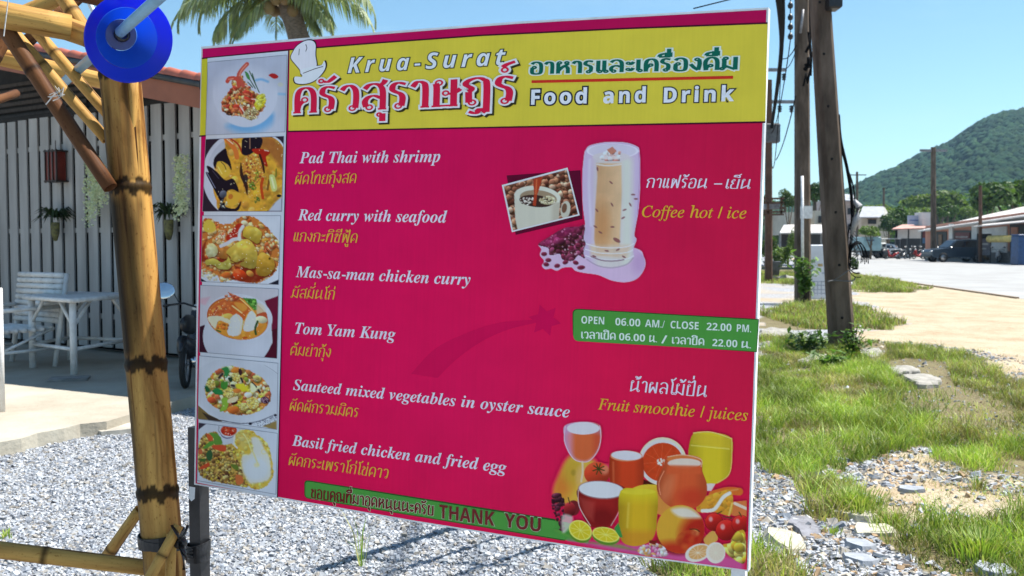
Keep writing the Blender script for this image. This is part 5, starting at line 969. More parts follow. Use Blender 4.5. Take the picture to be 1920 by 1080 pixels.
# ---------------------------------------------------------------- bamboo frame in the foreground
bam = M_('bamboo', (.54, .315, .085), .6, c2=(.25, .115, .03), sc=22, stretch=(1, 1, .07), bump=.25, vcol=True, spec=.12, thr=(.36, .66))
bam2 = M_('bamboo_brown', (.15, .062, .022), .62, c2=(.05, .02, .009), sc=16, stretch=(1, 1, .1), bump=.3, vcol=True, spec=.12)
def bamboo_wear(m):
    n = m.node_tree; b = n.nodes['Principled BSDF']; L = n.links.new; src = b.inputs['Base Color'].links[0].from_socket; t = n.nodes['Texture Coordinate'] if 'Texture Coordinate' in n.nodes else [q for q in n.nodes if q.type == 'TEX_COORD'][0]
    def nz(sc, st, lo, hi, det=5, dist=0):
        mp = n.nodes.new('ShaderNodeMapping'); mp.inputs['Scale'].default_value = st; L(t.outputs['Object'], mp.inputs[0]); z = n.nodes.new('ShaderNodeTexNoise'); z.inputs['Scale'].default_value = sc; z.inputs['Detail'].default_value = det; z.inputs['Roughness'].default_value = .65; z.inputs['Distortion'].default_value = dist; L(mp.outputs[0], z.inputs[0])
        r = n.nodes.new('ShaderNodeMapRange'); r.inputs[1].default_value = lo; r.inputs[2].default_value = hi; L(z.outputs[0], r.inputs[0]); return r.outputs[0]
    def mul(fac, col):
        nonlocal src
        q = n.nodes.new('ShaderNodeMix'); q.data_type = 'RGBA'; q.blend_type = 'MULTIPLY'; q.inputs[7].default_value = (*col, 1); L(fac, q.inputs[0]); L(src, q.inputs[6]); src = q.outputs[2]
    mul(nz(9, (1, 1, .35), .50, .68, 8, .6), (.42, .33, .26)); mul(nz(34, (1, 1, .045), .56, .64, 3), (.45, .34, .25)); mul(nz(60, (1, 1, .03), .66, .69, 2), (.12, .08, .05)); mul(nz(140, (1, 1, .5), .60, .72, 3), (.55, .45, .35)); mul(nz(3, (1, 1, .6), .5, .75, 3), (.75, .62, .5))
    L(src, b.inputs['Base Color'])
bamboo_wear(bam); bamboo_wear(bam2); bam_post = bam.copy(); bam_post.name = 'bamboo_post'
RING = np.convolve(np.random.default_rng(3).normal(0, .012, 78), np.ones(4)/4, 'valid')[:72]
def pole(p0, p1, r0, r1, nodes=(), parent=None, name='pole', mat=bam, label=None, n=20, stain=(), sq=1.0, hollow=True, amp=.06, ringc=(.22, .18, .16), seed=1, crack=()):
    p0, p1 = Vector(p0), Vector(p1); Ln = (p1-p0).length; d = (p1-p0).normalized(); R_ = random.Random(seed)
    q = d.to_track_quat('Z', 'Y'); fr = Matrix.Translation(p0) @ q.to_matrix().to_4x4(); m = MB()
    zs = set(np.linspace(0, Ln, max(6, int(Ln/.05))).tolist())
    for nd in nodes:
        for e in ((-.03, -.018, -.012, -.006, 0, .006, .012, .018, .03) if seed != 77 else np.arange(-.036, .037, .003)): zs.add(min(max(nd+e, 0), Ln))
    zs = sorted(zs); vs = []; cs = []
    for z in zs:
        r = r0+(r1-r0)*z/Ln; k = 1.; dk = 1.
        for nd in nodes:
            e = abs(z-nd); k += amp*math.exp(-(e/.010)**2)-amp*.4*math.exp(-((z-nd-.014)/.006)**2)
            e_ = e*.05/r0
            if e_ < .03: dk = min(dk, .2+max(0, e_-.006)*40)
        for k_ in range(n):
            t = math.tau*k_/n; wv_ = q @ Vector((math.cos(t), math.sin(t), 0)); u = math.atan2(wv_.y, wv_.x); c = dk
            e0 = RING[k_ % 72]
            if nodes and seed == 77:
                ee = min(abs(z-nd+e0) for nd in nodes); c = .10 if ee < .015 else (.10+(ee-.015)*150 if ee < .021 else 1.)
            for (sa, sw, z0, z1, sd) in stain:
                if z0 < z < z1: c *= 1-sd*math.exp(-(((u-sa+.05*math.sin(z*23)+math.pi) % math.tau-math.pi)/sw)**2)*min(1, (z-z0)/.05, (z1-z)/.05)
            vs.append((r*k*math.cos(t), r*k*math.sin(t)*sq, z)); cs.append((c, c*(.97), c*(.95)) if c < 1 else (1, 1, .999))
    fs = []
    for i in range(len(zs)-1):
        for k_ in range(n): k2 = (k_+1) % n; fs.append((i*n+k_, i*n+k2, (i+1)*n+k2, (i+1)*n+k_))
    b0 = len(vs); 
    for zz_, rr in ((Ln, r1), (0, r0)):
        s0 = len(vs)
        for k_ in range(n): t = math.tau*k_/n; vs.append((rr*.78*math.cos(t), rr*.78*math.sin(t)*sq, zz_)); cs.append((.9, .8, .6))
        top = (len(zs)-1)*n if zz_ else 0
        for k_ in range(n): k2 = (k_+1) % n; fs.append((top+k_, top+k2, s0+k2, s0+k_))
        s1 = len(vs)
        for k_ in range(n): t = math.tau*k_/n; vs.append((rr*.76*math.cos(t), rr*.76*math.sin(t)*sq, zz_+(-.06 if zz_ else .06))); cs.append((.3, .2, .1))
        for k_ in range(n): k2 = (k_+1) % n; fs.append((s0+k_, s0+k2, s1+k2, s1+k_))
        fs.append(tuple(range(s1, s1+n)))
    m.v = [tuple(fr @ Vector(v)) for v in vs]; m.f = fs; m.c = cs; m.sm = [True]*len(fs)
    return m.build(name, mat, parent, frame=fr, label=label)
PY = 2.42
pb = at(317, 1160, PY); pt = at(223, 118, PY+.02); d = (pb-pt).normalized(); pb = pt+d*((pt.z+.05)/-d.z)
bf = thing('bamboo_trestle', 'yellow bamboo frame with a thick dark ringed post and crossing braces', 'bamboo structure', (pb.x, pb.y, 0))
def along(py): z = at(270, py, PY).z; return (z-pb.z)/(pt.z-pb.z)*(pt-pb).length
Lp = (pt-pb).length
AF = math.radians(-68.6); DG = math.radians
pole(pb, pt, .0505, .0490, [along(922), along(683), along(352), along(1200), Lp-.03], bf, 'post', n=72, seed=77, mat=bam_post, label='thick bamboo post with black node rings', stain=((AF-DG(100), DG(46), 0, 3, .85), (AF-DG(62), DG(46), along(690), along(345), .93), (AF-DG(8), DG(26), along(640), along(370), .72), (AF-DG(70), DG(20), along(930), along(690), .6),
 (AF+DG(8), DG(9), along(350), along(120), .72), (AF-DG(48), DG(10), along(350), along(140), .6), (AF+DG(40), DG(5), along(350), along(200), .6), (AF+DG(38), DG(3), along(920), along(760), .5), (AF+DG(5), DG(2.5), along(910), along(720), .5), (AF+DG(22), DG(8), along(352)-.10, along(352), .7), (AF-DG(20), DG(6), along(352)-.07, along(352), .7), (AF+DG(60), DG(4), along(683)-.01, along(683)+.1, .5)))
# dark soot band round the ringed nodes
# upright split pole hugging the post on its right side
def P3(px, py, Y): return at(px, py, Y)
pole(P3(254, 330, PY-.005), P3(249, 140, PY-.005), .006, .020, [], bf, 'split_pole', n=14, label='short split pole hugging the right of the post', seed=3, sq=.6)
rr = lambda w, Y: w/2*Y/F
pole(P3(-120, 5, 2.35), P3(132, 52, 2.5), rr(52, 2.4), rr(48, 2.5), [.36], bf, 'crossbeam', n=24, label='fat pale bamboo crossbeam above the braces')
pole(P3(100, 45, 2.53), P3(215, 85, 2.56), rr(44, 2.5), rr(42, 2.5), [.1], bf, 'crossbeam', n=20)
pole(P3(-14, 18, 2.46), P3(207, 352, 2.37), rr(31, 2.4), rr(27, 2.4), [.2], bf, 'brace', mat=bam2, n=16, label='dark brown split brace running down to the post')
pole(P3(8, 42, 2.5), P3(200, 262, 2.48), rr(24, 2.5), rr(20, 2.5), [.15], bf, 'brace', n=16, seed=5)
pole(P3(62, 52, 2.62), P3(205, 218, 2.56), rr(22, 2.6), rr(19, 2.6), [.1], bf, 'brace', n=16, seed=6)
pole(P3(108, -20, 2.6), P3(196, 112, 2.52), rr(28, 2.6), rr(26, 2.6), [.09], bf, 'brace', n=16, seed=8)
pole(P3(-30, 100, 3.0), P3(250, 165, 3.15), rr(34, 3), rr(30, 3), [.25], bf, 'rear_beam', n=16, seed=9)
pole(P3(95, 42, 2.72), P3(155, -10, 2.78), rr(22, 2.7), rr(20, 2.7), [], bf, 'brace', mat=bam2, n=12)
pole(P3(-40, 160, 2.8), P3(40, 20, 2.9), rr(26, 2.8), rr(24, 2.8), [.1], bf, 'brace', mat=bam2, n=12)
pole(P3(-40, 62, 2.75), P3(175, -30, 2.8), rr(30, 2.75), rr(28, 2.8), [.3], bf, 'crossbeam', n=16, seed=15)
pole(P3(30, 95, 2.68), P3(120, 20, 2.66), rr(22, 2.7), rr(22, 2.7), [.05], bf, 'brace', mat=bam2, n=12, seed=16)
pole(P3(140, -14, 2.7), P3(255, 14, 2.75), rr(30, 2.7), rr(28, 2.7), [], bf, 'crossbeam', mat=bam2, n=16)
pole(P3(-60, 205, 2.9), P3(30, 175, 3.2), rr(20, 2.8), rr(18, 2.8), [], bf, 'brace', mat=bam2, n=12)
pole(P3(-60, 1024, 2.38), P3(305, 1068, 2.5), rr(33, 2.4), rr(30, 2.5), [.18], bf, 'foot_rail', n=18, label='thin bamboo foot rail running left from the post')
pole(P3(196, 1050, 2.62), P3(262, 955, 2.55), rr(24, 2.6), rr(20, 2.6), [.05], bf, 'strut', n=14)
pole(P3(272, 1100, 2.30), P3(335, 985, 2.36), rr(22, 2.3), rr(20, 2.3), [.08], bf, 'strut', n=14)
pole(P3(318, 1110, 2.34), P3(322, 1000, 2.37), rr(20, 2.3), rr(20, 2.3), [], bf, 'strut', n=14)
for (ax, ay, bx, by, Y) in ((77, -5, 92, 22, 3.0), (160, -10, 186, 44, 3.1)):                       # white sticks against the sky
    pole(P3(ax, ay, Y), P3(bx, by, Y), .008, .008, [], bf, 'white_stick', mat=M_('white_stick', (.7, .7, .68), .6), n=8)
rope_m = M_('white_cord', (.6, .58, .52), .8, sc=60); rub = M_('black_rubber', (.018, .018, .02), .38, var=.3, sc=25, bump=.3)
m = MB(); R_ = random.Random(4)
cpt = P3(104, 175, 2.36)
for k in range(5): m.path([cpt+Vector((R_.uniform(-.02, .025), R_.uniform(-.005, .0), R_.uniform(-.02, .02))) for _ in range(4)], .0011, 5)
m.path([cpt, P3(96, 184, 2.355), P3(86, 196, 2.36)], .0015, 5)
m.build('knotted_cord', rope_m, label='small knot of white cord tied on the dark brace', cat='cord')
m = MB(); m.path([P3(16, -10, 2.3), P3(13, 20, 2.3), P3(10, 44, 2.3), P3(7, 68, 2.3)], .0014, 5); m.build('thin_string', rope_m, label='thin pale cord dangling at the top left corner', cat='cord')
# black rubber strap tying post and sign leg
m = MB(); ctr = at(312, 1016, PY); lg = S(371, 1030, -.048)
def loop_(c, rx, ry, z0, ww, tilt=0): 
    v = []; f = []; n_ = 28
    for i in range(n_):
        t = math.tau*i/n_; a = Vector((c.x+rx*math.cos(t), c.y+ry*math.sin(t), z0+tilt*math.cos(t))); v += [a+Vector((0, 0, -ww/2)), a+Vector((0, 0, ww/2)), a+Vector((math.cos(t), math.sin(t), 0))*.003+Vector((0, 0, ww/2)), a+Vector((math.cos(t), math.sin(t), 0))*.003+Vector((0, 0, -ww/2))]
    for i in range(n_):
        a = i*4; b = ((i+1) % n_)*4
        for k in range(4): f.append((a+k, b+k, b+(k+1) % 4, a+(k+1) % 4))
    m.add(v, f, None, False)
pc = pb+(pt-pb)*(along(1010)/Lp)
loop_(pc, .054, .054, pc.z, .03, .006); loop_(pc, .0555, .0555, pc.z-.006, .022, -.008); loop_(lg, .030, .030, at(371, 1035, lg.y).z, .045, .0); loop_(lg, .032, .032, at(371, 1028, lg.y).z, .03, .008)
for dz in (-.012, .004, .014): m.path([pc+Vector((.035, -.042, dz)), (pc+lg)/2+Vector((.01, -.045, dz*.3-.008)), lg+Vector((-.01, -.033, dz*.8+(at(371, 1032, lg.y).z-lg.z)))], [.008, .013, .009], 8, sq=.5)
kn = at(338, 1018, 2.36); m.ball(kn, .018, 10, 8, (1, .7, .9))
for a, b_ in (((338, 1018), (322, 985)), ((338, 1020), (350, 1050)), ((336, 1015), (352, 985)), ((338, 1020), (345, 1068))): m.path([at(*a, 2.35), at((a[0]+b_[0])/2+3, (a[1]+b_[1])/2, 2.33), at(*b_, 2.35)], [.006, .008, .004], 8, sq=.4)
m.build('rubber_strap', rub, label='black rubber strap knotted round bamboo post and sign leg', cat='strap')
# ---------------------------------------------------------------- blue funnel on a pale blue pipe
p_a = at(318, -22, 1.98); p_b = at(118, 156, 2.74); ax = (p_a-p_b).normalized()
pipe_m = M_('pale_blue_pvc', (.20, .36, .47), .35, var=.07, sc=20)
m = MB(); m.path([p_b, p_a], .0125, 20, cap=True)
pp = m.build('plastic_pipe', pipe_m, label='pale blue plastic pipe slanting through the blue bowl', cat='pipe')
bm_ = bpy.data.materials.new('blue_plastic'); bm_.use_nodes = True; n = bm_.node_tree; b = n.nodes['Principled BSDF']; b.inputs['Base Color'].default_value = (.006, .04, .55, 1); b.inputs['Roughness'].default_value = .25
tr = n.nodes.new('ShaderNodeBsdfTranslucent'); tr.inputs[0].default_value = (.01, .10, 1, 1); mxs = n.nodes.new('ShaderNodeMixShader'); mxs.inputs[0].default_value = .5; n.links.new(b.outputs[0], mxs.inputs[1]); n.links.new(tr.outputs[0], mxs.inputs[2]); n.links.new(mxs.outputs[0], n.nodes['Material Output'].inputs[0])
hub = at(226, 65, 2.285)
face = (CAM-hub).normalized()*.93+Vector((.42, 0, -.22)); face.normalize()
Mb = Matrix.Translation(hub) @ face.to_track_quat('Z', 'Y').to_matrix().to_4x4() @ Matrix.Scale(1.05, 4)
bowl = thing('blue_bowl', 'bright blue plastic bowl threaded on the pale blue pipe', 'plastic bowl', hub)
def bmat(nm, c, tc, f, r=.3):
    m_ = bpy.data.materials.new(nm); m_.use_nodes = True; n = m_.node_tree; b = n.nodes['Principled BSDF']; b.inputs['Base Color'].default_value = (*c, 1); b.inputs['Roughness'].default_value = r
    tr = n.nodes.new('ShaderNodeBsdfTranslucent'); tr.inputs[0].default_value = (*tc, 1); mxs = n.nodes.new('ShaderNodeMixShader'); mxs.inputs[0].default_value = f; n.links.new(b.outputs[0], mxs.inputs[1]); n.links.new(tr.outputs[0], mxs.inputs[2]); n.links.new(mxs.outputs[0], n.nodes['Material Output'].inputs[0]); return m_
m = MB(); m.lathe([(.0672, .0430), (.0925, .0560), (.0955, .0575), (.0965, .0560), (.0940, .0535), (.0672, .0395)], Mb, 56); m.build('flange', bmat('blue_flange', (.004, .03, .42), (.0, .08, 1), .5), bowl)
m = MB(); m.lathe([(.0350, .0055), (.0664, .0425)], Mb, 56); m.lathe([(.0664, .0395), (.0350, .0025)], Mb, 56); m.build('cone', bmat('blue_cone', (.02, .10, .42), (.05, .25, .9), .55), bowl)
m = MB(); m.lathe([(.0010, .0050), (.0340, .0050)], Mb, 40); m.lathe([(.0340, .002), (.0010, .002)], Mb, 40); m.build('base_disc', bmat('blue_base', (.05, .09, .25), (.03, .08, .4), .3), bowl)
m = MB(); m.lathe([(.0125, .002), (.018, .002), (.018, .012), (.0125, .012)], Matrix.Translation(hub+face*.004) @ ax.to_track_quat('Z', 'Y').to_matrix().to_4x4(), 20); m.build('rubber_ring', rub, bowl)
# ---------------------------------------------------------------- added stakes unseen behind the sign, leaned to lay shadow streaks on the gravel
tr_ = thing('shadow_stakes', 'three unseen leaning bamboo stakes added behind the sign to cast shadows', 'shadow caster', (.35, 5.6, 0))
for k, (bx, by, tx, ty, r) in enumerate(((.04, 5.2, .38, 4.48, .036), (.42, 5.15, .72, 4.46, .018), (.70, 5.05, .98, 4.4, .018))): pole((bx, by, -.03), (tx, ty, 2.3), r, r*.8, [.4, .9], tr_, 'stake', n=10)
pole((.25, 4.6, 1.98), (1.05, 4.5, 1.98), .012, .012, [], tr_, 'stake', n=8)
# ---------------------------------------------------------------- shed with white slatted wall and orange tiles
A_ = gnd(0, 640, .1); B_ = gnd(360, 675, .1); WD = (B_-A_); WD.z = 0; WD.normalize(); WN = Vector((WD.y, -WD.x, 0))      # WN towards the camera
if WN.y > 0: WN = -WN
def wpt(px, py, off=0.): r = ray(px, py); q = A_+WN*off; return CAM+r*((q-CAM).dot(WN)/r.dot(WN))
def wloc(s, z, off=0.): v = A_+WD*s+WN*off; return Vector((v.x, v.y, z))
def sof(px, py=640): return (wpt(px, py)-A_).dot(WD)
RW = Matrix((WD, -WN, Vector((0, 0, 1)))).transposed()
shed = thing('garden_shed', 'open fronted shed with white slatted wall under orange roof tiles', 'shed', tuple(wloc(1, .1)), (0, 0, math.atan2(WD.y, WD.x)))
slat_m = M_('white_slat', (.45, .43, .41), .7, c2=(.30, .285, .27), sc=3, stretch=(1, 1, .15), bump=.2)
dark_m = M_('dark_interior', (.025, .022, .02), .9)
zt = wpt(300, 196, 0).z
pitch = .25; s = -2.8; k = 0; R_ = random.Random(2)
while s < 7:
    m = MB(); zt_ = zt-.0+R_.uniform(-.01, .01); m.box(wloc(s, (zt_+.16)/2, .02), (pitch-.066, .022, zt_-.16), RW, bev=.003); m.build('slat', slat_m, shed); s += pitch; k += 1
m = MB()
for zr in (wpt(300, 258).z, wpt(300, 430).z, wpt(300, 600).z): m.box(wloc(2, zr, -.02), (10, .05, .06), RW)
m.build('rail', slat_m, shed)
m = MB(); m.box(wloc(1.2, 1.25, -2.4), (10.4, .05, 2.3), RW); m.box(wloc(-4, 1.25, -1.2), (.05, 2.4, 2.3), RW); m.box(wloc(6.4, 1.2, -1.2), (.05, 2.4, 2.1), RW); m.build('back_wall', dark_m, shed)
m = MB(); m.box(wloc(-3.1, 1.6, 1.2), (.08, 2.6, 3.0), RW); m.build('light_block_wall', M_('brown_boards', (.12, .06, .035), .8), shed)  # unseen wall added left of view to block sky and ground bounce
m = MB(); m.box(wloc(2, zt+.03, 0), (10, .06, .06), RW); m.build('top_rail', dark_m, shed)
blind_m = M_('bamboo_blind', (.06, .045, .035), .8, sc=20)
for i in range(6): m = MB(); m.box(wloc(-.5, zt+.1+i*.085, -.12), (4.8, .012, .05), RW); m.build('blind_slat', blind_m, shed)
m = MB(); m.box(wloc(1.5, (zt+.1)/2, -.14), (11, .02, zt-.12), RW); m.build('gap_shade_panel', M_('gap_shade_panel', (.006, .005, .005), 1, spec=0), shed)  # near-black sheet added close behind the slats; paints the gaps as deep shade
# verge (rake) board and tiles, in a plane 1 m in front of the slats
OF = 1.0
fas = M_('brown_fascia', (.30, .095, .045), .6, var=.08, sc=3)
def lineY(x, pts): return np.interp(x, [p[0] for p in pts], [p[1] for p in pts])
top_l = [(-220, 50), (0, 103), (365, 166), (900, 260)]; bot_l = [(-220, 88), (0, 133), (265, 189), (365, 207), (900, 305)]
ft = [wpt(x, lineY(x, top_l), OF) for x in (-220, 900)]; fb = [wpt(x, lineY(x, bot_l), OF) for x in (-220, 900)]
m = MB(); m.add([ft[0], ft[1], fb[1], fb[0]]+[p-WN*.03 for p in (ft[0], ft[1], fb[1], fb[0])], [(0, 1, 2, 3), (7, 6, 5, 4), (0, 4, 5, 1), (1, 5, 6, 2), (2, 6, 7, 3), (3, 7, 4, 0)]); m.build('rake_board', fas, shed)
m = MB(); q_ = [wpt(-220, lineY(-220, bot_l)-18, -.16), wpt(240, lineY(240, bot_l)-18, -.16), wpt(420, lineY(420, bot_l)-16, -.16), wpt(420, 222, -.16), wpt(-220, 250, -.16)]; m.add(q_+[p-WN*.02 for p in q_], [(0, 1, 2, 3, 4), (9, 8, 7, 6, 5)]); m.build('dark_backing', dark_m, shed)  # dark panel added under the roof; its colour stands in for interior shade
u0, u1 = ft[0]+Vector((0, 0, .0)), ft[1]; rd = (u1-u0).normalized()
m = MB(); back = -WN*4.2; a, b_ = u0+WN*.02, u1+WN*.02
m.add([a, b_, b_+back, a+back]+[p+Vector((0, 0, .05)) for p in (a, b_, b_+back, a+back)], [(0, 3, 2, 1), (4, 5, 6, 7), (0, 1, 5, 4), (1, 2, 6, 5), (2, 3, 7, 6), (3, 0, 4, 7)]); m.build('roof_deck', dark_m, shed)
tile_m = M_('orange_tile', (.55, .16, .09), .55, c2=(.42, .11, .06), sc=6); Lr = (u1-u0).length; tl = .235; up_ = rd.cross(WN).normalized(); up_ = up_ if up_.z > 0 else -up_
tm = None; nT = int(Lr/tl)
for i in range(nT):
    c = u0+rd*(i*tl)+WN*-.02+Vector((0, 0, .055))
    if tm is None:
        m = MB(); vs = []; fs = []
        for e, (zz_, r) in enumerate(((0, .080), (tl*1.12, .068))):
            for rr_ in (r, r-.012):
                for j in range(9): t = math.pi*j/8; vs.append((zz_, rr_*math.cos(t), rr_*math.sin(t)+e*-.004))
        for j in range(8): fs += [(j, j+1, 18+j+1, 18+j), (9+j+1, 9+j, 27+j, 27+j+1), (j+1, j, 9+j, 9+j+1)]
        m.add(vs, fs, None, True); o = m.build('tile', tile_m, shed, local=True); tm = o.data
    else: o = bpy.data.objects.new('tile', tm); link(o, shed)
    Rt = Matrix((rd, -WN, up_)).transposed().to_4x4(); o.matrix_local = wmat(shed).inverted() @ (Matrix.Translation(c) @ Rt)
mt = MB()                                             # tile courses further back on the roof
for q in range(1, 14):
    c = u0+WN*(-.02-q*.3)+Vector((0, 0, .055)); mt.path([c, c+rd*Lr], .075, 8)
mt.build('tile_rows', tile_m, shed, kind='stuff')
gut = M_('grey_lead', (.05, .05, .05), .6)
m = MB(); m.path([u0+WN*.03+Vector((0, 0, .02)), u1+WN*.03+Vector((0, 0, .02))], .035, 8); m.build('verge_strip', gut, shed)
for s_ in (-4.6, 6.4): m = MB(); m.box(wloc(s_, 1.5, .8), (.12, .12, 2.9), RW); m.build('post', fas, shed)
# ---- things hung on the slats
lan = thing('red_lantern', 'small red glass lantern hung on the left of the slats', 'lantern', tuple(wpt(105, 345, .12)))
c = wpt(105, 312, .12); m = MB(); m.box(c, (.22, .13, .36), RW); m.build('glass', M_('red_glass', (.16, .02, .012), .25), lan)
fr_ = M_('lantern_iron', (.03, .015, .01), .5); m = MB()
for dx in (-.12, -.04, .04, .12): m.box(c+WD*dx+WN*.07, (.016, .016, .42), RW)
for dz in (-.19, .19): m.box(c+Vector((0, 0, dz)), (.27, .17, .02), RW)
m.path([c+Vector((0, 0, .2)), c+Vector((0, 0, .33))], .006, 5); m.build('frame', fr_, lan)
leaf_d = leafmat('dark_leaf', (.035, .06, .02), (.015, .03, .012), .2); pot_m = M_('hanging_pot', (.05, .045, .03), .7, c2=(.22, .20, .06), sc=22)
def hang_fern(px, py, label, sd):
    t = thing('hanging_fern', label, 'hanging plant', tuple(wpt(px, py+55, .14)), group='ferns in small pots hung on the slats'); R_ = random.Random(sd); c = wpt(px, py, .14); m = MB()
    for i in range(70):
        a = R_.uniform(0, 6.28); l = R_.uniform(.18, .38); dr = R_.uniform(-.3, .9); dv = Vector((math.cos(a), math.sin(a)*.5, 0)); w = R_.uniform(.012, .02)
        p0 = c; p1 = c+dv*l*.55+Vector((0, 0, .1*dr+.05)); p2 = c+dv*l+Vector((0, 0, .12*dr-.1*R_.random())); sd_ = Vector((-dv.y, dv.x, .3)).normalized()*w
        m.add([p0-sd_*.4, p0+sd_*.4, p1+sd_, p1-sd_, p2], [(0, 1, 2, 3), (3, 2, 4)])
    m.build('foliage', leaf_d, t)
    m = MB(); m.lathe([(.001, -.30), (.025, -.29), (.05, -.2), (.055, -.08), (.05, -.06)], Matrix.Translation(c), 14); m.build('pot', pot_m, t)
hang_fern(103, 408, 'dark fern in a pot hung under the red lantern', 3); hang_fern(316, 402, 'dark fern in a pot hung right of the bamboo post', 4)
pale_m = leafmat('pale_bloom', (.88, .88, .66), (.62, .68, .40), .12, sc=20)
def trail(px, y0, y1, label, sd):
    R_ = random.Random(sd); m = MB()
    for k in range(5):
        p = [wpt(px+R_.uniform(-9, 9), y, .22+R_.uniform(-.03, .03)) for y in np.linspace(y0, y1-R_.uniform(0, 35), 14)]
        for q in p:
            for j in range(9):
                c = q+Vector((R_.uniform(-.05, .05), R_.uniform(-.03, .03), R_.uniform(-.04, .04))); a = Vector((R_.uniform(-1, 1), R_.uniform(-1, 1), R_.uniform(-1, 1))).normalized()*.020; b_ = a.orthogonal().normalized()*.013; m.add([c-a, c-b_, c+a, c+b_], [(0, 1, 2, 3)])
        m.path(p, .002, 4)
    m.build('trailing_flowers', pale_m, label=label, cat='hanging plant', group='pale trailing flowers hung on the slats')
trail(172, 298, 425, 'pale trailing flowers hanging partly behind the bamboo brace', 1); trail(187, 315, 400, 'shorter pale trailing flowers touching the bamboo post', 5); trail(339, 296, 415, 'pale trailing flowers hanging between post and sign', 2)
# ---- white bamboo table and chair on the patio
wb = M_('white_bamboo', (.76, .75, .73), .6, c2=(.58, .56, .53), sc=9, bump=.15)
def wp(px, py, z=.1): return gnd(px, py, z)
def tube_part(p0, p1, r, name, parent, n=10): m = MB(); m.path([p0, p1], r, n); return m.build(name, wb, parent)
L1, L2, L3, L4 = wp(138, 712), wp(65, 706), wp(92, 696), wp(202, 680); 
tz = .1+.82
f1 = wp(138, 712); f2 = wp(65, 706)
tdir = (wp(222, 690)-wp(138, 712)); 
tab = thing('bamboo_table', 'square white bamboo table in the shade on the patio', 'table', ((f1.x+L4.x)/2, (f1.y+L4.y)/2, .1))
tl_, tr2, br2, bl2 = at(42, 556, 10.6), at(158, 545, 11.2), at(240, 548, 10.4), at(118, 560, 9.6)
zt2 = .95
cn = [gnd(x, y, zt2) for x, y in ((42, 556), (150, 543), (262, 545), (125, 562))]
def vtop(p, z): return Vector((p.x, p.y, z))
c0 = [at(45, 556, 10.4), at(128, 545, 11.2), at(255, 549, 10.9), at(135, 561, 9.75)]
zt2 = sum(p.z for p in c0)/4; c0 = [vtop(p, zt2) for p in c0]
m = MB(); m.add(c0+[p-Vector((0, 0, .03)) for p in c0], [(3, 2, 1, 0), (4, 5, 6, 7), (0, 1, 5, 4), (1, 2, 6, 5), (2, 3, 7, 6), (3, 0, 4, 7)]); m.build('tabletop', wb, tab)
for a, b_ in zip(c0, c0[1:]+c0[:1]): tube_part(a-Vector((0, 0, .02)), b_-Vector((0, 0, .02)), .024, 'rim', tab)
cc = (c0[0]+c0[1]+c0[2]+c0[3])/4; ft_ = [vtop(cc+(p-cc)*.86, .1) for p in c0]
for p in ft_: tube_part(p, vtop(p, zt2-.02), .036, 'leg', tab)
for a, b_ in zip(ft_, ft_[1:]+ft_[:1]): tube_part(vtop(a, .36), vtop(b_, .36), .02, 'stretcher', tab); tube_part(vtop(a, zt2-.3), vtop(a+(b_-a)*.3, zt2-.04), .018, 'brace', tab); tube_part(vtop(b_, zt2-.3), vtop(b_+(a-b_)*.3, zt2-.04), .018, 'brace', tab)
ch = thing('bamboo_chair', 'white bamboo armchair against the slats behind the table', 'chair', tuple(wp(-42, 694)))
def cp(x, y, z): return Vector((ch.location.x, ch.location.y, .1))+WD*x+(-WN)*y+Vector((0, 0, z))
def tp(a, b_, r, nm): return tube_part(cp(*a), cp(*b_), r, nm, ch, 8)
for x in (-.42, .42): tp((x, .0, 0), (x, .0, .64), .028, 'leg'); tp((x, .62, 0), (x, .78, 1.02), .028, 'leg'); tp((x, -.05, .64), (x, .7, .66), .024, 'armrest'); tp((x, 0, .2), (x, .64, .2), .018, 'stretcher'); tp((x, 0, .2), (x, .6, .42), .015, 'brace')
for y in (0, .1, .2, .3, .4, .5, .6): tp((-.42, y, .42), (.42, y, .42), .026, 'seat_slat')
for z in np.linspace(.5, 1.0, 9): tp((-.42, .66+.13*(z-.4), z), (.42, .66+.13*(z-.4), z), .03, 'back_slat')
tp((-.42, 0, .2), (.42, 0, .2), .018, 'stretcher'); tp((-.42, .0, .1), (.1, .0, .4), .015, 'brace')
p = wp(3, 772); m = MB(); m.path([p, Vector((p.x, p.y, at(3, 540, p.y).z))], .028, 12); m.build('white_bamboo_post', wb, label='short white bamboo post at the left edge of the patio', cat='post')
p = wp(130, 712); m = MB(); m.box(p+Vector((0, 0, .012)), (.36, .26, .02), rotz(.3)); m.build('paving_tile', M_('grey_paver', (.25, .24, .22), .9), label='thin grey tile lying under the front table leg', cat='paver')
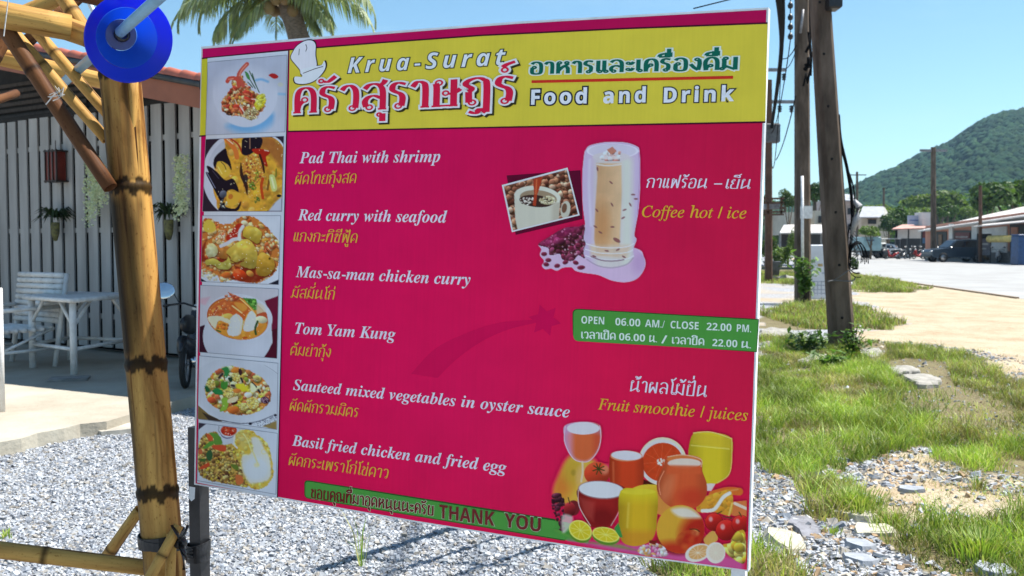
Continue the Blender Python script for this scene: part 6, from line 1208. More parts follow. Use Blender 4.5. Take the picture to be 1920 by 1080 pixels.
# ---- coconut palm behind the sign
palm = thing('coconut_palm', 'tall coconut palm with drooping fronds behind the sign', 'palm tree', (-4.9, 21, 0))
frond_m = leafmat('palm_frond', (.30, .35, .20), (.14, .19, .09), .3, sc=2, vcol=True); trunk_m = M_('palm_trunk', (.20, .16, .12), .9, c2=(.10, .08, .055), sc=12, bump=.6, stretch=(1, 1, 3))
cz = at(528, -22, 21); crown = Vector((cz.x, 21, cz.z)); root = Vector((at(660, 457, 21).x, 21, -.1))
m = MB(); pts = [root+(crown-root)*t+Vector((.25*math.sin(t*3), 0, 0)) for t in np.linspace(0, 1, 26)]; m.path(pts, [.30-.09*t+(.012 if i % 2 else 0) for i, t in enumerate(np.linspace(0, 1, 26))], 12); m.build('trunk', trunk_m, palm)
def frond(az, el, ln, sd, droop, parent):
    R_ = random.Random(sd); m = MB(); mid = []; d = Vector((math.cos(az), math.sin(az), 0)); p = crown.copy(); e = el
    for i in range(19): mid.append(p.copy()); p = p+(d*math.cos(e)+Vector((0, 0, math.sin(e))))*ln/18; e -= droop/18*(1+i/9)
    m.path(mid, [.035*(1-i/20)+.006 for i in range(19)], 5, (1.5, 1.3, .7)); side = Vector((-d.y, d.x, 0))
    for i in range(2, 19):
        for sub in (0, .25, .5, .75):
            j = min(i, 17); q = mid[j]*(1-sub)+mid[min(j+1, 18)]*sub; t = (i+sub)/19; fd = (mid[min(j+1, 18)]-mid[j]).normalized(); L_ = (.95*math.sin(min(t*1.15+.12, 1)*math.pi)**.6+.12)*ln*.24
            for sg in (-1, 1):
                if R_.random() < .06: continue
                dv = (side*sg*.85+fd*.55+Vector((0, 0, -.15-R_.random()*.55))).normalized(); w = Vector((0, 0, 1)).cross(dv).normalized()*.02; e1 = q+dv*L_*.5; e2 = q+dv*L_*R_.uniform(.85, 1)+Vector((0, 0, -L_*.45)); g_ = R_.uniform(.75, 1.3); cc_ = (g_, g_, g_*R_.uniform(.7, 1.4))
                m.add([q-w*.5, q+w*.5, e1+w, e1-w, e2], [(0, 1, 2, 3), (3, 2, 4)], cc_)
    m.build('frond', frond_m, parent)
fr_list = [(3.14, .45, 3.0, 1.15), (3.3, .2, 2.9, .85), (2.85, .5, 2.8, 1.2), (2.95, -.35, 1.9, .6), (3.5, -.6, 1.75, .4), (3.05, -.1, 2.4, .9), (-.5, -.15, 2.1, .8), (.0, .45, 2.7, 1.15), (-.25, .7, 2.4, 1.25), (.3, .25, 2.6, .95), (-.1, -.3, 1.8, .7), (.2, -.55, 1.5, .5), (-1.2, .9, 2.6, 1.2), (-1.9, .8, 2.6, 1.2), (1.4, .5, 2.6, 1.2), (2.0, .9, 2.6, 1.2), (-2.5, .5, 2.5, 1.2), (-.8, .4, 2.4, 1.2), (1.9, .1, 2, .9), (1.1, .0, 1.9, .9)]
for i, (a, e, l, dr) in enumerate(fr_list): frond(a, e, l*1.0, i, dr, palm)
m = MB(); R_ = random.Random(3); cm = M_('coconut', (.16, .10, .035), .6, c2=(.16, .12, .04), sc=3)
for i in range(11): t = i*.57; m = MB(); c = crown+Vector((.33*math.cos(t), .33*math.sin(t), -.22-.3*R_.random())); m.ball(c, .13, 10, 8, (1, 1, 1.15)); m.build('coconut', cm, palm)
# ---------------------------------------------------------------- power poles, cables
conc = M_('pole_concrete', (.155, .118, .09), .92, c2=(.065, .048, .036), sc=4.5, stretch=(1, 1, .28), spec=.1, bump=.4, bsc=50); hole_m = M_('hole_shade_disc', (.008, .008, .008), 1)
steel = M_('galvanised', (.22, .22, .23), .5, metal=.3, sc=8); rusty = M_('rusty_steel', (.12, .06, .035), .8, c2=(.07, .035, .02), sc=4)
def cpole(base, top_px, ytop, w0, w1, label, holes=(), name='power_pole', mat=conc, Y2=None, group=None, hexa=8):
    b = gnd(*base); t = at(top_px, ytop, Y2 or b.y); ext = (t-b).normalized(); t = b+(t-b)*1.0
    o = thing(name, label, 'power pole', (b.x, b.y, 0), group=group); m = MB(); p0 = b-ext*.3; n_ = 14
    pts = [p0+(t-p0)*k/n_ for k in range(n_+1)]; r0 = w0/2*b.y/F; r1 = w1/2*b.y/F; vs = []; fs = []
    for i, p in enumerate(pts):
        r = r0+(r1-r0)*i/n_; c = r*.35
        for x, y in ((-r, -r+c), (-r+c, -r), (r-c, -r), (r, -r+c), (r, r-c), (r-c, r), (-r+c, r), (-r, r-c)): vs.append(p+Vector((x, y, 0)))
    for i in range(n_):
        for k in range(8): k2 = (k+1) % 8; fs.append((i*8+k, i*8+k2, (i+1)*8+k2, (i+1)*8+k))
    fs += [tuple(range(7, -1, -1)), tuple(range(n_*8, n_*8+8))]; m.add(vs, fs); m.build('shaft', mat, o)
    for (hx, hy) in holes:
        c = at(hx, hy, b.y); r = r0*1.0; 
        kk = (c.z-b.z)/(t.z-b.z); r = r0+(r1-r0)*kk; c = at(hx, hy, b.y-r-.001); m = MB(); m.path([c, c+Vector((0, .02, 0))], .019, 10); m.build('hole_shade_disc', hole_m, o)  # discs set on the shaft; near-black colour stands in for shade inside holes
    return o, b, t
PA, bA, tA = cpole((1579, 656), 1521, -260, 43, 29, 'leaning front concrete pole with a column of bolt holes', [(1537, 4), (1545, 101), (1553, 199), (1560, 298), (1567, 398), (1574, 497), (1579, 596)])
PB, bB, tB = cpole((1505, 569), 1502, -420, 27, 20, 'upright grey pole with a white conduit behind the leaning one')
# conduit on pole B
m = MB(); yy = bB.y-.22; m.path([at(1504, 330, yy), at(1505, 505, yy)], .035, 8); m.build('conduit', white_m, PB)
m = MB(); m.path([at(1506, 18, yy), at(1501, 62, yy)], .03, 6); m.build('bracket', steel, PB)
m = MB(); m.box(at(1512, 398, yy), (.28, .05, .3)); m.build('notice_plate', white_m, PB, label='small white plate fixed on the pole')
# black box at the top of the leaning pole
c = at(1559, 6, 12.9); m = MB(); m.box(c+Vector((.02, 0, .12)), (.17, .25, .42), bev=.02); m.build('meter_box', black_m, PA, label='black box at the top right of the pole')
cab = M_('black_cable', (.007, .007, .008), .9, spec=.05); grey_cab = M_('grey_cable', (.12, .12, .12), .6)
def sag(a, b, s, n=14): a, b = Vector(a), Vector(b); return [a+(b-a)*t-Vector((0, 0, 4*s*t*(1-t))) for t in np.linspace(0, 1, n)]
# splice hardware between the two poles
R_ = random.Random(8)
m = MB(); c = at(1521, 112, 16)
for i in range(13): a = c+Vector((R_.uniform(-.10, .10), R_.uniform(-.1, .1), R_.uniform(-.28, .3))); m.path([a, a+Vector((R_.uniform(-.08, .08), 0, R_.uniform(-.2, .2)))], R_.uniform(.01, .035), 6)
m.path([at(1516, 60, 16), c, at(1520, 142, 16)], .02, 6); m.path([at(1522, 20, 16), at(1519, 75, 16)], .012, 6)
m.build('cable_splice', cab, label='tangle of black cable splices hung between the two near poles', cat='cable splice')
# cable coming down the leaning pole with coils
cc = thing('cable_coil', 'loops of black cable hanging on the right of the leaning pole', 'cable', tuple(at(1600, 520, 13)))
m = MB(); pts = cr_open([at(x, y, 13.0) for x, y in ((1572, 215), (1576, 262), (1588, 315), (1596, 365), (1598, 420), (1594, 470), (1592, 500))], 5); m.path(pts, .022, 7)
m.path(cr_open([at(x, y, 13.05) for x, y in ((1571, 230), (1580, 290), (1600, 350), (1601, 400), (1590, 440), (1593, 500))], 5), .011, 6); m.build('cable', cab, cc)
m = MB()
for i in range(5):
    c = at(1603+i*1.6, 480+i*2-3*(i % 2), 12.9-i*.02); rx, rz = .085+.012*i, .17+.015*i; m.path([c+Vector((rx*math.cos(t), .03*math.sin(t*2), rz*math.sin(t))) for t in np.linspace(-.6+i*.1, 5.0, 20)], .007, 6)
m.build('coil', cab, cc)
m = MB(); m.path([at(1602, 375, 12.9), at(1610, 385, 12.9), at(1606, 410, 12.9), at(1597, 440, 12.9)], [.02, .05, .05, .02], 8); m.build('cable_joint', M_('cable_grey', (.3, .3, .31), .5), cc, label='pale grey closure on the cable')
for i in range(6): m = MB(); m.path(cr_open([at(1594+R_.uniform(-2, 2), 425+i*5, 12.9), at(1606+R_.uniform(0, 6), 440+i*9, 12.88), at(1600+R_.uniform(-4, 4), 468+i*5, 12.9)], 5), .006, 5); m.build('cable', grey_cab, cc)
m = MB(); m.path(cr_open([at(x, y, 12.85) for x, y in ((1552, 528), (1565, 526), (1597, 527), (1604, 520))], 4), .009, 6); m.path([at(1562, 527, 12.84), at(1590, 508, 12.84), at(1602, 505, 12.84)], .008, 6); m.build('tie_wire', grey_cab, cc)
# pole C with transformer platform
PC, bC, tC = cpole((1441, 527), 1441, 150, 13, 11, 'far pole behind the sign with steel transformer platform', mat=rusty)
def yC(px, py, d=0): return at(px, py, bC.y+d)
m = MB(); 
for py in (372, 380, 397, 402): m.path([yC(1405, py+1, -.5), yC(1470, py, -.5)], .05, 4)
for px in (1412, 1440, 1465): m.path([yC(px, 372, -.5), yC(px, 402, -.5)], .05, 4)
m.path([yC(1405, 390, .6), yC(1470, 390, .6)], .06, 4); m.build('platform', rusty, PC, kind='stuff')
m = MB(); m.box(yC(1445, 386, 0), (.55, .5, .28), bev=.03); m.build('transformer_tray', steel, PC)
m = MB(); m.box(yC(1447, 250, 0), (.55, .4, .75), bev=.05); m.build('transformer', M_('transformer_grey', (.10, .10, .10), .6), PC, label='dark grey transformer block on the pole')
for py, x1, w in ((131, 1474, .07), (191, 1488, .07)):
    m = MB(); m.box((yC(1395, py)+yC(x1, py))/2, ((x1-1395)/F*bC.y, .12, .12)); m.build('crossarm', steel, PC)
    for px in ((1462, 1484) if py > 150 else (1470,)):
        m = MB(); c = yC(px, py+9); m.lathe([(.03, -.22), (.09, -.18), (.05, -.14), (.1, -.09), (.05, -.04), (.1, .0), (.03, .05)], Matrix.Translation(c), 10); m.build('insulator', black_m, PC)
# string of hanging clamps near the top
m = MB()
for i, py in enumerate((10, 32, 50, 68)):
    c = at(1482, py, 20); m.lathe([(.015, -.07), (.05, -.05), (.06, 0), (.035, .05), (.015, .07)], Matrix.Translation(c), 10)
m.path([at(1482, -40, 20), at(1482, 76, 20)], .012, 5); m.build('insulator_string', black_m, label='string of four dark insulators hanging left of the poles', cat='insulator')
# overhead lines
NC = Vector((3.3, -4.0, 7.2))
def cable(name, pts, r, label, mt=cab, group='overhead cables along the road'): m = MB(); m.path(pts, r, 6, cap=False); return m.build(name, mt, label=label, cat='cable', group=group)
cable('overhead_cable', cr_open([at(1430, -200, 12), at(1456, -30, 16), at(1464, 40, 20), at(1465, 92, 24), at(1458, 160, 28), at(1447, 240, bC.y), at(1441, 300, bC.y)], 6), .06, 'thick black cable bundle running down behind the sign edge')
cable('overhead_cable', cr_open([at(1462, -60, 16), at(1468, 10, 18), at(1468, 60, 22), at(1465, 95, 24)], 6), .045, 'short black cable joining the thick bundle from the right')
for i, (a, b_, s_, r, lab) in enumerate((((1466, 100, 24), (1446, 300, 30), 1.2, .012, 'fine wire curving down beside the thick cable bundle'), ((1482, 76, 20), (1446, 250, 30), .4, .012, 'fine wire from the insulator string to the far pole'), ((1492, 180, 22), (1455, 300, 32), .2, .014, 'fine diagonal wire from upright pole down to the left'), ((1467, 110, 24), (1493, 85, 22.8), .1, .012, 'short wire linking cable bundle and upright pole'), ((1472, 0, 20), (1476, -60, 20), .0, .012, 'fine vertical wire left of the insulators'), ((1468, 128, 26), (1492, 96, 22.8), .15, .01, 'second short wire linking bundle and upright pole'))):
    cable('overhead_wire', sag(at(*a), at(*b_), s_), r, lab, group='thin overhead wires')
for i, dx in enumerate((0, .35, .9)):
    cable('overhead_cable', sag(tB+Vector((-.3+dx*.4, 0, -.8-dx)), Vector((2.4+dx, -5, 7.4-dx*.3)), .8, 24), (.022, .012, .010)[i], ['thicker cable overhead from the upright pole toward the viewer', 'middle thin cable overhead above the sign', 'outer thin cable overhead nearest the road'][i])
for i, (a, b_) in enumerate(((tA+Vector((0, 0, -.5)), tB+Vector((0, 0, -2.2))), (tA+Vector((0, 0, -1.0)), at(1518, 60, 16)), (at(1521, -40, 14), at(1520, 100, 16)))): cable('overhead_wire', sag(a, b_, .15), .012, ['wire joining the tops of the two near poles', 'wire from leaning pole top to the cable splices', 'vertical wire dropping into the cable splices'][i], group='thin overhead wires')
m = MB(); m.path([at(1300, 16, 9), at(1376, -3, 9)], .006, 5); m.build('overhead_wire', cab, label='thin wire showing above the top right of the sign', cat='cable', group='thin overhead wires')
# ---------------------------------------------------------------- weeds at the poles, white painted board, planter
leaf_b = leafmat('weed_leaf', (.13, .24, .05), (.06, .13, .03), .35, sc=4, vcol=True)
def weed(q, w, h, n_, label, sd, ls=.05, name='weed_plant', cat='weed', Yo=0, mat=leaf_b, group='leafy weeds at the pole feet'):
    b = gnd(*q); b.y += Yo; R_ = random.Random(sd); t = thing(name, label, cat, tuple(b), group=group); m = MB(); st = MB()
    for i in range(max(5, n_//12)):
        a = R_.uniform(0, 6.28); tip = b+Vector((math.cos(a)*w*R_.uniform(.1, 1), math.sin(a)*w*.6*R_.random(), h*R_.uniform(.5, 1))); st.path([b+Vector((R_.uniform(-.2, .2)*w, 0, 0)), (b+tip)/2+Vector((0, 0, h*.12)), tip], .004, 4)
        for j in range(12):
            f = R_.uniform(.3, 1); c = b+(tip-b)*f+Vector((R_.uniform(-1, 1), R_.uniform(-1, 1), R_.uniform(-.6, .6)))*ls*1.3; d1 = Vector((R_.uniform(-1, 1), R_.uniform(-1, 1), R_.uniform(-.5, .6))).normalized(); d2 = d1.cross(Vector((R_.uniform(-.4, .4), R_.uniform(-.4, .4), 1))).normalized(); g_ = R_.uniform(.6, 1.3); l = ls*R_.uniform(.6, 1.2)
            m.add([c-d1*l, c-d2*l*.5, c+d1*l*.9+Vector((0, 0, -l*.3)), c+d2*l*.5], [(0, 1, 2, 3)], (g_, g_, g_*.9))
    m.build('foliage', mat, t); st.build('stem', mat, t); return t
weed((1520, 668), .55, .38, 160, 'dark leafy weed left of the leaning pole foot', 1, .07, Yo=.2, mat=leafmat('weed_dark', (.07, .14, .035), (.03, .07, .02), .3)); weed((1588, 668), .22, .45, 150, 'bright leafy weed in front of the leaning pole foot', 2, .055, Yo=-.25); weed((1562, 690), .35, .22, 110, 'pale low weed in the grass below the leaning pole', 3, .06)
weed((1512, 572), .35, 1.35, 200, 'tall climbing weed at the foot of the upright pole', 4, .11); weed((1550, 560), .25, .9, 60, 'thin weed between the two near poles', 6, .09)
bd = thing('painted_board', 'tall white board with faint drawings standing between the poles', 'board', tuple(gnd(1534, 563))); y_ = gnd(1534, 563).y
def bp_(px, py, dy=0): return at(px, py, y_+dy)
m = MB(); z0, z1 = bp_(1534, 561).z, bp_(1534, 459).z; x0, x1 = bp_(1515, 500).x, bp_(1556, 500).x; m.box(((x0+x1)/2, y_, (z0+z1)/2), (x1-x0, .12, z1-z0), bev=.02); m.build('panel', M_('board_white', (.62, .66, .72), .6, var=.06, sc=2), bd)
pcs = [((1524, 490), 9, 5, (.25, .42, .2)), ((1538, 497), 9, 5, (.5, .38, .18)), ((1523, 512), 6, 7, (.22, .42, .28)), ((1545, 512), 7, 3, (.35, .4, .5))]
for (c_, w_, h_, col_) in pcs: m = MB(); m.box(bp_(c_[0], c_[1], -.064), (w_/F*y_, .006, h_/F*y_), bev=.002); m.build('drawing', M_('board_colour', col_, .7), bd)
m = MB()
for yy_ in (528, 535, 543, 550): m.box(bp_(1535, yy_, -.064), (36/F*y_, .004, .02))
for xx_ in (1519, 1526, 1533, 1540, 1548): m.box(bp_(xx_, 540, -.063), (.02, .004, 26/F*y_))
m.build('drawing', M_('board_line', (.35, .4, .5), .7), bd, label='grid of faint lines')
pl = thing('grey_planter', 'round grey planter with leafy plant behind the sign edge', 'planter', tuple(gnd(1448, 520))); c = gnd(1448, 520); y2 = c.y
m = MB(); m.lathe([(.001, 0), (.26, 0), (.36, .62), (.40, .66), (.40, .7), (.33, .68), (.3, .55)], Matrix.Translation(c), 18); m.build('pot', M_('planter_grey', (.10, .11, .13), .7), pl)
w_ = weed((1448, 520), .55, 1.1, 170, None or 'x', 9, .1, name='foliage_temp'); 
for ch_ in list(w_.children):
    ch_.parent = pl; ch_.location = w_.location-pl.location+Vector((0, 0, .3))
bpy.data.objects.remove(w_)
m = MB(); c = gnd(1462, 526)
for i in range(5): m.box(c+Vector((R_.uniform(-.5, .4), R_.uniform(-.2, .2), .08)), (R_.uniform(.3, .6), .25, .12), Euler((R_.uniform(-.3, .3), R_.uniform(-.2, .3), R_.random())).to_matrix())
m.build('rubble_pile', M_('rubble', (.35, .33, .3), .9, sc=5), kind='stuff', label='small pile of rubble beside the planter')
# ---------------------------------------------------------------- trees
def crown_mesh(c, rx, ry, rz, n_, ls, seed, lobes=9):
    R = np.random.default_rng(seed); L_ = R.normal(0, 1, (lobes, 3)); L_ /= np.linalg.norm(L_, axis=1)[:, None]; L_ = L_*R.uniform(.25, .72, (lobes, 1)); L_[:, 2] = np.abs(L_[:, 2])*.9-.15; lr = R.uniform(.28, .5, lobes)
    k = R.integers(0, lobes, n_); d = R.normal(0, 1, (n_, 3)); d /= np.linalg.norm(d, axis=1)[:, None]; d[:, 2] = np.where(d[:, 2] < -.3, -d[:, 2], d[:, 2])
    P = L_[k]+d*(lr[k]*R.uniform(.62, 1.08, n_))[:, None]; P = P*np.array([rx, ry, rz])+np.array(c)
    nrm = d+R.normal(0, .55, (n_, 3)); nrm /= np.linalg.norm(nrm, axis=1)[:, None]; a = np.cross(nrm, R.normal(0, 1, (n_, 3))); a /= np.linalg.norm(a, axis=1)[:, None]; b = np.cross(nrm, a); s = ls*R.uniform(.5, 1.2, (n_, 1))
    V = np.stack([P-a*s, P-b*s*.6, P+a*s, P+b*s*.6], 1).reshape(-1, 3); Q = np.arange(n_*4).reshape(-1, 4); g = R.uniform(.7, 1.35, (n_, 1))*(.85+.3*R.random((lobes, 1)))[k]; return V, Q, np.repeat(np.concatenate([g, g, g*.85], 1), 4, 0)
bark = M_('bark', (.12, .09, .06), .9, sc=6)
tm_ = {'dark': leafmat('leaf_deep', (.055, .10, .025), (.03, .065, .018), .3, sc=.6, vcol=True), 'mid': leafmat('leaf_mid', (.075, .13, .03), (.038, .08, .02), .35, sc=.6, vcol=True), 'pale': leafmat('leaf_pale', (.14, .20, .05), (.07, .12, .032), .4, sc=.6, vcol=True)}
def tree(px, D, ytop, ybot, w, kind, label, sd, n_=2600, group='trees behind the shops', name='leafy_tree', ls=None):
    zt_ = at(px, ytop, D).z; zb = at(px, ybot, D).z; x = at(px, 460, D).x; r = w/2/F*D; t = thing(name, label, 'tree', (x, D, 0), group=group); c = (0, 0, (zt_+zb)/2); rz = (zt_-zb)/2
    V, Q, C = crown_mesh(c, r*1.1, r*.8, rz*1.05, n_, ls or r*.085, sd); npmesh('crown', V, Q, tm_[kind], colors=C, loc=Vector((0, 0, 0)), parent=t)
    m = MB(); m.path([Vector((0, 0, -.2)), Vector((r*.05, 0, zb*.6)), Vector((0, 0, c[2]))], [r*.09, r*.07, r*.03], 8)
    for k in range(4): a = k*1.6+sd; m.path([Vector((0, 0, max(zb*.8, .5))), Vector((math.cos(a)*r*.5, math.sin(a)*r*.4, c[2]))], [r*.045, r*.015], 6)
    m.build('trunk', bark, t, local=True); return t
tree(1900, 92, 314, 425, 150, 'mid', 'large bright green tree above the long shop roof', 1, 5200, ls=.34); tree(1850, 100, 348, 425, 66, 'dark', 'darker tree between the big tree and the hillside', 2)
tree(1690, 120, 378, 446, 60, 'mid', 'round green tree left of the red roofed shop', 3); tree(1665, 112, 398, 455, 48, 'dark', 'dark tree between grey roofed house and shop', 4); tree(1720, 135, 380, 430, 60, 'pale', 'pale green tree behind the blue rooftop sign', 5); tree(1775, 140, 376, 425, 64, 'mid', 'green tree behind the middle of the long roof', 6); tree(1815, 145, 380, 420, 50, 'pale', 'pale tree behind the dark thin pole', 7)
tree(1632, 88, 414, 460, 50, 'pale', 'pale flowering tree in front of the grey roofed house', 8, group='trees by the far houses'); tree(1525, 70, 328, 415, 62, 'dark', 'dark round tree seen between the two near poles', 9, 3200, group='trees by the far houses'); tree(1478, 60, 348, 415, 46, 'dark', 'dark tree just right of the transformer platform', 10, group='trees by the far houses')
tree(1560, 150, 372, 440, 90, 'mid', 'green tree behind the leaning pole', 12, group='trees by the far houses'); tree(1600, 160, 380, 430, 80, 'mid', 'green tree beyond the roadside at the hill foot', 13, group='trees by the far houses'); tree(1420, 66, 360, 440, 70, 'mid', 'green tree mostly hidden behind the sign edge', 14, group='trees by the far houses')
tree(1645, 170, 372, 420, 80, 'pale', 'pale broad tree at the hill foot above the grey roof', 15); tree(1755, 175, 356, 425, 120, 'pale', 'wide pale green tree low on the hillside', 16, 3600)
R_ = random.Random(12)
def bush(px, py, w, h, kind, label, sd, D=None):
    b = gnd(px, py); D = b.y; r = w/2/F*D; V, Q, C = crown_mesh((b.x, b.y, h/F*D*.45), r, r*.7, h/F*D*.7, 1100, max(.05, r*.13), sd); V[:, 2] = np.maximum(V[:, 2], 0.01)
    npmesh('bush', V, Q, tm_[kind], colors=C, label=label, cat='bush', group='bushes left of the upright pole')
bush(1470, 520, 46, 72, 'pale', 'bright green bush between transformer pole and upright pole', 1); bush(1443, 500, 50, 60, 'mid', 'green bush behind the grey planter', 2); bush(1487, 510, 28, 90, 'pale', 'tall pale bush touching the upright pole', 3); bush(1600, 512, 20, 30, 'mid', 'small green bush by the road behind the leaning pole', 4); bush(1465, 470, 70, 70, 'mid', 'wide bush behind the others under the platform', 5)
# ---------------------------------------------------------------- buildings
def bld(name, label, px0, px1, D, cat='building', group=None): c = at((px0+px1)/2, 460, D); return thing(name, label, cat, (c.x, D, 0), group=group)
def wbox(t, name, px0, py0, px1, py1, D, dep, mat, label=None, bev=0):
    a = at(px0, py0, D); b_ = at(px1, py1, D); m = MB(); m.box(((a.x+b_.x)/2, D+dep/2, (a.z+b_.z)/2), (abs(b_.x-a.x), dep, abs(a.z-b_.z)), bev=bev); return m.build(name, mat, t, label=label)
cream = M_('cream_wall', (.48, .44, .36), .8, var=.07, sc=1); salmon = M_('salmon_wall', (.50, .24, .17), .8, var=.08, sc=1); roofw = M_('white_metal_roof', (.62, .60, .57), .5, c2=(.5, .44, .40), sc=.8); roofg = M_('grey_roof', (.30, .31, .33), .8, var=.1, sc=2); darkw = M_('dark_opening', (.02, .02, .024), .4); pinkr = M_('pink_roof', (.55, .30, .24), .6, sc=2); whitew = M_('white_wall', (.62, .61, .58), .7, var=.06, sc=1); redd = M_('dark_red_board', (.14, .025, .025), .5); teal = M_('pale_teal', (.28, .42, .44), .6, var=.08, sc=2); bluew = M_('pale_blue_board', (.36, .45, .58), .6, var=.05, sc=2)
def roofslab(t, name, pts, mat, th=.12, label=None):
    m = MB(); P_ = [Vector(p) for p in pts]; k = len(P_); m.add(P_+[p-Vector((0, 0, th)) for p in P_], [tuple(range(k)), tuple(range(2*k-1, k-1, -1))]+[(i, i+k, (i+1) % k+k, (i+1) % k) for i in range(k)]); return m.build(name, mat, t, label=label)
# long shop: its front runs toward the camera on the right
D1, D2 = 84, 70
fA, fB = at(1735, 460, D1), at(1925, 460, D2); fN = Vector((-(fB.y-fA.y), fB.x-fA.x, 0)).normalized()
def fp(px, py): r = ray(px, py); return CAM+r*((fA-CAM).dot(fN)/r.dot(fN))      # a point on the slanting shop front
shop = thing('long_shop', 'long salmon shop with white metal roof beside the road', 'building', tuple(gnd(1830, 478)))
def front(name, x0, y0, x1, y1, mat, off=0., y0b=None, y1b=None, th=.15, label=None):
    a, b_, c_, d_ = fp(x0, y0), fp(x1, y0 if y0b is None else y0b), fp(x1, y1 if y1b is None else y1b), fp(x0, y1); nv = Vector((-(b_.y-a.y), b_.x-a.x, 0)).normalized(); nv = -nv if nv.dot(a) > 0 else nv; P_ = [p+nv*off for p in (a, b_, c_, d_)]; m = MB(); m.add(P_+[p-nv*th for p in P_], [(0, 1, 2, 3), (7, 6, 5, 4), (0, 4, 5, 1), (1, 5, 6, 2), (2, 6, 7, 3), (3, 7, 4, 0)]); return m.build(name, mat, shop, label=label)
front('wall', 1735, 424, 1990, 492, salmon, y0b=388, y1b=494)
nvv = Vector((.75, .66, 0))
a, b_ = fp(1700, 434), fp(2000, 388); a2, b2 = at(1722, 424, 108), at(2010, 366, 86)
ra, rb = fp(1738, 430), fp(2000, 392); rc, rdp = rb+Vector((6, 12, 2.2)), ra+Vector((4, 13, 1.6)); ov = Vector((-.8, -.9, -.12))
roofslab(shop, 'roof', [ra+Vector((-.9, -.2, -.12)), rb+Vector((-.9, -.2, -.12)), rb+Vector((14, 5, 2.6)), ra+Vector((13, 8, 2.4))], roofw)
front('fascia_band', 1740, 428, 1985, 434, whitew, .15, 399, 405)
for x0, x1 in ((1783, 1790), (1826, 1836)): front('column', x0, 420, x1, 476, whitew, .2)
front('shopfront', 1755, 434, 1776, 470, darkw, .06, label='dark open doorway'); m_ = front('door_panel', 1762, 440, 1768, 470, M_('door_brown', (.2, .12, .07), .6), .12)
front('wall_panel', 1836, 430, 1890, 472, whitew, .1, 424, 474); front('window', 1792, 432, 1825, 462, darkw, .12); front('window_sign', 1795, 436, 1822, 458, redd, .2, label='dark red sign with pale lettering')
def text3(s, p0, p1, h, z, mat, nv, name='lettering', parent=None):
    V, Fs = textmesh(s); W0, W1 = V[:, 0].min(), V[:, 0].max(); m = MB(); k = (p1-p0)/(W1-W0); m.v = [tuple(p0+k*(v[0]-W0)+Vector((0, 0, v[1]*h/.7))+nv*z) for v in V]; m.f = list(Fs); m.c = [(1, 1, 1)]*len(V); m.sm = [False]*len(Fs); return m.build(name, mat, parent)
nvf = (fp(1800, 450)-fp(1790, 450)); nvf = Vector((-nvf.y, nvf.x, 0)).normalized(); nvf = -nvf if nvf.dot(fp(1800, 450)) > 0 else nvf
for yy_, hh in ((446, 3.2), (453, 3.2)):                # two unreadable pale lines on the red sign: bars of broken strokes
    m = MB(); R_ = random.Random(yy_); x = 1798
    while x < 1819: w_ = R_.uniform(.8, 1.8); c = fp(x, yy_-hh/2)+nvf*.23; m.box(c, (w_/F*84, .02, hh/F*84*R_.uniform(.6, 1)), rotz(math.atan2(fp(1800, 450).y-fp(1790, 450).y, fp(1800, 450).x-fp(1790, 450).x))); x += w_+.7
    m.build('lettering', whitew, shop)
lb_ = front('low_plinth', 1735, 470, 1990, 492, M_('plinth', (.2, .19, .18), .9), .05, 472, 495)
roofslab(shop, 'awning', [fp(1874, 416)+nvf*.1, fp(1990, 404)+nvf*.1, fp(1990, 406)+nvf*2.2+Vector((0, 0, -.3)), fp(1874, 417)+nvf*2.2+Vector((0, 0, -.3))], roofw, .08)
front('shopfront', 1896, 420, 1985, 480, darkw, .12, label='flat dark panel standing for a shaded shop opening at the right edge'); front('door_panel', 1900, 426, 1912, 442, salmon, .2)  # shade of the opening is put into the panel's near-black colour
m = MB(); m.path([fp(1893, 448)+nvf*1.6, fp(1990, 447)+nvf*1.6], .27, 12); m.build('rolled_awning', M_('yellow_roll', (.6, .48, .16), .6), shop, label='rolled pale yellow awning')
bs = thing('notice_board', 'dark framed notice board standing in front of the shop', 'notice board', tuple(fp(1880, 490)+nvf*1.5)); q0 = fp(1880, 460)+nvf*1.5
m = MB(); m.box(q0, (1.0, .08, 1.5)); m.build('panel', M_('poster_grey', (.25, .24, .27), .6), bs); m = MB(); m.box(q0+Vector((0, 0, .7)), (1.06, .12, .35)); m.box(q0+Vector((-.5, 0, -.35)), (.06, .1, 2.1)); m.box(q0+Vector((.5, 0, -.35)), (.06, .1, 2.1)); m.build('frame', darkw, bs)
m = MB(); m.box(q0+Vector((0, -.05, .1)), (.6, .02, .14)); m.box(q0+Vector((-.1, -.05, -.25)), (.5, .02, .1)); m.build('poster', whitew, bs)
# red roofed open shop with white boards
s2 = bld('small_shop', 'open fronted shop with pink roof and two white boards', 1675, 1745, 98); wbox(s2, 'back_wall', 1680, 440, 1745, 485, 104, .3, darkw)
for x0, x1 in ((1680, 1702), (1704, 1727)): wbox(s2, 'board', x0, 430, x1, 447, 97, .15, whitew)
roofslab(s2, 'roof', [at(1672, 429, 95), at(1742, 427, 95), at(1738, 419, 104), at(1692, 421, 104)], pinkr)
for x in (1681, 1703, 1728, 1744): wbox(s2, 'post', x-1, 430, x+1, 486, 97, .15, darkw)
wbox(s2, 'wall', 1728, 432, 1745, 446, 99, .2, redd); wbox(s2, 'counter', 1728, 446, 1742, 456, 99, .2, M_('blue_counter', (.05, .14, .25), .5)); wbox(s2, 'rooftop_sign', 1703, 404, 1728, 421, 100, .2, bluew, 'pale blue rooftop sign'); wbox(s2, 'sign_stripe', 1706, 412, 1725, 414, 99.95, .04, M_('stripe_blue', (.12, .2, .4), .6)); wbox(s2, 'rooftop_box', 1730, 398, 1748, 426, 99, 2, whitew, 'white box on the roof')
